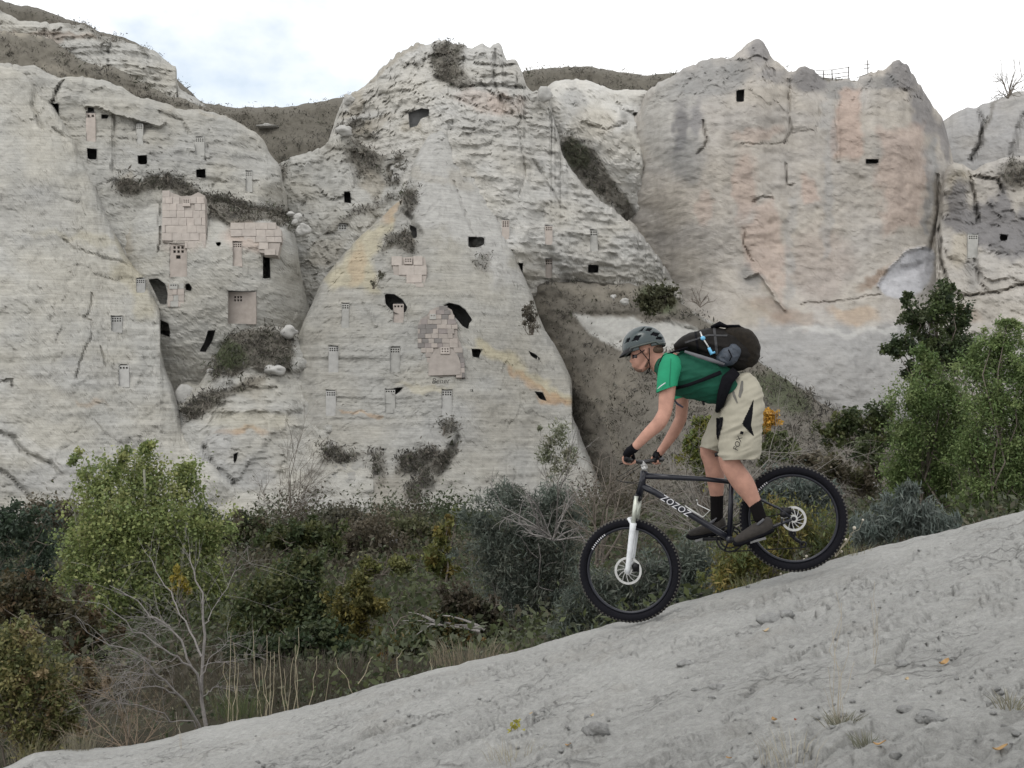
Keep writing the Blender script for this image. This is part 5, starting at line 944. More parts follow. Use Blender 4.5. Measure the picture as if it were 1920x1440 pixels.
def grass_tuft(label, px, py, d, n, h, spread, pal, name='grass_tuft', width=.02, lean=.35):
    bp = P(px, py, d); t_ = np.zeros((n, 3)); a = RNG.uniform(0, 6.28, n); rr = RNG.uniform(0, 1, n)**.7*spread
    b = np.stack([np.cos(a)*rr, np.sin(a)*rr, np.zeros(n)], -1); l = h*RNG.uniform(.45, 1.1, n)
    dr = np.stack([np.cos(a)*lean*RNG.uniform(.1, 1, n), np.sin(a)*lean*RNG.uniform(.1, 1, n), np.ones(n)], -1)+RNG.normal(size=(n, 3))*.12; dr /= np.linalg.norm(dr, axis=1)[:, None]
    s = np.cross(dr, RNG.normal(size=(n, 3))); s /= np.linalg.norm(s, axis=1)[:, None]; w_ = (l*width)[:, None]
    mid = b+dr*(l*.55)[:, None]; tip = b+dr*l[:, None]+np.stack([np.cos(a), np.sin(a), -.4*np.ones(n)], -1)*(l*.18)[:, None]
    v = np.stack([b-s*w_, b+s*w_, mid+s*w_*.8, mid-s*w_*.8, tip+s*w_*.15, tip-s*w_*.15], 1).reshape(-1, 3); i = np.arange(n)[:, None]*6
    q = np.concatenate([i+np.array([0, 1, 2, 3]), i+np.array([3, 2, 4, 5])]); pal = np.asarray(pal); c = np.repeat(pal[RNG.integers(0, len(pal), n)]*RNG.uniform(.8, 1.2, (n, 1)), 6, 0)
    o = link(name, npmesh(name, v, q, c), M_DRY); o.location = V(bp); return setp(o, label, 'grass', kind=None)
STRAW = [(.34,.30,.20),(.28,.25,.17),(.40,.36,.25)]
grass_tuft('pale straw grass tuft at the left end of the clay crest', 152, 1412, 7.7, 200, .20, .12, [(.22,.20,.14),(.18,.165,.12)], width=.008)
grass_tuft('sparse dry grass tuft in the lower left corner', 62, 1430, 7.9, 90, .22, .16, [(.17,.155,.09),(.21,.19,.12)], width=.008, lean=.6)
grass_tuft('dark dry grass tuft poking over the crest right of the centre bushes', 880, 1248, 8.6, 240, .22, .3, [(.16,.14,.10),(.20,.17,.12)], width=.012)
grass_tuft('wide patch of dry brown grass behind the tall stalks', 520, 1300, 12.5, 1700, .30, 1.6, [(.075,.064,.048),(.095,.08,.06),(.06,.056,.038)], width=.012)
grass_tuft('green grass patch at the foot of the tall stalks', 448, 1345, 9.2, 220, .26, .22, [(.07,.095,.04),(.10,.11,.05)], width=.009)
grass_tuft('dry grass patch right of the brown grass on the valley edge', 660, 1275, 13, 1100, .28, 1.3, [(.07,.058,.045),(.085,.07,.055),(.055,.052,.036)], width=.012)
# small leafless tree on the far right skyline
bare('bare_tree', 'small spindly tree on the skyline at the far right', 'tree', 82, (1890,184), [(1872,138),(1882,150),(1900,140),(1915,135),(1925,130),(1910,155),(1880,165)], .05, 2, 4, M_BARK)
# ------------------------------------------------------------------ bicycle
YAW = math.atan2(.18, 1.07); LAT = np.array((-math.sin(YAW), -math.cos(YAW), 0)); FWD = np.array((-math.cos(YAW), math.sin(YAW), 0)); UPV = np.array((0, 0, 1.))
def dpl(px): return 7.07+(1487-np.asarray(px, float))*.18/307
def Q(px, py, lat=0.0): return P(px, py, dpl(px)-np.asarray(lat, float)*math.cos(YAW))
M_FRAME = mat_plain('dark_frame_paint', (.008, .009, .016), .3, .0, .15, 40); M_TYRE = mat_plain('tyre_rubber', (.006, .006, .009), .9, 0, .2, 60, .3, .2)
M_RIM = mat_plain('black_rim', (.014, .015, .022), .35, .3); M_STEEL = mat_plain('brushed_steel', (.48, .48, .47), .35, .7); M_FORKW = mat_plain('white_fork_paint', (.62, .64, .66), .35)
M_STAN = mat_plain('pale_stanchion', (.50, .52, .46), .3, .5); M_BLK = mat_plain('black_plastic', (.008, .008, .010), .5, spec=.3); M_WHT = mat_plain('white_print', (.62, .62, .65), .5); M_DUST = mat_plain('dusty_knobs', (.07, .066, .058), .9, 0, .3, 40)
M_PEDAL = mat_plain('worn_pedal_metal', (.16, .16, .16), .45, .5); HUB_R = Q(1487, 972); HUB_F = Q(1180, 1069)
bp = P(1340, 1125, 7.16)
bike = empty('mountain_bike', V(bp), label='black hardtail mountain bike with white fork, tipped downhill on the crest', cat='bicycle')
def bk(m, name, mat, parent=None, smooth=True):
    m.v = [v-bp for v in m.v]; return m.build(name, mat, parent if parent is not None else bike, smooth)
def tp(pts, lat=0.0): return np.array([Q(p[0], p[1], p[2] if len(p) > 2 else lat) for p in pts])
def ring(c, n, r, rr, flat=1.0, N_=72, m_=10):
    """torus round axis n: major r, tube radius rr (flat scales it along the axis)"""
    n = n/np.linalg.norm(n); a = np.cross(n, (0, 0, 1.)); a /= np.linalg.norm(a); b = np.cross(n, a)
    th = np.arange(N_)/N_*2*math.pi; ph = np.arange(m_)/m_*2*math.pi
    e = np.cos(th)[:, None]*a+np.sin(th)[:, None]*b
    v = c+e[:, None]*(r+rr*np.cos(ph))[None, :, None]+n*(rr*flat*np.sin(ph))[None, :, None]
    i = np.arange(N_)[:, None]; j = np.arange(m_)[None]; i2 = (i+1) % N_; j2 = (j+1) % m_
    return v.reshape(-1, 3), np.stack([i*m_+j, i2*m_+j, i2*m_+j2, i*m_+j2], -1).reshape(-1, 4), (a, b, n)
def wheel(c, n, rotor_r, name, label):
    w_ = bike; t = empty(name); t.parent = bike; t['label'] = label
    m = MB(); v, q, (a, b, n) = ring(c, n, .3125, .0275, 1.0, 96, 12); m.add(v, q); bk(m, 'tyre', M_TYRE, t)
    m = MB()
    for k in range(84):
        for s_ in (-1, 0, 1):
            th = (k+.5*(s_ != 0))/84*2*math.pi; e = math.cos(th)*a+math.sin(th)*b; tg = -math.sin(th)*a+math.cos(th)*b
            rn = e*math.cos(s_*.75)+n*math.sin(s_*.75); R = np.stack([tg, np.cross(rn, tg), rn], 1)
            m.box(c+e*.3125+rn*.0275, (.010, .011, .007), R)
    o = bk(m, 'tread_knobs', M_DUST, t, False); o['kind'] = 'stuff'
    m = MB(); v, q, _ = ring(c, n, .2775, .0105, 1.15, 96, 8); m.add(v, q); bk(m, 'rim', M_RIM, t)
    m = MB()
    for k in range(32):
        th = k/32*2*math.pi; e = math.cos(th)*a+math.sin(th)*b; th2 = th+(.9 if k % 4 < 2 else -.9); e2 = math.cos(th2)*a+math.sin(th2)*b
        s_ = 1 if k % 2 else -1; m.tube(np.array([c+e2*.024+n*s_*.026, c+e*.272]), .0009, 3, False)
    o = bk(m, 'spokes', M_BLK, t, False); o['kind'] = 'stuff'
    m = MB(); m.tube(np.array([c-n*.055, c-n*.03, c+n*.03, c+n*.055]), [.012, .022, .022, .012], 14); bk(m, 'hub', M_BLK, t)
    # disc rotor on the near side: braking ring, arms
    rc = c+n*.045; m = MB(); th = np.arange(60)/60*2*math.pi; e = np.cos(th)[:, None]*a+np.sin(th)[:, None]*b
    vv = np.concatenate([rc+e*rotor_r+n*.001, rc+e*(rotor_r-.015)+n*.001, rc+e*(rotor_r-.015)-n*.001, rc+e*rotor_r-n*.001]); j = np.arange(60); k = (j+1) % 60
    m.add(vv, np.concatenate([np.stack([s0*60+j, s1*60+j, s1*60+k, s0*60+k], -1) for s0, s1 in ((0, 1), (1, 2), (2, 3), (3, 0))]))
    for k in range(12):
        th = k/12*2*math.pi; th2 = th+.55; m.tube(np.array([rc+(math.cos(th)*a+math.sin(th)*b)*.022, rc+(math.cos((th+th2)/2+.1)*a+math.sin((th+th2)/2+.1)*b)*(rotor_r*.55), rc+(math.cos(th2)*a+math.sin(th2)*b)*(rotor_r-.012)]), [.0035, .003, .003], 5)
    m.tube(np.array([rc-n*.003, rc+n*.004]), .026, 14); bk(m, 'brake_rotor', M_STEEL, t, False)
    # short white marks on the rim
    m = MB(); mm = (math.radians(-52) if name == 'rear_wheel' else math.radians(118))
    for k in range(9):
        th = k/9*.5-.95; e = math.cos(th)*a+math.sin(th)*b; tg = -math.sin(th)*a+math.cos(th)*b
        p = c+e*.2795+n*.0125; m.box(p, (.006, .002, .012), np.stack([tg, n, e], 1))
    o = bk(m, 'rim_lettering', M_WHT, t, False); o['kind'] = 'stuff'
    return t
st_a = math.radians(7); NF = LAT*math.cos(st_a)+FWD*math.sin(st_a)
wheel(HUB_R, LAT, .080, 'rear_wheel', 'rear wheel with black knobbly tyre'); wheel(HUB_F, NF, .090, 'front_wheel', 'front wheel with black knobbly tyre')
# frame
fr = empty('frame'); fr.parent = bike
def ftube(name, pts, r, mat=M_FRAME, parent=fr, n=12):
    m = MB(); m.tube(tp(pts) if not isinstance(pts, np.ndarray) else pts, r, n); return bk(m, name, mat, parent)
ftube('head_tube', [(1208,883),(1205,900),(1198,930)], [.024, .022, .025])
ftube('top_tube', [(1206,892),(1260,895),(1320,898),(1375,904)], [.021, .018, .016, .015])
ftube('down_tube', [(1204,911),(1230,924),(1290,962),(1345,996),(1368,1010)], [.023, .022, .021, .021, .022])
ftube('seat_tube', [(1368,1012),(1370,950),(1372,893)], [.019, .017, .017])
ftube('seat_stay', [(1374,910,.02),(1424,936,.045),(1462,954,.062),(1482,970,.062)], [.009, .008, .008, .010])
ftube('seat_stay', [(1374,910,-.02),(1424,936,-.045),(1462,954,-.062),(1482,970,-.062)], [.009, .008, .008, .010])
ftube('chain_stay', [(1372,1014,.03),(1420,1000,.05),(1466,981,.062),(1484,974,.062)], [.013, .010, .010, .011])
ftube('chain_stay', [(1372,1014,-.03),(1420,1000,-.05),(1466,981,-.062),(1484,974,-.062)], [.013, .010, .010, .011])
ftube('bottom_bracket', np.array([Q(1368,1011)-LAT*.05, Q(1368,1011)+LAT*.05]), .024)
ftube('seat_post', [(1372,895),(1374,862)], .0145); 
m = MB(); m.tube(tp([(1340,853),(1352,851),(1378,848),(1400,844)]), [.012, .018, .022, .018], 12, True, [.02, .03, .065, .075], LAT); bk(m, 'saddle', M_BLK)
# lettering on the down tube
dirx = Q(1366,1008)-Q(1209,908); dirx /= np.linalg.norm(dirx); upl = np.cross(LAT, dirx); upl = upl if upl[2] > 0 else -upl
def bike_text(body, px, py, size, lat, name, parent, mat=M_WHT, shear=.2):
    o = text_mesh(body, size, mat, name, None, shear, .0006); p = Q(px, py, lat)
    orient(o, p-upl*size*.34, dirx, upl); mw = o.matrix_world.copy(); me = o.data; me.transform(Matrix.Translation(-V(bp)) @ mw); o.matrix_world = Matrix.Identity(4); o.parent = parent; return o
bike_text('ZOZOZ', 1240, 930.5, .060, .0235, 'frame_lettering', fr)
# fork
ax = (tp([(1197,930)])[0]-HUB_F); 
fk = empty('suspension_fork'); fk.parent = bike
crown = Q(1196, 934); NFf = NF
m = MB(); m.tube(np.array([crown-NFf*.068, crown-NFf*.02, crown+NFf*.02, crown+NFf*.068]), [.02, .026, .026, .02], 12); m.tube(np.array([crown, Q(1199,924)]), [.026, .022], 12); bk(m, 'fork_crown', M_BLK, fk)
for s_ in (1, -1):
    off = NFf*.062*s_; top = crown+off; low = HUB_F+off; mid = top*.62+low*.38; d_ = (low-top)/np.linalg.norm(low-top)
    m = MB(); m.tube(np.array([top-d_*.015, mid]), .0155, 12); bk(m, 'stanchion', M_STAN, fk)
    m = MB(); m.tube(np.array([mid-d_*.02, mid+d_*.02, mid*.4+low*.6, low-d_*.02, low+d_*.018]), [.022, .021, .019, .017, .014], 12); bk(m, 'lower_leg', M_FORKW, fk)
mid = crown*.62+HUB_F*.38; br = (mid-HUB_F); m = MB(); m.tube(np.array([mid-NFf*.062, mid-NFf*.04+FWD*.03+UPV*.045, mid+NFf*.04+FWD*.03+UPV*.045, mid+NFf*.062]), .012, 10); bk(m, 'fork_arch', M_FORKW, fk)
m = MB(); m.box(HUB_F+NFf*.06+np.array((.055, 0, .02)), (.04, .02, .05)); m.ball(HUB_F+NFf*.06+np.array((.05, 0, .03)), .024); bk(m, 'brake_caliper', M_BLK, fk)
# cockpit
BC = Q(1202, 867); GN = Q(1174, 861, .335); GF = Q(1242, 861, -.335)
GNd = (GN-BC)/np.linalg.norm(GN-BC); GFd = (GF-BC)/np.linalg.norm(GF-BC)
cp_ = empty('cockpit'); cp_.parent = bike
m = MB(); m.tube(np.array([Q(1209,882), Q(1208,874)]), .021, 12); m.tube(np.array([Q(1210,876), BC]), [.019, .017], 10); bk(m, 'stem', M_STEEL, cp_)
m = MB(); m.tube(np.array([GF, BC+GFd*.12, BC, BC+GNd*.12, GN]), [.011, .012, .016, .012, .011], 10); bk(m, 'handlebar', M_BLK, cp_)
for g, gd in ((GN, GNd), (GF, GFd)):
    m = MB(); m.tube(np.array([g-gd*.13, g]), .0165, 10); bk(m, 'grip', M_BLK, cp_)
    m = MB(); q0 = g-gd*.15; m.box(q0+FWD*.02, (.03, .03, .025)); m.tube(np.array([q0+FWD*.03-UPV*.005, q0+FWD*.055-UPV*.02+gd*.05, q0+FWD*.055-UPV*.03+gd*.11]), [.007, .005, .004], 6); bk(m, 'brake_lever', M_BLK, cp_)
for s_, l0 in ((1, .12), (-1, -.10)):
    c0 = tp([(1196,872,l0),(1168,890,l0*.8),(1150,898,l0*.5),(1170,905,0),(1203,908,.02*s_)] if s_ > 0 else [(1205,872,l0),(1175,893,l0*.8),(1158,903,0),(1180,904,.03),(1204,904,.02)])
    tt = np.linspace(0, 4, 17); c1 = np.stack([np.interp(tt, range(5), c0[:, k]) for k in range(3)], 1); kk = np.ones(5)/5
    for k in range(3): c1[2:-2, k] = np.convolve(c1[:, k], kk, 'valid')
    m = MB(); m.tube(c1, .0022, 5); bk(m, 'brake_cable', M_BLK, cp_)
# drivetrain
dt = empty('drivetrain'); dt.parent = bike; BB = Q(1368, 1011)
m = MB(); v, q, _ = ring(BB-LAT*.045, LAT, .083, .006, .5, 48, 6); m.add(v, q); v, q, _ = ring(BB-LAT*.04, LAT, .06, .005, .5, 40, 6); m.add(v, q)
for k in range(4):
    th = k*math.pi/2+.4; m.tube(np.array([BB-LAT*.045, BB-LAT*.045+(math.cos(th)*FWD+math.sin(th)*UPV)*.08]), .006, 6)
bk(m, 'chainring', M_BLK, dt)
PN = Q(1416, 1010, .0); PFp = Q(1320, 1010, .0)
cn = PN-BB; cn = cn/np.linalg.norm(cn)*.172; PN = BB+cn; PFp = BB-cn
m = MB(); m.tube(np.array([BB+LAT*.06, BB+LAT*.07+cn*.5, BB+LAT*.075+cn]), [.016, .012, .013], 10); bk(m, 'crank_arm', M_BLK, dt)
m = MB(); m.tube(np.array([BB-LAT*.07, BB-LAT*.078-cn*.5, BB-LAT*.08-cn]), [.016, .012, .013], 10); bk(m, 'crank_arm', M_BLK, dt)
for p, s_ in ((PN, 1), (PFp, -1)):
    m = MB(); pc = p+LAT*.125*s_; ex = (FWD*.96-UPV*.28); ez = np.cross(LAT, ex); R = np.stack([ex, LAT, ez], 1)
    for w_ in (-.045, .045): m.box(pc+ex*w_, (.012, .085, .016), R)
    for w_ in (-.036, .036): m.box(pc+LAT*w_, (.09, .010, .014), R)
    m.tube(np.array([p+LAT*.08*s_, pc+LAT*.04*s_]), .008, 8); bk(m, 'pedal', M_PEDAL, dt, False)
m = MB(); v, q, _ = ring(HUB_R-LAT*.035, LAT, .042, .012, 1.2, 40, 6); m.add(v, q); bk(m, 'cassette', M_BLK, dt)
m = MB(); ra = HUB_R-LAT*.035; rb = BB-LAT*.042; pr_ = Q(1506, 1021, -.04)
m.tube(np.array([ra+UPV*.045, rb+UPV*.083]), .004, 4); m.tube(np.array([pr_-UPV*.02, rb-UPV*.083]), .004, 4); bk(m, 'chain', M_BLK, dt, False)
m = MB(); m.tube(tp([(1487,978,-.06),(1483,1000,-.06),(1490,1010,-.055),(1506,1021,-.05)]), [.014, .016, .012, .010], 8)
for pq in ((1486,1001), (1506,1021)): v, q, _ = ring(Q(pq[0], pq[1], -.045), LAT, .017, .007, .8, 20, 6); m.add(v, q)
bk(m, 'rear_derailleur', M_BLK, dt)
m = MB(); m.box(Q(1474,958,.05), (.06, .03, .045)); m.ball(Q(1468,964,.055), .022); m.tube(tp([(1466,972,.065),(1466,986,.065)]), .008, 6); bk(m, 'brake_caliper', M_BLK, fr)
m = MB(); m.tube(tp([(1308,939,.0),(1308,946,.01),(1331,957,.03),(1318,970,.03),(1300,960,.025),(1284,948,.02)]), .0045, 6); m.tube(tp([(1308,939,.0),(1308,946,-.01),(1331,957,-.03),(1318,970,-.03),(1284,948,-.01)]), .0045, 6); m.tube(tp([(1306,938,-.02),(1307,938,.02)]), .006, 6); bk(m, 'bottle_cage', M_STEEL, bike)
# ------------------------------------------------------------------ rider
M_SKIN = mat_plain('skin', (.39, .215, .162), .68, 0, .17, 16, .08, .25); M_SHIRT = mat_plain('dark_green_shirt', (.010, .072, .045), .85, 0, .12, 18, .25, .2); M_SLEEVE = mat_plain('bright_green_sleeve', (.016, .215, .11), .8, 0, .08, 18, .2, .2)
M_SHORT = mat_plain('khaki_shorts', (.335, .315, .255), .9, 0, .08, 14, .3, .15); M_CLOTHB = mat_plain('black_fabric', (.0055, .0055, .0075), .9, 0, .2, 50, .3, .1); M_SHOE = mat_plain('brown_grey_shoe', (.026, .022, .019), .85, 0, .25, 40, .3)
M_HELM = mat_plain('grey_green_helmet', (.034, .047, .049), .25, .1, .1, 8); M_HELMD = mat_plain('dark_helmet_edge', (.045, .055, .05), .4); M_HAIR = mat_plain('brown_stubble', (.13, .075, .052), .9, 0, .3, 120, .5); M_SOCK = mat_plain('black_sock', (.007, .006, .0065), .95, spec=.1)
M_PACK = mat_plain('dark_pack_fabric', (.0085, .0072, .0065), .8, 0, .35, 35, .4, .2); M_PACK2 = mat_plain('brown_black_pack_fabric', (.014, .011, .008), .9, 0, .35, 50, .5, .2); M_PKT = mat_plain('blue_grey_mesh_pocket', (.032, .042, .058), .6, 0, .25, 60, .4); M_BLUE = mat_plain('light_blue_valve', (.12, .36, .56), .4); M_GSTRAP = mat_plain('grey_strap', (.10, .10, .11), .7)
M_DSTRAP = mat_plain('dark_grey_strap', (.03, .03, .032), .8); rp0 = Q(1400, 1020)
rider = empty('person', V(rp0), label='mountain biker in green shirt, khaki shorts and helmet standing on the pedals', cat='person')
rider.location = V(rp0)
def organic(name, mb, mat, parent, origin, voxel=.006, smooth=6, fac=.5):
    me = mb.mesh(name); me.transform(Matrix.Translation(-V(origin))); o = bpy.data.objects.new('tmp', me); COL.objects.link(o)
    r = o.modifiers.new('r', 'REMESH'); r.mode = 'VOXEL'; r.voxel_size = voxel
    s = o.modifiers.new('s', 'SMOOTH'); s.iterations = smooth; s.factor = fac
    dg = bpy.context.evaluated_depsgraph_get(); dg.update(); m2 = bpy.data.meshes.new_from_object(o.evaluated_get(dg)); m2.name = name
    bpy.data.objects.remove(o); m2.materials.clear(); m2.polygons.foreach_set('use_smooth', np.ones(len(m2.polygons), bool))
    return link(name, m2, mat, parent)
def interp_path(pts, rad, lat, k=4):
    """smooth a control path; pts (px,py,lat)"""
    n = len(pts); t = np.linspace(0, n-1, (n-1)*k+1); a = np.asarray(pts, float)
    def cr(v):
        v = np.asarray(v, float); i = np.clip(np.floor(t).astype(int), 0, n-2); f = t-i
        p0 = v[np.maximum(i-1, 0)]; p1 = v[i]; p2 = v[i+1]; p3 = v[np.minimum(i+2, n-1)]
        return .5*((2*p1)+(-p0+p2)*f+(2*p0-5*p1+4*p2-p3)*f*f+(-p0+3*p1-3*p2+p3)*f**3)
    return np.stack([cr(a[:, j]) for j in range(3)], 1), cr(rad), cr(lat)
def loft(mb, pts, rpx, rlat, n=20):
    """limb through (px,py,lat) with in-plane half width in px and lateral half width in m; round ends"""
    a, r, l = interp_path(pts, rpx, rlat); w_ = np.array([Q(*p) for p in a]); rm = r/F*dpl(a[:, 0])
    t0 = (w_[0]-w_[1])/np.linalg.norm(w_[0]-w_[1]); t1 = (w_[-1]-w_[-2])/np.linalg.norm(w_[-1]-w_[-2])
    e0 = [w_[0]+t0*rm[0]*k for k in (.55, .33)]; e1 = [w_[-1]+t1*rm[-1]*k for k in (.33, .55)]
    w2 = np.concatenate([e0, w_, e1]); r2 = np.concatenate([[rm[0]*.55, rm[0]*.85], rm, [rm[-1]*.85, rm[-1]*.55]]); l2 = np.concatenate([[l[0]*.55, l[0]*.85], l, [l[-1]*.85, l[-1]*.55]])
    mb.tube(w2, r2, n, True, l2, LAT); return mb
def cut(o, origin, a, b, keep_above=True):
    """cut an object along the image line a-b (plane through the line and the lateral axis)"""
    bm = bmesh.new(); bm.from_mesh(o.data); A = V(Q(*a)-origin); B_ = V(Q(*b)-origin); n = (B_-A).cross(V(LAT)); n.normalize()
    if n.z < 0: n = -n
    if not keep_above: n = -n
    bmesh.ops.bisect_plane(bm, geom=bm.verts[:]+bm.edges[:]+bm.faces[:], plane_co=A, plane_no=n, clear_inner=True)
    bm.to_mesh(o.data); bm.free(); return o
def thicken(o, t=.004):
    m = o.modifiers.new('s', 'SOLIDIFY'); m.thickness = t; m.offset = -1
def patch(o, origin, poly, name, mat, off=.0015, near=True):
    """lifts the faces inside an image polygon off as a thin part of its own"""
    me = o.data; nv = len(me.vertices); co = np.empty(nv*3); me.vertices.foreach_get('co', co); co = co.reshape(-1, 3); no = np.empty(nv*3); me.vertices.foreach_get('normal', no); no = no.reshape(-1, 3)
    px, py, _ = pix(co+origin); ins = inpoly(px, py, poly) & ((no@LAT > .05) if near else (no@LAT < .05))
    sel = [tuple(p.vertices) for p in me.polygons if sum(ins[v] for v in p.vertices) >= 2]
    if not sel: return None
    used = sorted({v for f in sel for v in f}); mp_ = {v: i for i, v in enumerate(used)}; pc = co[used].copy(); pn = no[used]
    # pull rim vertices that fell outside back to the outline
    upx, upy = px[used], py[used]; outm = ~inpoly(upx, upy, poly)
    if outm.any():
        _, qx, qy = segdist(upx[outm], upy[outm], poly, True); dpt = pix(pc[outm]+origin)[2]; pc[outm] = P(qx, qy, dpt)-origin
    pc = pc+pn*off
    m2 = bpy.data.meshes.new(name); m2.from_pydata(pc.tolist(), [], [[mp_[v] for v in f] for f in sel]); m2.update(); m2.polygons.foreach_set('use_smooth', np.ones(len(m2.polygons), bool))
    return link(name, m2, mat, o)
# --- body, one continuous skin
b = MB()
b.ball(Q(1213, 648), (.098, .076, .098), 20, 14)
loft(b, [(1206,650,0),(1201,668,0),(1199,682,0),(1199,690,0)], [23,18.5,14,8], [.068,.062,.05,.026])
loft(b, [(1216,676,0),(1206,689,0),(1197,692,0)], [8,7.5,6.5], [.055,.045,.022])
loft(b, [(1190,665,0),(1185.5,673,0),(1183,678,0)], [3,3.6,3.6], [.008,.011,.014], 10)
b.ball(Q(1187, 684.5), (.012, .022, .006), 10, 7); b.ball(Q(1188.5, 688), (.012, .018, .006), 10, 7)
b.ball(Q(1192, 662), (.02, .055, .012), 12, 8)
for s_ in (1, -1): b.ball(Q(1211.5, 657, .073*s_), (.017, .010, .027), 12, 8); b.ball(Q(1193, 673, .04*s_), (.018, .018, .014), 10, 7)
loft(b, [(1216,662,0),(1228,674,0),(1248,688,0)], [17,18,24], [.055,.060,.085])
loft(b, [(1255,694,0),(1295,704,0),(1340,718,0),(1392,738,0)], [34,37,33,33], [.15,.16,.14,.15])
loft(b, [(1258,690,.15),(1253,712,.20),(1250,745,.235),(1247,772,.26)], [16,15.5,14.5,12.5], [.05,.05,.047,.042])
loft(b, [(1247,772,.26),(1236,793,.28),(1214,814,.295),(1190,839,.305)], [12.5,12.8,10.5,7.6], [.042,.045,.036,.026])
loft(b, [(1266,694,-.15),(1274,720,-.21),(1279,750,-.25),(1277,784,-.275)], [15,14,12.5,11.5], [.05,.05,.045,.042])
loft(b, [(1277,784,-.275),(1264,810,-.29),(1248,834,-.30),(1235,852,-.305)], [11.5,11.2,8.8,7.2], [.042,.042,.034,.026])
loft(b, [(1398,742,.09),(1387,790,.11),(1372,838,.125),(1367,862,.128),(1378,884,.126),(1394,907,.124),(1408,930,.122),(1417,948,.12),(1424,968,.118)], [32,28,21,19,19.5,20,15.5,12,10.5], [.09,.085,.068,.06,.062,.064,.05,.038,.034])
loft(b, [(1390,745,-.09),(1362,792,-.11),(1338,830,-.125),(1329,846,-.128),(1336,868,-.126),(1341,892,-.124),(1343,916,-.122),(1344,936,-.12),(1344,966,-.118)], [30,25,19,17,17,17.5,14.5,11.5,10.5], [.085,.08,.065,.058,.06,.062,.05,.038,.034])
# hands: palm, four bent fingers and a thumb closed round each grip
def hand(mb, gm, g, gd, wrist, skin_only, s_):
    up_ = UPV*.85-FWD*.2; up_ = up_/np.linalg.norm(up_); fw = FWD-gd*(FWD@gd); fw = fw/np.linalg.norm(fw); up_ = np.cross(gd, fw); up_ = up_ if up_[2] > 0 else -up_
    c = g-gd*.065; K = c+up_*.034+fw*.012
    if not skin_only:
        mb.tube(np.array([wrist, (wrist+K)/2+up_*.006, K]), [.027, .030, .026], 14, True, [.030, .042, .044], gd)
        mb.tube(np.array([wrist+(wrist-K)*.25, wrist+(K-wrist)*.2]), [.031, .031], 14, True)
    for i, o_ in enumerate((-.034, -.012, .011, .032)):
        ln = (.95, 1.08, 1.0, .82)[i]; base = K+gd*o_; r = (.0095, .010, .0095, .0085)[i]
        p1 = c+gd*o_+fw*.036*ln+up_*.014; p2 = c+gd*o_+fw*.030*ln-up_*.020; p3 = c+gd*o_-fw*.004-up_*.030
        if skin_only: mb.tube(np.array([base*.35+p1*.65, p1, (p1+p2)/2+fw*.004, p2, p3]), [r, r, r*.95, r*.9, r*.7], 8)
        else: mb.tube(np.array([base, base*.35+p1*.65]), [r*1.25, r*1.2], 8)
    tb = c-gd*.055+up_*.02-fw*.012; t2 = c-gd*.060-fw*.022-up_*.012; t3 = c-gd*.045+fw*.008-up_*.028
    if skin_only: mb.tube(np.array([(tb+t2)/2, t2, t3]), [.0105, .0105, .008], 8)
    else: mb.tube(np.array([K*.5+wrist*.5-gd*.02, tb, (tb+t2)/2]), [.016, .0135, .012], 8)
WN = Q(1188, 841, .305); WF = Q(1234, 853, -.305)
hand(b, None, GN, GNd, WN, True, 1); hand(b, None, GF, GFd, WF, True, -1)
b.tube(np.array([WN, GN-GNd*.065+UPV*.03]), [.022, .018], 10); b.tube(np.array([WF, GF-GFd*.065+UPV*.03]), [.022, .018], 10)
body = organic('body', b, M_SKIN, rider, rp0, .0064, 3)
for g, gd, wr, lb in ((GN, GNd, WN, 'near'), (GF, GFd, WF, 'far')):
    m = MB(); hand(m, None, g, gd, wr, False, 1); organic('cycling_glove', m, M_CLOTHB, rider, rp0, .0045, 4)
# beard, glasses
m = MB(); loft(m, [(1218,675,0),(1211,686,0),(1201,693.5,0),(1194,692,0),(1190,689,0)], [4.2,5.0,4.8,4.2,2.6], [.062,.050,.032,.024,.018]); m.ball(Q(1187.5,682.3), (.009, .024, .004), 10, 6); organic('beard', m, M_HAIR, rider, rp0, .0045, 3)
gl = empty('sunglasses'); gl.parent = rider
for s_ in (1, -1):
    m = MB(); m.tube(np.array([Q(1185.5,668,.008*s_), Q(1187,668.5,.035*s_), Q(1194,668,.06*s_)])-rp0, [.014, .020, .011], 10, True, [.004, .006, .006], FWD); m.build('lens', mat_plain('dark_lens', (.012, .006, .009), .15), gl, True)
    m = MB(); m.tube(np.array([Q(1193,666,.064*s_), Q(1209,656,.082*s_)])-rp0, .0028, 6); m.build('temple_arm', M_BLK, gl, True)
m = MB(); m.ball(Q(1228, 656), (.06, .068, .035), 14, 9); organic('hair', m, mat_plain('short_brown_hair', (.10, .065, .045), .9, 0, .3, 150, .6), rider, rp0, .006, 3)
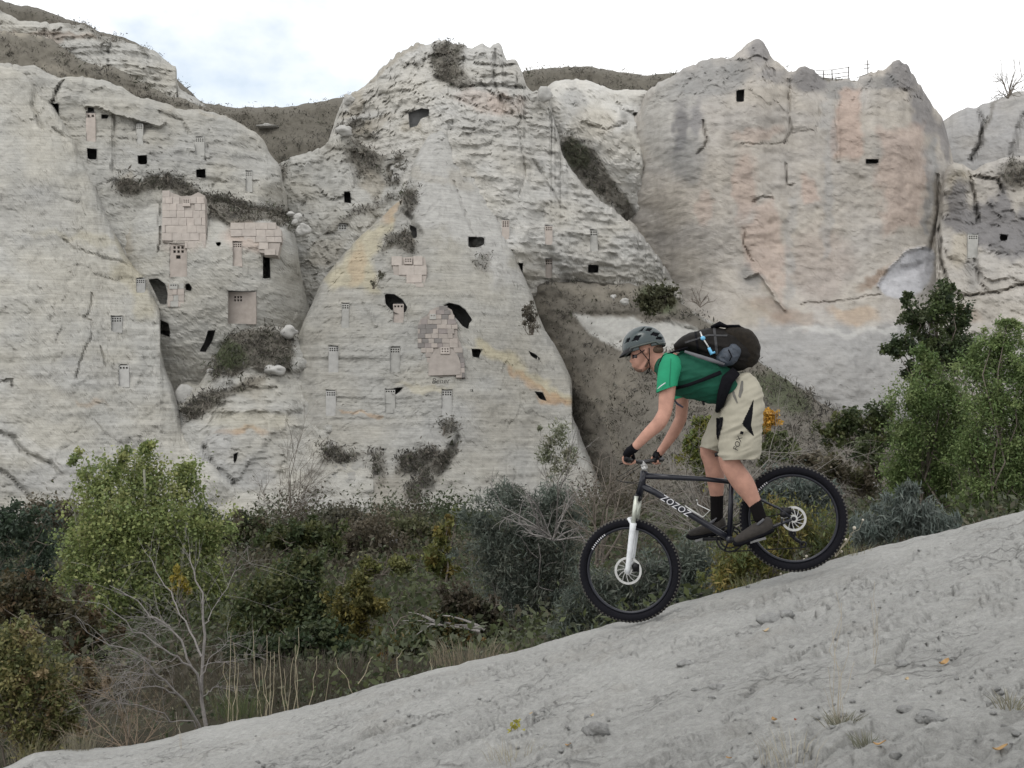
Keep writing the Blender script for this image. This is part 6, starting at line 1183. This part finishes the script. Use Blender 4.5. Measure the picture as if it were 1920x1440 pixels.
# shirt
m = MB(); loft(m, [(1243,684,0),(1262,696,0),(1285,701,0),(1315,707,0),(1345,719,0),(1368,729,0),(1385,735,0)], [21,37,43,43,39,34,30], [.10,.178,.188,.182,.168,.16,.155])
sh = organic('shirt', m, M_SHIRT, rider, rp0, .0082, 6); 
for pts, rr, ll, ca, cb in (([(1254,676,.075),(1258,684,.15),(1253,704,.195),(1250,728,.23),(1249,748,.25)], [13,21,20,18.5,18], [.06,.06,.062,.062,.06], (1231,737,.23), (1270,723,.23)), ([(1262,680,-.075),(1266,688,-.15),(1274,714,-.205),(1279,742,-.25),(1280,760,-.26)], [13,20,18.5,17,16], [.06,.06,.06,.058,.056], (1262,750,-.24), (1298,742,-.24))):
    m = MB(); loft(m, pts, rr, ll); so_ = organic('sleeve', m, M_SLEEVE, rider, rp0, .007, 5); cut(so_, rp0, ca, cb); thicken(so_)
    if ca[2] > 0:
        mm = MB(); mm.tube(np.array([Q(1233,729,.297), Q(1240,723,.302), Q(1248,717.5,.300)])-rp0, [.0025, .0035, .0025], 5); mm.build('white_print', M_WHT, so_, True)
        mm = MB(); mm.tube(np.array([Q(1258,672,.203), Q(1257,690,.252), Q(1256,708,.270), Q(1256,724,.293)])-rp0, .0012, 4); mm.build('seam', M_SHIRT, so_, True)
# shorts
m = MB()
loft(m, [(1386,716,0),(1394,738,0),(1396,765,0)], [25,33,33], [.155,.165,.15])
loft(m, [(1396,716,.05),(1394,745,.075),(1391,775,.095),(1388.5,805,.108),(1387,838,.115),(1385,868,.118),(1385,885,.118)], [24,36,38,37.5,37,36.5,36], [.095,.11,.115,.118,.118,.116,.115])
ns = organic('shorts', m, M_SHORT, rider, rp0, .0082, 5)
m = MB(); loft(m, [(1390,735,-.06),(1372,775,-.095),(1350,812,-.11),(1333,842,-.118),(1324,858,-.12)], [33,32,27,22.5,21], [.10,.11,.11,.105,.10]); fs = organic('far_shorts_leg', m, M_SHORT, rider, rp0, .0082, 5)
cut(fs, rp0, (1312,837,-.12), (1350,849,-.12)); thicken(fs)
# keep the legs clean: the near hem is level, its waist follows the belt
cut(ns, rp0, (1345,863.5,.1), (1425,861,.1)); 
# folds in the cloth
def folds(o, origin, amp, fx, fy, ang, seed):
    me = o.data; n = len(me.vertices); co = np.empty(n*3); me.vertices.foreach_get('co', co); co = co.reshape(-1, 3); no = np.empty(n*3); me.vertices.foreach_get('normal', no); no = no.reshape(-1, 3)
    px, py, _ = pix(co+origin); c, s_ = math.cos(ang), math.sin(ang); u = px*c+py*s_; v = -px*s_+py*c
    h = amp*(1-2*np.abs(fbm(u/fx, v/fy+co[:, 1]*3, 0, 2, seed))); co = co+no*h[:, None]; me.vertices.foreach_set('co', co.ravel()); me.update()
folds(ns, rp0, .011, 55, 14, math.radians(-24), 4); folds(fs, rp0, .006, 50, 12, math.radians(-20), 5); folds(sh, rp0, .010, 60, 14, math.radians(-20), 6)
thicken(ns)
patch(ns, rp0, [(1413,748),(1411,776),(1408,797),(1414,819),(1404,810),(1391,795),(1397,782),(1405,765)], 'black_side_insert', M_CLOTHB)
patch(ns, rp0, [(1344,783),(1356,782),(1355,797),(1350,815),(1345,829),(1342,815)], 'black_inner_insert', M_CLOTHB)
patch(fs, rp0, [(1343,783),(1354,786),(1352,806),(1346,828),(1343,815)], 'black_inner_insert', M_CLOTHB, near=True)
patch(ns, rp0, [(1390,713),(1394,714),(1393,733),(1388,747),(1384,744),(1387,728)], 'pocket_zip', mat_plain('dark_zip', (.10,.095,.085), .7))
patch(ns, rp0, [(1372,729),(1376,731),(1384,757),(1381,757),(1374,742)], 'pocket_zip', mat_plain('grey_zip', (.12,.115,.10), .7))
# lettering down the leg
lt = text_mesh('FOX', .046, M_CLOTHB, 'shorts_lettering', None, .1, .0008)
xd = Q(1392.5, 808, .2)-Q(1379, 846, .2); ydv = np.cross(LAT, xd); ydv = -ydv if ydv[0] > 0 else ydv
orient(lt, Q(1383, 846, .249)-rp0, xd, ydv); mw = lt.matrix_world.copy(); lt.data.transform(mw); lt.matrix_world = Matrix.Identity(4); lt.parent = ns
m = MB(); q_ = [Q(1389,808,.249), Q(1394.5,809.5,.249), Q(1393,815,.249), Q(1387,813,.249)]; m.prism(np.array(q_)-rp0, -LAT*.003); m.build('shorts_mark', M_CLOTHB, ns)
# belt and waist of the pack, socks, shoes
for pts in ([(1414,940,.12),(1419,953,.12),(1425,972,.118)], [(1344,930,-.12),(1344,950,-.12),(1344,974,-.118)]):
    m = MB(); loft(m, pts, [12.8,12.2,12.2], [.042,.041,.041]); organic('sock', m, M_SOCK, rider, rp0, .0065, 3)
for pts, rr, ll, heel, toe, so_pts in (
   ([(1436,976,.12),(1432,988,.122),(1412,998,.125),(1393,1008,.128),(1382,1014,.13)], [12,16,13,10,7.5], [.036,.042,.046,.046,.036], None, None, [(1449,994,.122),(1430,1002,.124),(1405,1013,.128),(1385,1020,.13),(1377,1019,.13)]),
   ([(1348,974,-.118),(1347,986,-.12),(1328,992,-.122),(1306,998,-.125),(1295,1001,-.126)], [11,14,11,9,7], [.036,.042,.046,.046,.036], None, None, [(1363,996,-.12),(1345,1000,-.12),(1318,1005,-.124),(1298,1008,-.126),(1289,1005,-.126)])):
    s0 = empty('shoe'); s0.parent = rider
    m = MB(); loft(m, pts, rr, ll); up_o = organic('shoe_upper', m, M_SHOE, s0, rp0, .0065, 3)
    m = MB(); loft(m, so_pts, [4.5,5,4.5,5,4.5], [.036,.042,.047,.047,.034]); organic('shoe_sole', m, M_CLOTHB, s0, rp0, .0065, 2)
    m = MB(); cx_, cy_, cl = pts[0]; m.tube(np.array([Q(cx_-4, cy_-4, cl), Q(cx_-16, cy_+8, cl)])-rp0, .012, 8, True, .046, LAT); m.build('shoe_strap', M_GSTRAP, s0, True)
# --- helmet
hm = empty('helmet'); hm.parent = rider; hm['label'] = 'grey green cycling helmet with black visor and vents'
HC = Q(1208, 651); tl = math.radians(14); hx = -FWD*math.cos(tl)+UPV*math.sin(tl); hx = hx/np.linalg.norm(hx); hz = np.cross(hx, -LAT); hz = hz if hz[2] > 0 else -hz; hy = LAT
VENTS = [[(1184,640),(1190,630),(1203,628),(1197,638)],[(1209,620),(1214,614.5),(1224,615.5),(1219,621.5)],[(1219,628),(1224,621.5),(1238,625),(1232,631)],[(1229,635.5),(1233,630),(1243,633),(1240,637.5)],[(1171,645),(1175,635),(1182,632),(1180,640)],[(1197,622),(1206,614),(1211,612),(1204,621)]]
def helm(scale, vents, name, mat, skirt=0.0):
    nu, nv = 96, 44; th = np.linspace(0, 2*math.pi, nu, endpoint=False); ph = np.linspace(.0, 1.0, nv)
    ph_ = ph[None]*(math.pi/2+.18); TH = th[:, None]
    rx = np.where(np.cos(TH) < 0, .138, .136); sq = 1+.05*np.cos(2*TH)
    x = rx*np.sin(ph_)*np.cos(TH)*sq; y = .105*np.sin(ph_)*np.sin(TH)*sq; z = .140*np.cos(ph_)*np.ones_like(TH)
    z = np.where(z < 0, z*.9, z); z = z+.012*np.clip(x/.13, 0, 1)*0
    # raised ribs running front to back
    rib = .005*np.cos(np.clip(y/.105, -1, 1)*math.pi*2.5)*np.sin(ph_)
    v = HC+(x*scale)[..., None]*hx+(y*scale)[..., None]*hy+((z+rib)*scale)[..., None]*hz
    # fold the rim up over the ear
    i = np.arange(nu)[:, None]; j = np.arange(nv-1)[None]; i2 = (i+1) % nu; q = np.stack([i*nv+j, i2*nv+j, i2*nv+j+1, i*nv+j+1], -1).reshape(-1, 4)
    vv = v.reshape(-1, 3); fc = vv[q].mean(1)
    if vents:
        latc = (fc-HC)@hy; ref = fc+np.where(latc < 0, -2*latc, 0)[:, None]*hy; px, py, _ = pix(ref); kill = np.zeros(len(q), bool)
        for pl in VENTS:
            kill |= inpoly(px, py, pl)
        q = q[~kill]
    loc = (vv[q].mean(1)-HC); fx_, fz_ = loc@hx, loc@hz
    ear = (np.abs(loc@hy) > .05) & (fz_ < .012) & (fx_ > -.03) & (fx_ < .05); q = q[~ear]
    me = npmesh(name, vv-rp0, q, None, True); o = link(name, me, mat, hm); 
    mo = o.modifiers.new('s', 'SOLIDIFY'); mo.thickness = .012 if vents else .004; mo.offset = -1; return o
shell = helm(1.0, True, 'helmet_shell', M_HELM); helm(.93, False, 'inner_liner', M_CLOTHB)
m = MB(); an = np.linspace(math.radians(118), math.radians(242), 15); a_in = np.array([HC+hx*.135*math.cos(a)+hy*.106*math.sin(a)+hz*.014 for a in an]); a_out = np.array([HC+hx*(.135*math.cos(a)-.042*max(0, -math.cos(a)))+hy*.100*math.sin(a)-hz*.014*max(0, -math.cos(a))*1.6 for a in an])
vv = np.concatenate([a_in, a_out, a_in-hz*.006, a_out-hz*.004])-rp0; j = np.arange(14); m.add(vv, np.concatenate([np.stack([j, j+1, 15+j+1, 15+j], -1), np.stack([30+j, 45+j, 45+j+1, 30+j+1], -1), np.stack([15+j, 15+j+1, 45+j+1, 45+j], -1)])); m.build('visor', M_BLK, hm, True)
m = MB(); rimp = np.array([HC+hx*.137*math.cos(a)+hy*.106*math.sin(a)-hz*(.012 if abs(math.sin(a)) < .75 else -.006) for a in np.linspace(0, 2*math.pi, 49)])-rp0; m.tube(rimp, .007, 6, False); m.build('rim_edge', M_HELMD, hm, True)
for pts in ([(1200,656,.085),(1210,668,.082),(1217,677,.078)], [(1217,652,.088),(1218,666,.084),(1217,677,.078)], [(1217,677,.078),(1219,688,.06),(1217,697,.02),(1212,700,-.02)], [(1200,656,-.085),(1212,672,-.08),(1217,690,-.05),(1212,700,-.02)]):
    m = MB(); m.tube(np.array([Q(*p) for p in pts])-rp0, .0035, 6, True, .006, LAT); m.build('chin_strap', M_CLOTHB, hm, True)
# ------------------------------------------------------------------ backpack
k0 = Q(1350, 680); pack = empty('backpack', V(k0), label='dark brown daypack with blue hose valve worn on the rider\'s back', cat='backpack')
m = MB(); loft(m, [(1268,652,0),(1286,647,0),(1312,645,0),(1342,650,0),(1372,658,0),(1394,666,0)], [8,16,26,35,37,30], [.09,.125,.14,.148,.15,.14]); pb = organic('pack_body', m, M_PACK, pack, k0, .008, 4); folds(pb, k0, .008, 70, 16, math.radians(12), 9)
m = MB(); loft(m, [(1366,634,0),(1388,640,0),(1400,656,0),(1400,676,0)], [21,27,26,20], [.11,.13,.13,.115]); rp_ = organic('rear_pouch', m, M_PACK2, pack, k0, .008, 5); folds(rp_, k0, .006, 30, 12, .9, 10)
m = MB(); loft(m, [(1352,676,.12),(1366,668,.135),(1378,656,.13)], [12,17,13], [.045,.055,.045]); sp_ = organic('side_pocket', m, M_PKT, pack, k0, .005, 3); folds(sp_, k0, .004, 14, 8, .5, 12)
m = MB(); m.tube(np.array([Q(1366,656,.186), Q(1372,668,.196), Q(1368,676,.186)])-k0, .004, 6, True, .012, LAT); m.build('pocket_cord', M_CLOTHB, pack, True)
m = MB(); m.tube(np.array([Q(1313,622,.135), Q(1317,633,.15), Q(1325,645,.155), Q(1331,655,.158)])-k0, [.005, .006, .005, .006], 8); m.build('drinking_hose', M_STEEL, pack, True)
m = MB(); m.ball(Q(1318,634,.156)-k0, (.016, .012, .014), 10, 7); m.tube(np.array([Q(1329,652,.16), Q(1334,663,.162), Q(1341,660,.162)])-k0, [.010, .013, .007], 8); m.build('hose_valve', M_BLUE, pack, True)
for s_ in (1, -1):
    m = MB(); m.tube(np.array([Q(1290,652,.13*s_), Q(1262,660,.115*s_), Q(1243,668,.10*s_), Q(1236,684,.11*s_), Q(1246,708,.12*s_)])-k0, .007, 8, True, .028, LAT); m.build('shoulder_strap', M_CLOTHB, pack, True)
    m = MB(); m.tube(np.array([Q(1284,659,.165*s_), Q(1310,668,.19*s_), Q(1336,676,.19*s_), Q(1358,683,.175*s_)])-k0, [.008, .013, .013, .008], 8, True, .008, LAT); m.build('side_padding', M_GSTRAP, pack, True)
    m = MB(); m.tube(np.array([Q(1268,728,.165*s_), Q(1290,722,.205*s_), Q(1318,712,.208*s_), Q(1352,698,.19*s_)])-k0, [.010, .011, .012, .014], 8, True, .005, LAT); m.build('lower_strap', M_CLOTHB, pack, True)
    m = MB(); m.tube(np.array([Q(1380,696,.155*s_), Q(1364,712,.188*s_), Q(1356,735,.188*s_), Q(1350,758,.14*s_), Q(1346,766,.08*s_)])-k0, [.035, .042, .036, .026, .014], 10, True, [.014, .015, .016, .03, .03], LAT); m.build('hip_belt', M_CLOTHB, pack, True)
m = MB(); m.tube(np.array([Q(1346,766,.10), Q(1345,770,0), Q(1346,766,-.10)])-k0, .016, 8); m.build('belt_buckle', M_BLK, pack, True)
m = MB(); m.tube(np.array([Q(1264,750,.16), Q(1270,757,.17), Q(1281,764,.17)])-k0, [.005, .008, .006], 6, True, .012, LAT); m.build('strap_end', mat_plain('navy_strap', (.03, .03, .05), .7), pack, True)
m = MB(); m.tube(np.array([Q(1318,751,.05), Q(1320,760,.05)])-k0, .008, 6); m.build('strap_end', M_BLK, pack, True)
m = MB(); m.tube(np.array([Q(1335,614,.02), Q(1350,608,.03), Q(1362,612,.03), Q(1385,612,.03), Q(1394,618,.03)])-k0, [.012, .02, .010, .012, .006], 8, True, [.05, .06, .04, .04, .02], LAT); m.build('top_lid', M_CLOTHB, pack, True)
m = MB(); m.tube(np.array([Q(1396,622,.03), Q(1402,628,.03), Q(1400,634,.03)])-k0, [.006, .010, .006], 7); m.build('cord_lock', M_BLK, pack, True)
for pl, nm, mt in (([(1336,612),(1341,612),(1350,688),(1345,688)], 'compression_strap', M_DSTRAP), ([(1302,622),(1306,622),(1312,668),(1308,668)], 'compression_strap', M_CLOTHB), ([(1284,641),(1328,627),(1364,628),(1364,631),(1328,630.5),(1285,644)], 'zip', M_DSTRAP), ([(1290,660),(1345,672),(1345,674.5),(1290,662.5)], 'zip', M_DSTRAP)):
    patch(pb, k0, pl, nm, mt, .003)
# ------------------------------------------------------------------ small things on the clay slope
def gp(px, py):
    c = float(np.interp(px, CREST[:, 0], CREST[:, 1])); e = max(1.0, py-c); d = 1/(1/DC+e/(F*HG)); p = P(px, py, d); p[2] = float(gz(p[0], p[1])); return p, d
def tuft_on(label, px, py, n, h, spread, pal, width=.02, lean=.5):
    o = grass_tuft(label, px, py, 5, n, h, spread, pal, width=width, lean=lean); p, d = gp(px, py); o.location = V(p); return o
tuft_on('grey green spiky grass tuft low on the slope right of centre', 1578, 1372, 150, .055, .05, [(.16,.16,.115),(.21,.20,.15),(.27,.25,.19),(.13,.135,.095)], .02, .9)
tuft_on('small grey green grass tuft just below the spiky grass tuft', 1628, 1402, 90, .045, .04, [(.16,.165,.12),(.20,.195,.15)], .035, .8)
tuft_on('tiny grass tuft near the right edge of the slope', 1895, 1336, 60, .055, .04, [(.18,.175,.12),(.24,.22,.16)], .025, .8)
tuft_on('thin straw coloured grass at the bottom of the slope below centre', 1490, 1432, 60, .10, .10, [(.40,.37,.29),(.34,.31,.24)], .010, .5)
tuft_on('thin straw coloured grass at the bottom left of the slope', 960, 1438, 70, .08, .10, [(.38,.35,.27),(.30,.28,.21)], .012, .6)
tuft_on('small tuft of dry weeds on the crest left of the rear wheel', 1400, 1098, 60, .10, .12, [(.24,.23,.12),(.18,.19,.09)], .015, .6)
tuft_on('small tuft of dry weeds on the crest right of the rear wheel', 1600, 1040, 60, .10, .12, [(.26,.24,.15),(.18,.18,.10)], .015, .6)
M_STALK = mat_plain('pale_stalk', (.38, .34, .27), .9)
def weed(label, base, tips, r=.0016, head=.006, hm=None):
    p, d = gp(*base); t = empty('dry_weed', V(p), label=label, cat='weed')
    for px, py in tips:
        e = P(px, py, d+random.uniform(-.08, .08))-p; m = MB(); m.tube(wig((0, 0, 0), e, 6, .025), np.linspace(r, r*.6, 6), 4, False); m.build('stalk', M_STALK, t, True)
        if head:
            m = MB(); m.ball(e, head*random.uniform(.7, 1.2), 8, 6); m.build('seed_head', hm or M_STALK, t, True)
M_SEED = mat_plain('pale_seed_head', (.46, .42, .35), .9, 0, .2, 200)
weed('dry weed with round seed heads right behind the rear wheel', (1566,1050), [(1578,1005),(1586,1012),(1578,1034),(1570,1022),(1602,990),(1618,975)], .0018, .011, M_SEED)
weed('dry weed with pale seed heads in front of the rear tyre', (1515,1066), [(1512,1043),(1526,1052),(1508,1050)], .0014, .010, M_SEED)
weed('pale seed heads low beside the rear tyre contact', (1470,1082), [(1464,1076),(1482,1068),(1444,1092)], .0014, .011, M_SEED)
weed('tall thin stalks rising from the spiky grass tuft', (1572,1368), [(1552,1250),(1560,1180),(1578,1130),(1590,1200),(1602,1240),(1568,1110),(1545,1290)], .0011, .0)
weed('thin dry stalk on the slope below the rear wheel', (1640,1230), [(1632,1120),(1640,1090),(1650,1140)], .0012, .0)
weed('thin bent stalk at the left of the slope', (340,1400), [(336,1360),(330,1335)], .0014, .0)
# little yellow green seedling
p, d = gp(968, 1392); t = empty('seedling', V(p), label='small yellow green seedling at the bottom of the slope left of centre', cat='plant')
for px, py in ((962,1362),(972,1356),(980,1372),(955,1372),(968,1382)):
    e = P(px, py, d)-p; m = MB(); m.tube(wig((0, 0, 0), e, 4, .03), .0012, 4, False); m.build('stem', M_STALK, t)
    v, q, c = leaves(e+RNG.normal(size=(5, 3))*.008, .022, np.tile((.30, .28, .06), (5, 1)), .7); lf = leaf_obj('leaf_cluster', [(v, q, c)], t); lf['kind'] = 'stuff'
# fallen leaves, each curled and lying on the clay
def fallen(px, py, size, col, label):
    p, d = gp(px, py); n = 7; u = np.linspace(-1, 1, n); v = np.linspace(-1, 1, 5); U, W_ = np.meshgrid(u, v, indexing='ij')
    wdt = .42*np.sqrt(np.clip(1-np.abs(U)**1.6, 0, 1)); a = random.uniform(0, 6.3); x = U*size*.5; y = W_*wdt*size*.7; z = .18*size*(U**2)+.10*size*np.abs(W_)+.05*size*np.sin(3*U+a)
    X_ = x*math.cos(a)-y*math.sin(a); Y_ = x*math.sin(a)+y*math.cos(a); i = np.arange(n-1)[:, None]*5; j = np.arange(4)[None]
    me = npmesh('fallen_leaf', np.stack([X_, Y_, z+.25*x*math.cos(a)+.003], -1).reshape(-1, 3), np.stack([i+j, i+5+j, i+5+j+1, i+j+1], -1).reshape(-1, 4), np.tile(col, (n*5, 1))*RNG.uniform(.85, 1.15, (n*5, 1)), True)
    o = link('fallen_leaf', me, M_DRY); o.location = V(p+np.array((0, 0, .003))); setp(o, label, 'leaf', 'fallen leaves on the clay slope')
OR = (.38, .24, .11); TN = (.42, .33, .21); RD = (.25, .07, .04)
for a in [(1770,1240,.045,OR,'orange fallen leaf on the right of the slope, below the skyline'),(1452,1355,.030,OR,'orange fallen leaf left of a dark red leaf'),(1494,1355,.022,RD,'small dark red fallen leaf beside an orange one'),(995,1350,.050,TN,'large tan fallen leaf beside the yellow green seedling'),(1065,1410,.026,OR,'orange fallen leaf near the bottom edge left of centre'),(1650,1433,.032,OR,'orange fallen leaf at the bottom edge below the grass tuft'),(1876,1422,.036,(.34,.22,.10),'brown fallen leaf in the lower right corner'),(1436,1189,.040,TN,'tan fallen leaf below the gap between the wheels'),(1367,1427,.026,OR,'orange fallen leaf at the bottom edge in the middle'),(1207,1226,.030,TN,'tan fallen leaf below the front wheel'),(1110,1348,.024,TN,'small tan fallen leaf right of the large tan one'),(1160,1146,.02,OR,'tiny orange leaf on the crest by the front wheel'),(1700,1275,.022,TN,'small tan leaf on the bare slope at right')]: fallen(*a)
# larger clods of clay
def clod(px, py, size, seed, label):
    p, d = gp(px, py); b = rock_mesh('clay_clod', seed, size, 12, 8, .45, .5); me = b.mesh('clay_clod', True); a = me.color_attributes.new('Col', 'FLOAT_COLOR', 'POINT'); c4 = np.ones((len(me.vertices), 4), np.float32); c4[:, :3] = (.36, .36, .35); a.data.foreach_set('color', c4.ravel())
    o = link('clay_clod', me, M_CLAY); o.location = V(p+np.array((0, 0, size*.12))); setp(o, label, 'clod', 'clods of clay on the slope')
for a in [(1445,1170,.055,31,'largest clay clod on the slope, below the crank'),(1475,1168,.040,32,'clay clod right next to the largest one'),(1285,1246,.035,33,'flat dark edged clod on the slope below the front wheel'),(1690,1236,.028,34,'small pointed clod on the right of the slope'),(1735,1352,.036,35,'clod beside a crack on the lower right slope'),(1755,1355,.028,36,'smaller clod right of the crack on the lower right slope'),(1345,1296,.028,37,'pale clod in the middle of the slope'),(1120,1388,.045,38,'low clod at the bottom left of the slope'),(1480,1215,.022,39,'small clod above the middle of the slope'),(1700,1340,.024,40,'small clod left of the crack on the lower right slope')]: clod(*a)
